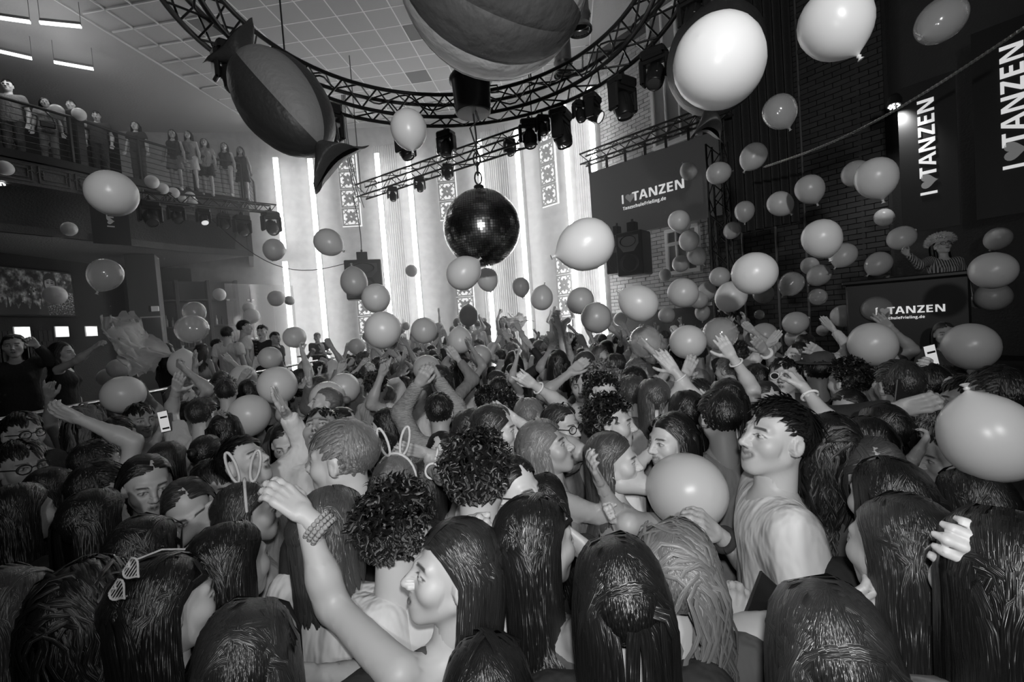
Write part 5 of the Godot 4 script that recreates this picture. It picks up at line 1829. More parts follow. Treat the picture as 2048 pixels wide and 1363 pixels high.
# ---------------------------------------------------------------- balloons: pixel, width, height, tone, knot direction in degrees (-1: turned away), label
const BALLOONS := [
	[1440, 128, 170, 190, "w", -1, "huge bright white balloon in front of the dark candy at the upper right"],
	[1672, 48, 132, 128, "w", 300, "large pale balloon cut by the top edge right of centre"],
	[1880, 42, 92, 82, "t", 220, "clear dark balloon at the top right corner"],
	[1560, 224, 68, 62, "t", 300, "clear balloon in front of the pale vertical conduit"],
	[818, 260, 72, 86, "w", 280, "upright white balloon in front of the truss left of the motor drum"],
	[225, 388, 96, 88, "w", -1, "large oval balloon hiding the banner under the balcony"],
	[138, 458, 30, 27, "g", -1, "small oval balloon below the big one under the balcony"],
	[210, 550, 66, 60, "t", 250, "clear balloon beside the mural's right end"],
	[110, 590, 42, 38, "w", -1, "oval balloon in front of the mural"],
	[10, 336, 30, 28, "g", -1, "grey balloon at the left edge under the balcony railing"],
	[658, 485, 58, 54, "g", 330, "round balloon overlapping the second light strip"],
	[548, 500, 48, 42, "g", -1, "balloon just below the balcony's far corner lamp"],
	[708, 562, 54, 62, "g", 100, "pear shaped balloon in front of the hanging loudspeaker"],
	[752, 597, 60, 58, "w", -1, "round balloon between the loudspeaker and the oval white balloon"],
	[765, 661, 80, 74, "w", -1, "large oval white balloon below the hanging loudspeaker"],
	[823, 541, 26, 25, "g", -1, "small distant balloon on the wall between strips left of the mirror ball"],
	[928, 545, 70, 67, "w", 40, "bright balloon overlapping the bottom of the mirror ball"],
	[975, 559, 44, 50, "w", 285, "balloon tucked behind the bright one under the mirror ball"],
	[937, 630, 42, 40, "g", 90, "grey balloon in front of the lower middle grille"],
	[1042, 574, 36, 40, "g", 280, "small balloon with dark knot left of the sixth strip's foot"],
	[1084, 595, 46, 50, "w", 80, "pale balloon beside the foot of the light strip right of the mirror ball"],
	[1160, 602, 54, 56, "g", -1, "grey balloon upper left of a touching pair below the bright balloon"],
	[1193, 636, 62, 66, "g", -1, "pale balloon lower right of the touching pair below the bright balloon"],
	[1170, 490, 112, 106, "w", 200, "very bright balloon in front of the seventh light strip"],
	[1276, 605, 75, 74, "w", 150, "bright white balloon under the loudspeakers"],
	[1374, 684, 74, 70, "w", -1, "bright white balloon held up by two raised hands right of centre"],
	[848, 661, 54, 54, "g", -1, "round balloon right of the oval white balloon above the crowd"],
	[920, 679, 50, 52, "w", 95, "balloon above a reaching hand below the mirror ball"],
	[590, 674, 48, 44, "w", -1, "round balloon at the foot of the first light strip"],
	[540, 715, 48, 46, "w", -1, "balloon in front of the standing men by the glass partition"],
	[553, 596, 36, 32, "g", -1, "larger balloon of a pair between the glass partition and the strip"],
	[579, 601, 20, 19, "g", -1, "tiny balloon touching its larger neighbour beside the first strip"],
	[439, 589, 26, 24, "w", -1, "small balloon in front of the bar shelving"],
	[503, 632, 37, 31, "w", -1, "front balloon above the head of the man in the printed shirt"],
	[498, 615, 24, 22, "w", -1, "small balloon peeping up behind the one over the printed shirt"],
	[389, 625, 54, 42, "t", 280, "upper clear balloon of the pair before the bar shelves"],
	[385, 657, 68, 58, "t", -1, "lower clear balloon of the pair before the bar shelves"],
	[366, 727, 54, 60, "w", 88, "balloon held between two raised hands at the handrail"],
	[246, 789, 90, 76, "w", -1, "large oval balloon over the handrail at the left"],
	[218, 756, 44, 38, "g", -1, "balloon partly behind the large oval one at the handrail"],
	[238, 737, 48, 40, "g", -1, "darker balloon under the plastic bag"],
	[26, 746, 54, 50, "g", -1, "grey balloon at the left edge in front of the woman"],
	[122, 868, 70, 58, "g", -1, "balloon in front of the face of the man with glasses at the left"],
	[300, 888, 84, 62, "w", 355, "long balloon with its knot to the right below the filming phone"],
	[116, 962, 64, 44, "g", 20, "low balloon almost hidden among heads at the left"],
	[487, 758, 56, 52, "w", 270, "balloon with a hand under it left of the biggest left balloon"],
	[556, 771, 88, 76, "w", -1, "big balloon above the hand in the white sleeve"],
	[498, 832, 90, 82, "w", -1, "big balloon between two hands left of the boy looking up"],
	[667, 742, 44, 42, "w", 100, "small balloon above the pair over the boy looking up"],
	[690, 776, 60, 70, "w", -1, "balloon behind the front one of the pair over the boy looking up"],
	[655, 797, 78, 72, "w", -1, "front balloon right above the boy looking up"],
	[790, 783, 54, 54, "w", 70, "round balloon left of the raised ribbed sleeves"],
	[854, 738, 60, 56, "g", -1, "balloon behind the hand with outspread fingers in the ribbed sleeve"],
	[962, 711, 44, 46, "g", -1, "balloon just below the one over the reaching hand"],
	[988, 697, 28, 28, "g", -1, "small balloon right behind the balloon at the crowd's centre"],
	[1121, 729, 42, 44, "w", -1, "balloon right of the raised horned hand"],
	[1065, 726, 34, 32, "g", -1, "balloon behind the raised wrist with the black band"],
	[923, 746, 36, 34, "g", -1, "balloon low in the crowd left of a raised forearm"],
	[713, 692, 38, 34, "g", -1, "balloon below the oval white balloon near the standing table"],
	[742, 846, 40, 50, "t", -1, "clear balloon beside the girl with smooth dark hair"],
	[826, 868, 32, 44, "w", -1, "balloon wedged between heads under the ribbed sleeves"],
	[1370, 981, 156, 158, "g", -1, "big round balloon held against the white shirt in the foreground"],
	[1746, 690, 92, 86, "g", -1, "large oval grey balloon left of the two phones"],
	[1942, 694, 98, 92, "g", -1, "large oval grey balloon right of the bright phone"],
	[1976, 872, 178, 166, "g", 110, "enormous grey balloon at the right edge"],
	[1510, 546, 92, 86, "w", -1, "bright oval balloon left of the clear ones in mid-air right of centre"],
	[1582, 568, 50, 46, "t", 240, "clear balloon touching the bright oval one"],
	[1527, 587, 50, 40, "g", -1, "balloon tucked under the bright oval one"],
	[1644, 478, 74, 72, "w", 300, "round balloon high in front of the dark stage wall"],
	[1687, 511, 48, 46, "g", 240, "balloon touching the lower right of the round stage-wall balloon"],
	[1620, 532, 42, 34, "g", -1, "balloon partly behind another in the stage-wall trio"],
	[1637, 551, 46, 42, "g", -1, "front balloon of the stage-wall trio"],
	[1635, 593, 40, 34, "t", -1, "small clear balloon below the stage-wall trio"],
	[1756, 528, 54, 46, "g", 230, "balloon left of the booth's top edge"],
	[1804, 475, 56, 47, "g", 30, "balloon with its knot up beside the performer's hand"],
	[1769, 435, 40, 34, "g", 330, "small oval balloon above the performer's outstretched hand"],
	[1753, 357, 80, 74, "g", 290, "front balloon of the overlapping pair beside the banner"],
	[1714, 348, 56, 52, "g", -1, "rear balloon of the overlapping pair beside the banner"],
	[1620, 379, 58, 53, "g", 300, "balloon hanging below the chain"],
	[1561, 408, 52, 47, "g", 320, "balloon lower left of the one below the chain"],
	[1506, 314, 50, 54, "g", 240, "balloon at the chain's left end"],
	[1438, 346, 50, 44, "g", 10, "balloon with its knot to the right at the screen's edge"],
	[1377, 342, 33, 37, "g", 120, "small balloon in front of the screen's lettering end"],
	[1489, 423, 40, 38, "g", 275, "balloon right of the screen's lower corner"],
	[1464, 461, 34, 33, "g", -1, "small balloon below the screen's lower corner"],
	[1880, 561, 44, 37, "g", -1, "balloon in front of the booth's worktop"],
	[1995, 478, 48, 43, "g", -1, "top balloon of the stack right of the performer"],
	[1984, 540, 82, 74, "g", -1, "big middle balloon of the stack right of the performer"],
	[1987, 593, 66, 58, "g", -1, "bottom balloon of the stack right of the performer"],
	[1761, 589, 46, 40, "g", -1, "balloon behind the pearly one at the booth front"],
	[1755, 618, 62, 52, "t", 350, "pearly pear shaped balloon at the booth front"],
	[1689, 631, 48, 46, "g", 15, "round balloon left of the pearly one at the booth"],
	[1817, 643, 54, 48, "g", -1, "balloon under the booth's lettering above a raised hand"],
	[1357, 441, 44, 42, "w", -1, "topmost balloon of the column below the screen"],
	[1364, 451, 34, 32, "g", -1, "small balloon in front of the topmost one below the screen"],
	[1378, 482, 40, 42, "g", -1, "second balloon of the column below the screen"],
	[1394, 512, 38, 36, "g", 310, "third balloon of the column below the screen"],
	[1361, 527, 36, 34, "g", -1, "lowest balloon of the column below the screen"],
	[1330, 550, 25, 24, "g", -1, "tiny balloon left of the column below the screen"],
	[1367, 586, 60, 60, "g", -1, "grey balloon fronting the dense bunch right of the bright white one"],
	[1440, 553, 42, 40, "g", -1, "balloon at the upper edge of the dense bunch"],
	[1461, 594, 62, 60, "w", -1, "pale balloon under the bright oval one in the dense bunch"],
	[1414, 583, 36, 37, "g", -1, "balloon squeezed in the middle of the dense bunch"],
	[1398, 600, 36, 38, "g", -1, "balloon behind the grey one in the dense bunch"],
	[1405, 625, 32, 30, "g", 270, "balloon hanging at the bottom of the dense bunch"],
	[1460, 616, 38, 28, "g", -1, "balloon low behind the pale one of the dense bunch"],
	[1333, 630, 35, 33, "g", -1, "small balloon left below the dense bunch"],
	[1290, 684, 64, 66, "t", -1, "big clear balloon of the bunch left of the held white balloon"],
	[1309, 702, 54, 62, "t", -1, "second clear balloon of the bunch left of the held white balloon"],
	[1264, 699, 40, 42, "g", -1, "grey balloon behind the clear bunch"],
	[1225, 680, 30, 29, "g", -1, "left one of two small balloons beside the clear bunch"],
	[1246, 685, 29, 30, "g", -1, "right one of two small balloons beside the clear bunch"],
	[1240, 638, 28, 27, "g", -1, "small balloon above the two beside the clear bunch"],
	[1441, 668, 72, 68, "t", -1, "large clear balloon right of the held white balloon"],
	[1484, 687, 42, 46, "t", -1, "smaller clear balloon behind the large clear one"],
	[1527, 670, 54, 50, "g", -1, "round balloon above the bent arm with the white wristband"],
	[1592, 645, 54, 46, "g", 20, "upper balloon of the pair above the sunglasses"],
	[1594, 678, 56, 44, "g", -1, "lower balloon of the pair above the sunglasses"],
	[1612, 697, 34, 30, "g", -1, "balloon behind the waving hand near the sunglasses"],
	[1519, 629, 22, 20, "t", -1, "tiny clear balloon far back right of the dense bunch"],
	[1491, 643, 19, 18, "g", -1, "tiny dark balloon beside the tiny clear one"],
	[1395, 760, 50, 48, "g", -1, "balloon between the raised arms right of centre"],
	[1549, 721, 34, 38, "g", -1, "balloon under the bent arm with the white wristband"],
	[1645, 661, 26, 22, "w", -1, "small pale balloon behind a raised hand near the booth"],
	[304, 364, 26, 25, "w", -1, "first balloon of the garland on the balcony front"],
	[325, 377, 23, 22, "w", -1, "second balloon of the garland on the balcony front"],
	[347, 385, 23, 21, "w", -1, "third balloon of the garland on the balcony front"],
	[365, 397, 17, 16, "w", -1, "smallest balloon of the garland on the balcony front"],
	[380, 392, 19, 18, "w", -1, "upper balloon at the lower end of the balcony garland"],
	[384, 403, 21, 19, "w", -1, "lower balloon at the lower end of the balcony garland"],
	[158, 229, 26, 24, "w", -1, "white balloon held by the boy on the balcony"],
	[114, 224, 30, 26, "g", -1, "grey balloon beside the girl with the shoulder bag on the balcony"],
	[1097, 680, 20, 20, "w", -1, "small pale balloon at the back under the sixth strip"],
	[855, 692, 15, 15, "g", -1, "tiny balloon behind the crowd's back row"],
	[1020, 672, 13, 13, "g", -1, "tiny distant balloon in the back rows under the mirror ball"],
	[877, 655, 22, 22, "g", -1, "distant balloon half behind the round one left of centre"],
	[812, 652, 16, 16, "g", -1, "distant balloon left of the round one at the back"]]
func build_balloons() -> void:
	var skin := func(g: float, thick: float) -> StandardMaterial3D:
		var m := mat(g, 0.32)
		m.backlight_enabled = true
		m.backlight = Color(thick, thick, thick)
		return m
	M.balloon_w = skin.call(0.8, 0.6)
	M.balloon_g = skin.call(0.66, 0.6)
	M.balloon_m = skin.call(0.54, 0.6)
	M.balloon_t = mat(0.7, 0.14)
	M.balloon_t.albedo_color.a = 0.34
	M.balloon_t.transparency = BaseMaterial3D.TRANSPARENCY_ALPHA
	var prof := [[0.0015, 0.56], [0.12, 0.548], [0.24, 0.505], [0.35, 0.425], [0.43, 0.32], [0.48, 0.2], [0.5, 0.07], [0.488, -0.07], [0.455, -0.2], [0.4, -0.31], [0.325, -0.405], [0.23, -0.485], [0.13, -0.545], [0.055, -0.585], [0.022, -0.612]]
	var b := Buf.new()
	b.lathe(tf(Vector3.ZERO), prof, 36)
	var shell := b.mesh()
	b = Buf.new()
	b.lathe(tf(Vector3.ZERO), [[0.022, -0.612], [0.034, -0.625], [0.036, -0.64], [0.02, -0.655], [0.03, -0.668], [0.052, -0.69], [0.05, -0.695], [0.001, -0.672]], 10)
	var knot := b.mesh()
	var rng := RandomNumberGenerator.new()
	rng.seed = 5
	var view := EYE
	for s in BALLOONS:
		var minor := minf(s[2], s[3])
		var big := 0.3
		if s[6].contains("balcony") and minor < 40: big = 0.26
		if s[6].contains("huge"): big = 0.34
		if s[6].contains("enormous"): big = 0.235
		if minor < 24 and not s[6].contains("balcony"): big = minor * 10.5 / FOCAL
		var d := clampf(big * FOCAL / minor, 0.8, 13.5)
		if s[6].contains("garland"): d = lerpf(9.75, 10.7, (s[0] - 304.0) / 80.0)
		if s[6].contains("on the balcony") and not s[6].contains("garland"): d = 10.0
		if s[0] > 1235:
			var hit := on_line(side_line, at(s[0], s[1], 5.0))
			d = minf(d, -hit[0].z - 0.45)
		var size := minor * d / FOCAL * 0.97
		var p := at(s[0], s[1], d)
		var dir: Vector3
		if s[5] < 0:
			dir = (p - view).normalized() * rng.randf_range(0.55, 1.0) + lens * Vector3(rng.randf_range(-0.6, 0.6), rng.randf_range(-0.8, 0.2), 0)
		else:
			var a := deg_to_rad(s[5])
			dir = lens * Vector3(cos(a), sin(a), rng.randf_range(-0.25, 0.1))
		var o := thing("balloon", s[6], "balloon", p, 0.0, "balloons")
		var t := along(Vector3.ZERO, -dir)
		o.transform = Transform3D(t.basis.scaled(Vector3.ONE * size), p)
		var m: Material = M["balloon_" + s[4]]
		if s[4] == "g" and rng.randf() < 0.4 and minor < 150: m = M.balloon_m
		put(shell, "skin", m, o)
		put(knot, "knot", m, o)
# ---------------------------------------------------------------- the crowd
# pixel of the head's middle, height of the person, heading (0 looks away, 90 to the right, 180 to the camera), hair, hair tone, top, tone of the top, flags, arms [[x, y, depth offset, hand], ...], extras, label
const PEOPLE := [
	[182, 1222, 1.660, -10, "wavy", "k", "tee", 0.03, "", [], {}, "person with dark wavy hair and slotted heart glasses pushed up, lower left"],
	[30, 1222, 1.620, 5, "long", "b", "tee", 0.03, "", [], {}, "person with straight brown hair cut by the lower left edge"],
	[338, 1212, 1.660, 40, "long", "k", "tee", 0.03, "", [], {}, "long black-haired girl showing one ear, below the white-sleeved neighbour"],
	[463, 1130, 1.660, 20, "long", "k", "tank", 0.03, "", [], {}, "girl with glossy straight black hair left of the white shirt back"],
	[297, 1105, 1.640, 0, "long", "k", "tee", 0.03, "", [], {}, "dark-haired girl directly behind the heart glasses"],
	[195, 1042, 1.664, 0, "long", "k", "tee", 0.02, "", [], {}, "black-haired girl at the left below the hidden low balloon"],
	[42, 1030, 1.680, 10, "long", "k", "tee", 0.02, "", [], {}, "black-haired person at the left edge below the two men in glasses"],
	[500, 1318, 1.640, -20, "long", "d", "tee", 0.03, "", [[625, 1352, 0.12, "relax"]], {}, "person with a pale hair parting at the bottom left of centre"],
	[397, 1003, 1.640, 140, "long", "d", "tank", 0.04, "s", [[384, 1058, -0.12, "relax"]], {"tilt": -0.3, "roll": 0.3}, "smiling girl with closed eyes and one hand near her chin"],
	[300, 965, 1.709, 130, "long", "k", "tank", 0.03, "", [], {"tilt": -0.15}, "girl with black hair and lowered eyes left of the smiling girl"],
	[52, 866, 1.820, 110, "short", "k", "tee", 0.05, "m", [], {"glasses": 0.02}, "man with glasses in profile at the left edge, upper of two"],
	[50, 932, 1.761, 110, "short", "k", "tee", 0.05, "m", [], {"glasses": 0.02}, "man with glasses at the left edge, lower of two"],
	[196, 925, 1.685, 20, "short", "k", "tee", 0.3, "m", [[160, 838, -0.1, "relax"]], {}, "man whose bare forearm rises beside the grey balloon at the left"],
	[236, 873, 1.740, 10, "short", "k", "tee", 0.03, "m", [], {}, "dark-haired man seen from behind under the oval handrail balloon"],
	[407, 830, 1.772, 0, "short", "d", "tee", 0.6, "m", [[352, 778, 0.0, "open"]], {}, "boy in a pale shirt seen from behind below the held balloon"],
	[285, 840, 1.760, 120, "short", "k", "tee", 0.1, "ms", [[322, 862, -0.08, "grip"]], {}, "man in profile filming with a phone at the left"],
	[417, 908, 1.601, 0, "tied", "k", "tee", 0.1, "", [], {}, "girl with hair tied in a bun left of centre"],
	[420, 962, 1.608, 105, "short", "k", "tee", 0.65, "m", [], {"tilt": -0.35}, "boy in a white shirt looking down beside the smiling girl"],
	[512, 924, 1.718, 98, "quiff", "k", "long", 0.7, "m", [[572, 826, 0.25, "open"]], {"tilt": 0.45}, "boy in white long sleeves gazing upwards with one hand raised"],
	[634, 866, 1.780, 172, "short", "k", "tee", 0.7, "ms", [], {"tilt": 0.6}, "boy in a white shirt looking straight up under two balloons"],
	[685, 916, 1.848, -85, "short", "l", "long", 0.03, "m", [], {}, "fair-haired boy in a black jacket turned to the left"],
	[499, 1025, 1.630, 60, "long", "d", "tee", 0.6, "", [], {"ears": true}, "dark-haired girl wearing tall thin bunny ears, left of the raised hand"],
	[727, 980, 1.557, 150, "long", "k", "long", 0.02, "s", [], {"ears": true, "tilt": -0.2}, "smiling girl with folded bunny ears under a dark hood of hair"],
	[796, 968, 1.642, 15, "long", "l", "tee", 0.05, "", [], {"ears": true}, "fair long-haired girl from behind with upright bunny ears"],
	[797, 1060, 1.720, 15, "curly", "k", "tee", 0.65, "m", [], {}, "boy with a thick dark curly mop in front of the fair bunny-eared girl"],
	[670, 1062, 1.720, 40, "wavy_short", "b", "tee", 0.72, "m", [], {}, "person in a big white shirt seen from behind under the raised arm"],
	[893, 1140, 1.680, -104, "long", "d", "tank", 0.1, "", [[612, 1040, 0.06, "relax"]], {"tilt": 0.25, "twist": -1.2, "elbow": [622, 1168, 0.12], "beads": true, "side": 1.0, "aim": Vector3(-1, 0.5, -0.1), "palm": Vector3(-0.2, -0.8, -0.4)}, "girl in the foreground looking up with her beaded arm stretched to the left"],
	[942, 862, 1.700, 15, "long", "d", "tee", 0.05, "", [], {}, "girl with long dark hair below the ribbed sleeves"],
	[992, 860, 1.754, 95, "long", "d", "tee", 0.4, "", [[1030, 838, 0.0, "flat"]], {}, "girl in profile raising a flat hand at the centre"],
	[957, 955, 1.800, 10, "curly", "k", "long", 0.55, "m", [[955, 1062, -0.1, "fist"]], {}, "boy in a pale sweater with curly dark hair seen from behind"],
	[1030, 980, 1.681, 125, "bob", "k", "tee", 0.05, "", [], {"glasses": 0.02}, "girl with fringe and round glasses peeking beside the pale sweater"],
	[1108, 896, 1.720, 104, "long", "l", "tank", 0.2, "", [[1168, 905, -0.25, "relax"]], {"tilt": 0.3, "elbow": [1252, 1052, -0.1], "side": -1.0}, "fair girl in a tank top with her elbow out and a hand before her face"],
	[1228, 920, 1.660, 106, "long", "b", "tank", 0.3, "", [[1245, 1035, -0.1, "fist"]], {"hoop": true}, "brown-haired girl in profile wearing a hoop earring, right of the raised elbow"],
	[1222, 846, 1.745, 104, "curly", "k", "tee", 0.7, "m", [], {}, "boy with tight dark curls in a white shirt, in profile"],
	[884, 896, 1.557, 176, "long", "k", "tank", 0.06, "", [], {"tilt": -0.4}, "girl with parted dark hair looking down beside the clapping hands"],
	[1072, 1086, 1.700, 55, "long", "k", "tank", 0.08, "", [[1172, 1100, 0.1, "fist"]], {}, "girl with very glossy long dark hair at the front centre"],
	[1236, 1190, 1.700, 0, "long", "k", "tee", 0.02, "", [], {}, "girl with half-tied dark hair right of the front centre"],
	[1345, 1146, 1.660, 5, "wavy", "l", "tee", 0.1, "", [[1395, 1340, 0.0, "fist"]], {}, "person with long light wavy hair below the big round balloon"],
	[978, 1392, 1.566, 0, "long", "k", "tee", 0.02, "", [], {}, "dark head at the bottom edge of the centre"],
	[1089, 1003, 1.556, 0, "long", "k", "tee", 0.03, "", [], {}, "short girl with a dark parting under the raised elbow"],
	[1338, 880, 1.699, -112, "long", "k", "tee", 0.05, "s", [[1305, 900, 0.0, "fist"]], {}, "girl with loose black hair facing left behind the big balloon"],
	[1530, 880, 1.820, -98, "quiff", "k", "tee", 0.74, "ms", [[1432, 1065, 0.05, "grip"]], {"tilt": 0.28, "watch": true, "tab": true}, "tall boy in a white shirt looking up beside the big round balloon"],
	[1646, 1302, 1.680, 15, "long", "d", "tee", 0.03, "", [[1462, 1258, 0.36, "grip"], [1548, 1300, 0.32, "grip"]], {}, "person with a bright hair parting at the lower right"],
	[1745, 946, 1.680, -165, "long", "b", "tank", 0.08, "", [], {"tilt": -0.2}, "brown-haired girl with lowered face right of the tall boy"],
	[1774, 1003, 1.690, 0, "long", "k", "tee", 0.02, "", [], {}, "dark smooth-haired girl before the lowered face at the right"],
	[1798, 1100, 1.710, -12, "long", "d", "tee", 0.02, "", [[1650, 1225, 0.0, "relax"]], {}, "girl with broad long brown hair filling the lower right"],
	[2008, 1166, 1.770, 0, "long", "k", "tee", 0.2, "", [[1960, 1085, 0.05, "grip"]], {}, "dark-haired person at the right edge in a grey top"],
	[1938, 1012, 1.620, 0, "long", "k", "tee", 0.02, "", [], {}, "black-haired person below the enormous grey balloon"],
	[1762, 864, 1.684, 0, "long", "k", "tee", 0.03, "", [], {}, "black-haired girl below the two phones, left one"],
	[1836, 848, 1.674, 0, "long", "k", "tee", 0.03, "", [], {}, "black-haired girl below the two phones, right one"],
	[1648, 896, 1.740, 5, "wavy", "k", "long", 0.03, "", [], {}, "person with big wavy black hair right behind the tall boy"],
	[1692, 822, 1.625, -110, "long", "k", "tee", 0.1, "", [], {}, "girl with dark hair looking left under a stretched arm"],
	[1694, 764, 1.758, -15, "curly", "k", "tee", 0.5, "m", [[1745, 790, 0.0, "open"]], {}, "man with dark curls seen from behind below the oval grey balloon"],
	[1534, 802, 1.660, 180, "long", "d", "tee", 0.3, "", [], {}, "girl facing the camera right behind the tall boy"],
	[1566, 756, 1.774, -140, "short", "k", "tee", 0.1, "m", [], {"glasses": 0.75, "tilt": 0.2}, "person wearing white framed sunglasses right of centre"],
	[880, 824, 1.730, 0, "short", "k", "long", 0.34, "m", [[836, 768, 0.1, "relax"], [872, 752, 0.35, "open"]], {"cuff": 0.97, "ribbed": true}, "boy in a ribbed grey sweater stretching both arms up"],
	[1058, 836, 1.698, 5, "long", "l", "tee", 0.6, "", [[1066, 768, 0.0, "horns"]], {"band": true}, "fair girl from behind making a horned sign with her raised hand"],
	[1128, 853, 1.681, 135, "wavy", "d", "tee", 0.2, "", [[1100, 862, -0.15, "open"]], {"glasses": 0.02}, "girl with glasses holding up an open palm"],
	[1205, 764, 1.813, -150, "curly", "l", "tee", 0.5, "ms", [], {}, "grinning boy with fair curls facing the camera"],
	[1166, 772, 1.752, -160, "short", "k", "tee", 0.2, "m", [[1140, 745, -0.05, "flat"]], {}, "boy shading his eyes with a flat hand"],
	[1212, 796, 1.773, 165, "curly", "k", "tee", 0.2, "m", [], {"tilt": 0.2}, "boy with dark fringe looking at the camera under the fair curls"],
	[1264, 790, 1.745, 10, "short", "b", "tee", 0.4, "m", [], {}, "brown-haired boy from behind right of the grinning boy"],
	[1306, 800, 1.766, 0, "bob", "b", "long", 0.45, "m", [], {}, "boy with a smooth bowl of brown hair seen from behind"],
	[1438, 834, 1.768, 0, "short", "k", "tee", 0.3, "m", [], {}, "boy with dark hair under the raised arms right of centre"],
	[1156, 806, 1.560, 170, "long", "d", "tee", 0.05, "", [], {"tilt": -0.5}, "girl with closed eyes and straight hair at the centre"],
	[1372, 828, 1.728, 0, "long", "k", "tank", 0.03, "", [[1350, 742, 0.25, "open"], [1374, 738, 0.3, "open"]], {"band": true}, "girl with both arms raised to the bright white balloon"],
	[1452, 800, 1.740, 5, "long", "k", "tee", 0.1, "", [[1464, 712, 0.1, "open"]], {"band": true}, "person reaching one arm up under the large clear balloon"],
	[1512, 762, 1.717, 0, "short", "k", "tee", 0.05, "m", [[1528, 700, 0.0, "flat"]], {"cuffband": true}, "person with a bent raised arm wearing a white wristband"],
	[1722, 895, 1.681, -25, "long", "k", "tee", 0.02, "", [[1608, 775, 0.3, "grip"]], {"elbow": [1690, 880, 0.1], "band": true}, "person stretching a bare forearm up beside the sunglasses"],
	[1635, 742, 1.760, 20, "short", "k", "tee", 0.05, "m", [[1640, 705, 0.0, "open"]], {"cap": true}, "person in a flat cap with a waving hand near the booth"],
	[1846, 770, 1.746, -20, "short", "k", "long", 0.6, "m", [[1852, 738, 0.05, "grip"]], {}, "person in a pale shirt holding up a bright phone at the right"],
	[1795, 772, 1.812, 10, "short", "d", "long", 0.02, "m", [[1800, 815, -0.3, "grip"]], {}, "person filming with a dark phone below the oval balloon"],
	[1930, 800, 1.707, -60, "short", "k", "tank", 0.05, "m", [[1960, 775, 0.0, "relax"]], {}, "person with a bare arm across the head below the right grey balloon"],
	[1990, 790, 1.787, -20, "short", "k", "tee", 0.04, "m", [], {}, "man at the right edge under the right grey balloon"],
	[770, 905, 1.620, 60, "long", "k", "tee", 0.04, "", [], {}, "girl with dark hair in profile left of the clapping hands"],
	[862, 960, 1.553, 30, "long", "d", "tank", 0.16, "", [[852, 905, -0.05, "flat"], [868, 945, -0.18, "flat"]], {"band": true}, "person clapping both hands overhead left of the pale sweater"],
	[770, 850, 1.609, -95, "long", "k", "tee", 0.5, "", [], {}, "girl with smooth dark hair and glasses beside the clear balloon"],
	[690, 850, 1.671, 110, "long", "k", "tee", 0.2, "", [[676, 862, -0.1, "open"]], {}, "girl with dark hair behind the boy looking up"],
	[575, 882, 1.660, 160, "long", "k", "tee", 0.1, "", [], {"tilt": -0.3}, "girl with lowered dark head between the two big balloons"],
	[455, 860, 1.668, 0, "long", "k", "tee", 0.1, "", [[436, 835, 0.0, "open"]], {}, "dark-haired person touching the big balloon left of the boy looking up"],
	[340, 925, 1.639, 0, "long", "k", "tee", 0.03, "", [], {}, "dark-haired girl just below the long balloon"],
	[205, 975, 1.678, 20, "short", "k", "tee", 0.04, "m", [], {}, "dark head between the low hidden balloon and the long balloon"],
	[110, 985, 1.651, 0, "long", "k", "tee", 0.03, "", [], {}, "black hair just below the hidden low balloon at the left"],
	[1900, 920, 1.600, -70, "bob", "k", "tee", 0.04, "", [[1835, 905, 0.0, "grip"]], {}, "face with a hand at the mouth peeking below the enormous balloon"]]
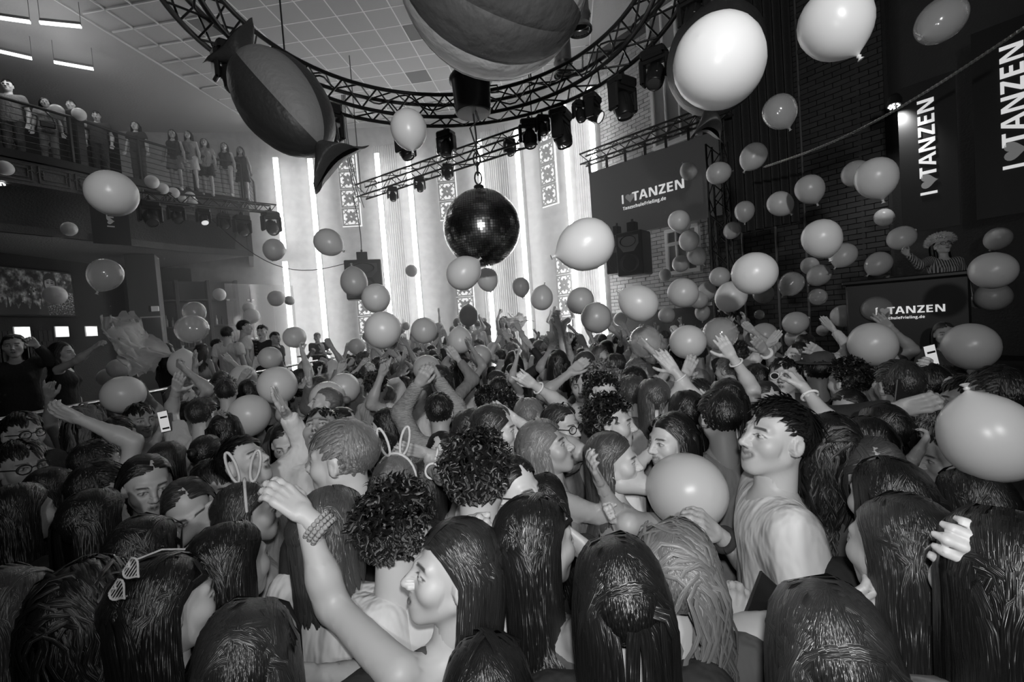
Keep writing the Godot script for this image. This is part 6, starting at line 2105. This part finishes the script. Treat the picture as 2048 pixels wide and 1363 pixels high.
# the raised bar floor, the back step, the balcony and the stage: as above, with depth and floor height
const RAISED := [
	[28, 692, 4.9, DECK, 140, "long", "k", "long", 0.03, "", [[72, 690, -0.15, "grip"]], {}, "woman with dark hair at the left edge behind the handrail"],
	[128, 706, 5.0, DECK, 82, "wavy", "k", "tank", 0.02, "", [[196, 690, -0.2, "grip"]], {}, "woman with wavy dark hair in a black top holding up a plastic bag"],
	[335, 700, 7.4, DECK, 20, "long", "k", "long", 0.03, "", [], {}, "woman with dark hair behind the plastic bag"],
	[405, 700, 7.6, DECK, 15, "long", "k", "tank", 0.5, "", [], {}, "woman with long dark hair in a pale strap top behind the handrail"],
	[456, 668, 8.0, DECK, 5, "short", "k", "tee", 0.72, "m", [], {}, "man in a white shirt seen from behind on the raised floor"],
	[490, 655, 8.4, DECK, 70, "short", "k", "tee", 0.66, "m", [], {"print": true}, "man in a printed white shirt turned right on the raised floor"],
	[524, 663, 8.8, DECK, 175, "short", "k", "tee", 0.04, "m", [], {}, "boy in a dark shirt facing the camera beside the printed shirt"],
	[552, 676, 8.6, DECK, 120, "short", "k", "tee", 0.04, "m", [], {}, "person in dark clothes in front of the first light strip"],
	[634, 674, 11.8, DECK, 180, "short", "l", "tee", 0.05, "m", [[628, 702, -0.2, "fist"], [646, 702, -0.2, "fist"]], {}, "stocky man with folded arms at the foot of the second light strip"],
	[436, 690, 8.6, DECK, 60, "short", "k", "long", 0.05, "m", [], {}, "man behind the white shirt on the raised floor"],
	[15, 172, 9.9, 6.2, 150, "short", "k", "tee", 0.2, "m", [], {"glasses": 0.85}, "man with bright glasses leaning on the balcony at the far left"],
	[90, 206, 10.1, 6.2, 140, "long", "k", "tee", 0.25, "", [], {"bag": true}, "girl with a dark shoulder bag on the balcony"],
	[141, 210, 10.4, 6.2, 160, "short", "k", "tee", 0.45, "m", [[150, 236, -0.2, "relax"], [166, 236, -0.2, "relax"]], {}, "boy in a pale shirt with a balloon on the balcony"],
	[193, 232, 10.9, 6.2, 150, "short", "d", "tee", 0.05, "m", [], {"tilt": -0.3}, "boy looking down beside the balcony post"],
	[270, 252, 11.4, 6.2, 165, "long", "d", "tee", 0.06, "", [], {}, "woman in black at the balcony railing left of the five girls"],
	[344, 268, 11.9, 6.2, 160, "long", "k", "tank", 0.04, "", [], {}, "girl in a black top on the balcony, first of the group of five"],
	[376, 270, 12.2, 6.2, 165, "long", "d", "tank", 0.3, "", [], {"low": ["skirt", 0.7]}, "girl in a white skirt on the balcony, second of the group of five"],
	[408, 285, 12.5, 6.2, 160, "long", "k", "tee", 0.35, "", [], {"low": ["skirt", 0.03]}, "girl in a pale top and dark shorts on the balcony, middle of five"],
	[448, 293, 12.9, 6.2, 165, "long", "k", "tank", 0.05, "", [], {"low": ["trousers", 0.5]}, "girl in pale jeans on the balcony, fourth of the group of five"],
	[480, 301, 13.2, 6.2, 165, "long", "k", "tank", 0.03, "", [], {"low": ["skirt", 0.03]}, "girl in a black dress at the balcony's far corner"],
	[1888, 492, 5.75, 1.2, -165, "long", "k", "long", 0.3, "", [[1815, 508, -0.1, "relax"]], {"tilt": 0.35, "fur": true, "glasses": 0.02, "striped": true}, "performer in a fluffy white hat and striped shirt behind the booth"],
	[1888, 668, 4.6, 0.2, -150, "long", "b", "tee", 0.1, "", [], {}, "fair-haired person in front of the booth below the lettering"],
	[1776, 565, 6.6, 1.2, 20, "short", "k", "tee", 0.03, "m", [], {"tilt": -0.3}, "dark figure bent behind the booth left of the performer"]]
const HAIR_TONE := {"k": 0.011, "d": 0.028, "b": 0.06, "l": 0.16, "y": 0.3}
var skins := []
var tops := {}
func hair_mat(tone: String) -> StandardMaterial3D:
	if not M.has("hair_" + tone):
		var m := mat(HAIR_TONE[tone], 0.3)
		m.vertex_color_use_as_albedo = true
		m.metallic_specular = 0.6
		m.normal_enabled = true
		var f := FastNoiseLite.new(); f.seed = 31; f.frequency = 0.06; f.fractal_octaves = 3
		if not M.has("strands"):
			var t := NoiseTexture2D.new(); t.width = 256; t.height = 256; t.seamless = true; t.noise = f; t.as_normal_map = true; t.bump_strength = 10.0
			M.strands = t
		m.normal_texture = M.strands
		m.normal_scale = 0.45
		m.uv1_scale = Vector3(14.0, 0.35, 1.0)
		M["hair_" + tone] = m
	return M["hair_" + tone]
func top_mat(g: float, ribbed := false) -> StandardMaterial3D:
	var key := snappedf(g, 0.02) + (100.0 if ribbed else 0.0)
	if not tops.has(key):
		var m := mat(clampf(g, 0.015, 0.8), 0.85)
		if not M.has("cloth_noise"): M.cloth_noise = noise_tex(256, 0.014, 0.0, 1.0, 3, 41)
		m.heightmap_enabled = true
		m.heightmap_texture = M.cloth_noise
		m.heightmap_scale = 1.3
		m.uv1_triplanar = true
		m.uv1_scale = Vector3(3.4, 1.6, 3.4)
		if ribbed: m.uv1_scale = Vector3(4.0, 26.0, 4.0); m.heightmap_scale = 1.2
		tops[key] = m
	return tops[key]
func stripe_mat() -> StandardMaterial3D:
	var img := Image.create(64, 4, false, Image.FORMAT_RGB8)
	for x in 64:
		for y in 4:
			var g := 0.22 if x % 16 < 8 else 0.72
			img.set_pixel(x, y, Color(g, g, g))
	var m := mat(1.0, 0.85)
	m.albedo_texture = ImageTexture.create_from_image(img)
	m.uv1_triplanar = true
	m.uv1_scale = Vector3(9.0, 9.0, 9.0)
	return m
# head: world place of the head's middle; returns the person
func person(head: Vector3, floor_y: float, yaw: float, hair: String, tone: String, top: String, grey: float, flags: String, arms: Array, ex: Dictionary, label: String, near: int, sd: int, group := "") -> Node3D:
	var man := flags.contains("m")
	var s := (head.y - floor_y) / 1.583
	var wide := clampf(s, 0.92, 1.08)
	var turn: float = ex.get("twist", 0.25 * deg_to_rad(yaw) if absf(yaw) < 140 else 0.0)
	var by := PI - deg_to_rad(yaw) + turn
	var rot := Basis(Vector3.UP, by)
	var sc := Vector3(wide, s, wide)
	var root := head - rot * (Vector3(0, 0, 0.012) * sc)
	root.y = floor_y
	var d := {"man": man, "smile": flags.contains("s"), "near": near, "turn": -turn, "tilt": ex.get("tilt", 0.0), "roll": ex.get("roll", 0.0), "head_level": 1, "top": top, "loose": 0.014 if top == "tank" else 0.02}
	if ex.has("cuff"): d.cuff = ex.cuff
	var used := {}
	var dep := -(head.z)
	for a in arms:
		var w := at(a[0], a[1], dep + a[2])
		var l := (rot.inverse() * (w - root)) / sc
		var sd2 := 1.0 if l.x > 0 else -1.0
		if ex.has("side"): sd2 = ex.side
		if used.has(sd2): sd2 = -sd2
		used[sd2] = true
		var cam := (rot.inverse() * (EYE - w)).normalized()
		var arm := {"to": l, "hand": a[3], "palm": Vector3(0, 0, 1) if not a.size() > 4 else cam * a[4]}
		if ex.has("elbow"):
			var ew := at(ex.elbow[0], ex.elbow[1], dep + ex.elbow[2])
			arm.elbow = (rot.inverse() * (ew - root)) / sc
		if ex.has("aim"): arm.aim = rot.inverse() * (lens * ex.aim)
		if ex.has("palm"): arm.palm = rot.inverse() * (lens * ex.palm)
		d["left" if sd2 > 0 else "right"] = arm
	if ex.has("up"):
		# arms of dancers further back, in their own axes
		for u in ex.up:
			d["left" if u[0] > 0 else "right"] = {"to": u[1], "hand": u[2]}
	var f := figure(d)
	var o := thing("person", label, "person", root, by, group)
	o.scale = sc
	put(f.body, "body", skins[sd % skins.size()], o)
	var hs := hair if hair != "wavy_short" else "bob"
	var h := put(hair_mesh(hs, sd % 3, near), "hair", hair_mat(tone), o)
	var ht: Transform3D = f.head
	if hs in ["long", "wavy", "bob"]:
		# long hair hangs: it follows the turn of the head but little of its tilt
		h.transform = Transform3D(Basis.from_euler(Vector3(-d.tilt * 0.55, d.turn, d.roll * 0.6), EULER_ORDER_YXZ), ht.origin)
		if ex.get("tilt", 0.0) > 0.3: h.transform.origin += h.transform.basis * Vector3(0, 0.004, -0.022)
	else:
		h.transform = ht
	if top != "none":
		var t := put(f.top, "shirt" if top != "tank" else "tank_top", stripe_mat() if ex.has("striped") else top_mat(grey, ex.get("ribbed", false)), o)
	var kind := "trousers" if sd % 3 else ("trousers" if man else "skirt")
	if ex.has("low"): kind = ex.low[0]
	var lw := lower(kind)
	put(lw[0], kind, top_mat(ex.low[1] if ex.has("low") else [0.03, 0.05, 0.09, 0.2][sd % 4]), o)
	put(lw[1], "shoes", top_mat([0.6, 0.03, 0.4][sd % 3]), o)
	if kind == "skirt": put(lw[2], "leg_skin", skins[sd % skins.size()], o)
	f.yaw = deg_to_rad(yaw)
	extras(o, f, ex, sd)
	return o
func extras(o: Node3D, f: Dictionary, ex: Dictionary, sd: int) -> void:
	var ht: Transform3D = f.head
	var b: Buf
	if ex.has("glasses"):
		b = Buf.new()
		for s in [-1.0, 1.0]:
			var ring := []
			for k in 15:
				var a := TAU * k / 14.0
				ring.append(ht * Vector3(s * 0.033 + cos(a) * 0.025, 0.002 + sin(a) * 0.021, 0.102 - absf(s * 0.033 + cos(a) * 0.02) * 0.2))
			b.tube(ring, 0.0026 if ex.glasses < 0.5 else 0.0048, 5, false)
			b.tube([ht * Vector3(s * 0.058, 0.006, 0.088), ht * Vector3(s * 0.078, 0.008, 0.04), ht * Vector3(s * 0.08, 0.004, -0.01)], 0.0024, 5)
		b.tube([ht * Vector3(-0.009, 0.006, 0.102), ht * Vector3(0, 0.01, 0.105), ht * Vector3(0.009, 0.006, 0.102)], 0.0026, 5)
		put(b, "glasses", top_mat(ex.glasses), o)
		if ex.glasses > 0.5:
			b = Buf.new()
			for s in [-1.0, 1.0]: b.plate(ht * Transform3D(Basis(Vector3.UP, 0.2 * s), Vector3(s * 0.033, 0.002, 0.097)), PackedVector2Array([Vector2(-0.022, -0.018), Vector2(0.022, -0.018), Vector2(0.024, 0.012), Vector2(0.018, 0.019), Vector2(-0.018, 0.019), Vector2(-0.024, 0.012)]), 0.002)
			put(b, "dark_lens", M.lamp_black, o)
	if ex.has("ears"):
		b = Buf.new()
		var band := []
		for k in 15:
			var a := PI * k / 14.0
			band.append(ht * Vector3(cos(a) * 0.088, 0.035 + sin(a) * 0.1, -0.005))
		b.tube(band, 0.006, 6)
		for s in [-1.0, 1.0]:
			var ear := []
			for k in 17:
				var a := TAU * k / 16.0
				ear.append(ht * (Basis(Vector3.UP, f.yaw) * Vector3(s * (0.03 + 0.03 * (0.5 + 0.5 * cos(a))) + sin(a) * 0.018, 0.185 + cos(a) * 0.06, -0.005)))
			b.tube(ear, 0.0055, 6)
		put(b, "bunny_ears", top_mat(0.6), o)
	if ex.has("band") or ex.has("cuffband") or ex.has("beads") or ex.has("watch"):
		for s in f.wrists:
			var w: Transform3D = f.wrists[s]
			if w.origin.y < 1.1: continue
			b = Buf.new()
			var n := 20
			if ex.has("beads"):
				for k in n:
					var a := TAU * k / n
					for j in 3: b.lathe(tf(w * Vector3(cos(a) * 0.036, -0.03 - j * 0.013, sin(a) * 0.033)), [[0.001, -0.007], [0.006, -0.004], [0.007, 0], [0.006, 0.004], [0.001, 0.007]], 6)
				put(b, "bead_bracelet", top_mat(0.35), o)
				continue
			var ring := []
			for k in n + 1:
				var a := TAU * k / n
				ring.append(w * Vector3(cos(a) * 0.036, -0.035, sin(a) * 0.034))
			b.tube(ring, 0.006 if ex.has("band") else 0.013, 7, false)
			put(b, "watch" if ex.has("watch") else "wristband", top_mat(0.03 if ex.has("watch") else 0.75), o)
	if ex.has("cap"):
		b = Buf.new()
		b.lathe(ht * tf(Vector3(0, 0.07, -0.01)), [[0.1, 0.0], [0.102, 0.02], [0.095, 0.05], [0.06, 0.07], [0.001, 0.075]], 20)
		b.lathe(ht * tf(Vector3(0, 0.072, -0.01)), [[0.1, 0.002], [0.145, -0.004], [0.145, -0.008], [0.1, -0.004]], 20)
		put(b, "cap", top_mat(0.06), o)
	if ex.has("fur"):
		b = Buf.new()
		b.lathe(ht * tf(Vector3(0, 0.06, -0.01)), [[0.09, -0.01], [0.125, 0.0], [0.145, 0.03], [0.135, 0.065], [0.1, 0.095], [0.05, 0.115], [0.001, 0.12]], 28)
		var rng := RandomNumberGenerator.new(); rng.seed = 3
		for k in 1500:
			var a := rng.randf() * TAU
			var fy := rng.randf()
			var r := 0.145 * sqrt(maxf(0.05, 1.0 - pow(fy * 0.95, 2.0))) * (0.85 if fy < 0.05 else 1.0)
			var p := Vector3(cos(a) * r, 0.055 + fy * 0.12, sin(a) * r - 0.01)
			var dir := (p - Vector3(0, 0.07, -0.01)).normalized() + Vector3(rng.randf_range(-1, 1), rng.randf_range(-1, 1), rng.randf_range(-1, 1)) * 0.5
			b.tube([ht * p, ht * (p + dir * 0.022)], [0.004, 0.0008], 3, false)
		put(b, "fluffy_hat", top_mat(0.75), o)
	if ex.has("bag"):
		b = Buf.new()
		b.bevel(tf(Vector3(0.02, 1.0, 0.2)), Vector3(0.26, 0.17, 0.08), 0.02)
		b.tube([Vector3(0.13, 1.06, 0.18), Vector3(0.1, 1.2, 0.17), Vector3(-0.02, 1.36, 0.12), Vector3(-0.1, 1.44, 0.02)], 0.012, 6)
		put(b, "shoulder_bag", M.black, o)
	if ex.has("print"):
		for s in [-1.0, 1.0]:
			b = Buf.new()
			for k in 6: b.box(tf(Vector3(0, 1.36 - k * 0.05, s * 0.145)), Vector3(0.2 - 0.03 * (k % 3), 0.02, 0.012))
			put(b, "shirt_print", top_mat(0.12), o)
	if ex.has("hoop"):
		for s in [-1.0, 1.0]:
			b = Buf.new()
			var ring := []
			for k in 17:
				var a := TAU * k / 16.0
				ring.append(ht * Vector3(s * 0.088, -0.058 + cos(a) * 0.02, -0.012 + sin(a) * 0.02))
			b.tube(ring, 0.002, 5, false)
			put(b, "hoop_earring", M.steel, o)
	if ex.has("tab"):
		b = Buf.new()
		b.box(tf(Vector3(0.2, 1.2, 0.0), Basis(Vector3.UP, 0.0)), Vector3(0.012, 0.02, 0.018))
		put(b, "sleeve_tab", M.black, o)
func phone(p: Vector3, tilt: Basis, lit: bool, label: String) -> void:
	var o := thing("phone", label, "phone", p, 0.0, "phones held up in the crowd")
	o.basis = tilt
	var b := Buf.new(); b.bevel(tf(Vector3.ZERO), Vector3(0.074, 0.152, 0.009), 0.003); put(b, "case", M.lamp_black, o)
	b = Buf.new(); b.box(tf(Vector3(0, 0, 0.0048)), Vector3(0.068, 0.144, 0.001)); put(b, "display", M.phone_lit if lit else M.phone_dim, o)
	b = Buf.new(); b.bevel(tf(Vector3(-0.018, 0.052, -0.006)), Vector3(0.028, 0.03, 0.004), 0.001); put(b, "camera_bump", M.black, o)
	if lit:
		for y in [-0.05, 0.03]:
			b = Buf.new(); b.box(tf(Vector3(0.004, y, 0.0056)), Vector3(0.05, 0.012, 0.0008)); put(b, "picture_mark", M.black, o)
func build_crowd() -> void:
	for g in [0.52, 0.47, 0.56, 0.38]:
		var m := mat(g, 0.48)
		m.vertex_color_use_as_albedo = true
		skins.append(m)
	var k := 0
	var placed: Array[Vector3] = []
	for p in PEOPLE:
		var h := at_height(p[0], p[1], p[2] * 1.583 / 1.7)
		placed.append(h)
		person(h, 0.0, p[3], p[4], p[5], p[6], p[7], p[8], p[9], p[10], p[11], 2 if -h.z < 1.55 else (1 if -h.z < 3.0 else 0), k, "dancers in the crowd")
		k += 1
	for p in RAISED:
		var h := at(p[0], p[1], p[2])
		var fl: float = p[3]
		var s := (h.y - fl) / 1.583
		if s < 0.86 or s > 1.12: fl = h.y - 1.583 * clampf(s, 0.9, 1.08)
		person(h, p[3] if s > 0.86 and s < 1.12 else fl, p[4], p[5], p[6], p[7], p[8], p[9], p[10], p[11], p[12], 1 if p[2] < 6.0 else 0, k, "people on the raised floors")
		placed.append(h)
		k += 1
	fill_crowd(placed, k)
	# phones
	M.phone_lit = mat(0.6, 0.2); M.phone_lit.emission_enabled = true; M.phone_lit.emission = Color.WHITE; M.phone_lit.emission_energy_multiplier = 0.4
	M.phone_dim = mat(0.02, 0.08)
	phone(at(329, 842, 3.25), lens * Basis(Vector3(0, 0, 1), 0.22), true, "phone with a lit screen filming at the left below the handrail")
	phone(at(1862, 714, 2.75), lens * Basis(Vector3(0, 0, 1), 0.24), true, "phone with a bright white screen at the right")
	phone(at(1805, 790, 2.2), lens * Basis(Vector3(0, 0, 1), -0.12), false, "phone with a patterned dark screen below the bright one")
	phone(at(1522, 1214, 1.1), lens * Basis(Vector3(0, 0, 1), -0.75) * Basis(Vector3.RIGHT, -0.5), false, "dark phone held flat in the foreground beside the white shirt")
	heart_glasses()
	plastic_bag([at(198, 640, 4.7), at(248, 630, 5.0), at(345, 712, 5.2), at(262, 752, 4.6)], "crumpled translucent plastic bag held up at the left")
	plastic_bag([at(1004, 642, 10.6), at(1040, 628, 10.8), at(1066, 640, 10.9), at(1030, 662, 10.5)], "translucent plastic bag held over the back rows under the mirror ball", 0.8)
func heart_glasses() -> void:
	var o := thing("heart_glasses", "pair of pale slotted heart glasses resting on dark hair at the lower left", "glasses", at(250, 1160, 0.93))
	o.basis = lens * Basis(Vector3(0, 0, 1), 1.0) * Basis(Vector3.RIGHT, -0.25) * Basis.from_scale(Vector3.ONE * 0.78)
	for s in [-1.0, 1.0]:
		var b := Buf.new()
		var line := []
		for p in heart(0.056, 24): line.append(Vector3(p.x + s * 0.034, p.y, 0))
		line.append(line[0])
		b.tube(line, 0.003, 6, false)
		put(b, "frame", top_mat(0.5), o)
		for y in range(-3, 3):
			b = Buf.new()
			var half := 0.024 * (1.0 if y > -1 else 1.0 + (y + 1) * 0.3)
			b.bevel(tf(Vector3(s * 0.034, y * 0.0075 + 0.006, 0)), Vector3(half * 2.0, 0.003, 0.003), 0.0008)
			put(b, "slat", top_mat(0.5), o)
		b = Buf.new(); b.tube([Vector3(s * 0.062, 0.005, 0), Vector3(s * 0.075, 0.0, -0.06), Vector3(s * 0.07, -0.02, -0.12)], 0.003, 5); put(b, "temple", top_mat(0.5), o)
func plastic_bag(c: Array, label: String, deep := 1.0) -> void:
	M.film = mat(0.55, 0.22); M.film.albedo_color.a = 0.5; M.film.transparency = BaseMaterial3D.TRANSPARENCY_ALPHA_DEPTH_PRE_PASS; M.film.roughness = 0.3
	var rows := 22
	var cols := 22
	var nz := FastNoiseLite.new(); nz.seed = 8; nz.frequency = 1.0
	for lay in 1:
		var pts := []
		for r in rows:
			for q in cols:
				var u := float(q) / (cols - 1)
				var v := float(r) / (rows - 1)
				var p: Vector3 = (c[0] as Vector3).lerp(c[1], u).lerp((c[3] as Vector3).lerp(c[2], u), v)
				p += Vector3(0, 0, deep) * (0.2 * sin(u * PI) * sin(v * PI) + 0.05 * nz.get_noise_2d(u * 3.0, v * 3.0) + 0.025 * sin(u * 11.0 + v * 7.0) + 0.012 * sin(u * 31.0 - v * 9.0))
				p += Vector3(0.08 * nz.get_noise_2d(u * 2.0 + 9.0, v * 2.0), 0.1 * nz.get_noise_2d(u * 2.0, v * 2.0 + 30.0), 0)
				pts.append(p)
		var back := []
		for p in pts: back.append(p - Vector3(0, 0, 0.08 + 0.1 * absf(nz.get_noise_2d(p.x * 5.0, p.y * 5.0))))
		var o := thing("plastic_bag", label, "bag", Vector3.ZERO, 0.0, "plastic balloon bags")
		var b := Buf.new(); b.sheet(pts, cols); put(b, "front_film", M.film, o)
		b = Buf.new(); b.sheet(back, cols); put(b, "back_film", M.film, o)
# everybody else between the ones above: rows of dancers further back, each its own person
func fill_crowd(placed: Array[Vector3], start: int) -> void:
	var rng := RandomNumberGenerator.new()
	rng.seed = 2024
	var poses := []
	for j in 16:
		var up := []
		var r := rng.randf()
		var hk := ["open", "relax", "fist", "flat", "point", "horns"]
		if r < 0.4: up.append([1.0 if rng.randf() < 0.5 else -1.0, Vector3.ZERO, hk[j % 6]])
		elif r < 0.6: up.append([1.0, Vector3.ZERO, hk[j % 6]]); up.append([-1.0, Vector3.ZERO, hk[(j + 2) % 6]])
		for u in up: u[1] = Vector3(u[0] * rng.randf_range(0.1, 0.24), rng.randf_range(1.68, 1.92), rng.randf_range(0.0, 0.18))
		var man := j % 2 == 0
		var tp: String = ["tee", "tee", "tank", "long", "tee", "tank"][j % 6]
		if man and tp == "tank": tp = "tee"
		poses.append([figure({"man": man, "near": 0, "smile": j % 3 == 0, "tilt": rng.randf_range(-0.1, 0.3), "turn": rng.randf_range(-0.5, 0.5), "top": tp, "loose": 0.018, "left": {"to": up[0][1], "hand": up[0][2]} if up.size() and up[0][0] > 0 else {}, "right": {"to": up[up.size() - 1][1], "hand": up[up.size() - 1][2]} if up.size() and up[up.size() - 1][0] < 0 else {}}), man, tp, up.size()])
	var z := -2.7
	var n := start
	while z > -14.4:
		var x := -5.2 + rng.randf() * 0.3
		var step := 0.63 if z > -8.0 else 0.7
		while x < 4.6:
			var p := Vector3(x + rng.randf_range(-0.12, 0.12), 0, z + rng.randf_range(-0.14, 0.14))
			x += step
			var fl := 0.0
			if p.z < -11.25 and p.x > -4.3 and p.x < 2.5: fl = 0.55
			if p.x < -4.05:
				continue
			if p.x < -3.8 and p.z > -11.0: continue
			if p.x > 3.4 and p.z > -8.3: continue
			if p.x > 2.2 - (p.z + 12.2) * -0.75 and p.z < -8.6: continue
			if p.z < -11.0 and p.z > -11.6: continue
			if fl > 0 and rng.randf() < 0.35: continue
			if absf(p.x / p.z) > 1.15: continue
			var hgt := rng.randf_range(1.58, 1.84)
			var head := Vector3(p.x, fl + hgt * 0.931, p.z)
			var clash := false
			for q in placed:
				if Vector2(q.x - head.x, q.z - head.z).length() < 0.34 and absf(q.y - head.y) < 1.0: clash = true
			if clash: continue
			# leave the sight lines to the table persons free
			for q in placed:
				if q.z < head.z - 0.2 and -q.z < 9.0:
					var f := (head.z) / q.z
					var lp := EYE + (q - EYE) * f
					if absf(lp.x - head.x) < 0.13 and absf(lp.y - head.y) < 0.16: clash = true
			if clash and rng.randf() < 0.8: continue
			placed.append(head)
			var ps: Array = poses[rng.randi() % poses.size()]
			var yaw := rng.randf_range(-80, 80)
			if rng.randf() < 0.18: yaw += 180.0
			background_person(head, fl, yaw, ps, rng, n)
			n += 1
		z -= 0.52 if z > -8.0 else 0.62
	print("crowd ", n)
var told := {}
var told_at := {}
func background_person(head: Vector3, fl: float, yaw: float, ps: Array, rng: RandomNumberGenerator, n: int) -> void:
	var f: Dictionary = ps[0]
	var man: bool = ps[1]
	var hair: String = (["short", "quiff", "curly", "short"] if man else ["long", "wavy", "long", "bob", "tied"])[rng.randi() % (4 if man else 5)]
	var tone: String = ["k", "k", "d", "d", "b", "l"][rng.randi() % 6]
	var grey: float = [0.03, 0.05, 0.6, 0.7, 0.25, 0.12, 0.4, 0.03][rng.randi() % 8]
	var inv := lens.inverse() * (head - EYE)
	var px := 1024.0 + inv.x / -inv.z * FOCAL
	var dep := -head.z
	var where := "by the handrail" if px < 560 else ("below the hanging loudspeaker" if px < 800 else ("under the mirror ball" if px < 1040 else ("below the sixth and seventh light strips" if px < 1240 else ("below the screen" if px < 1480 else "in front of the stage"))))
	var row := "third row" if dep < 3.3 else ("middle rows" if dep < 5.5 else ("far rows" if dep < 9.0 else ("distant rows" if dep < 11.2 else "back step")))
	var hn: String = {"k": "black", "d": "dark", "b": "brown", "l": "fair"}[tone] + " " + {"short": "short", "quiff": "brushed-up", "curly": "curly", "long": "long", "wavy": "wavy", "bob": "chin-length", "tied": "tied-up"}[hair] + " hair"
	var tn := "black" if grey < 0.08 else ("dark grey" if grey < 0.2 else ("grey" if grey < 0.5 else "white"))
	var arm: String = ["arms down", "one arm raised", "both arms raised"][ps[3]]
	var face := "facing the camera" if absf(yaw) > 110 else ("facing right" if yaw > 35 else ("facing left" if yaw < -35 else "facing away"))
	var label := ""
	for opt in [[hn, tn + " top", arm, face, row + " " + where], [hn, tn + " top", arm, row + " " + where], [hn, tn + " top", row + " " + where]]:
		label = ", ".join(PackedStringArray(opt))
		if label.split(" ").size() <= 13: break
	if told.has(label):
		# a nearer description: which one of its look-alikes it is
		told[label] += 1
		label += " " + ["again", "nearer left", "nearer right", "behind"][0]
		label = label.replace(" again", ", " + ("left one" if px < told_at[label.replace(" again", "")] else "right one"))
	else:
		told[label] = 1
		told_at[label] = px
	var o := thing("person", label, "person", Vector3(head.x, fl, head.z), PI - deg_to_rad(yaw), "dancers in the crowd")
	var s := (head.y - fl) / 1.583
	o.scale = Vector3(clampf(s, 0.94, 1.05), s, clampf(s, 0.94, 1.05))
	put(f.body, "body", skins[n % 4], o)
	var h := put(hair_mesh(hair, n % 3, 0), "hair", hair_mat(tone), o)
	h.transform = f.head
	put(f.top, "tank_top" if ps[2] == "tank" else "shirt", top_mat(grey), o)
	var kind := "trousers" if n % 3 or man else "skirt"
	var lw := lower(kind)
	put(lw[0], kind, top_mat([0.03, 0.05, 0.09, 0.2][n % 4]), o)
	put(lw[1], "shoes", top_mat([0.6, 0.03, 0.4][n % 3]), o)
	if kind == "skirt": put(lw[2], "leg_skin", skins[n % 4], o)
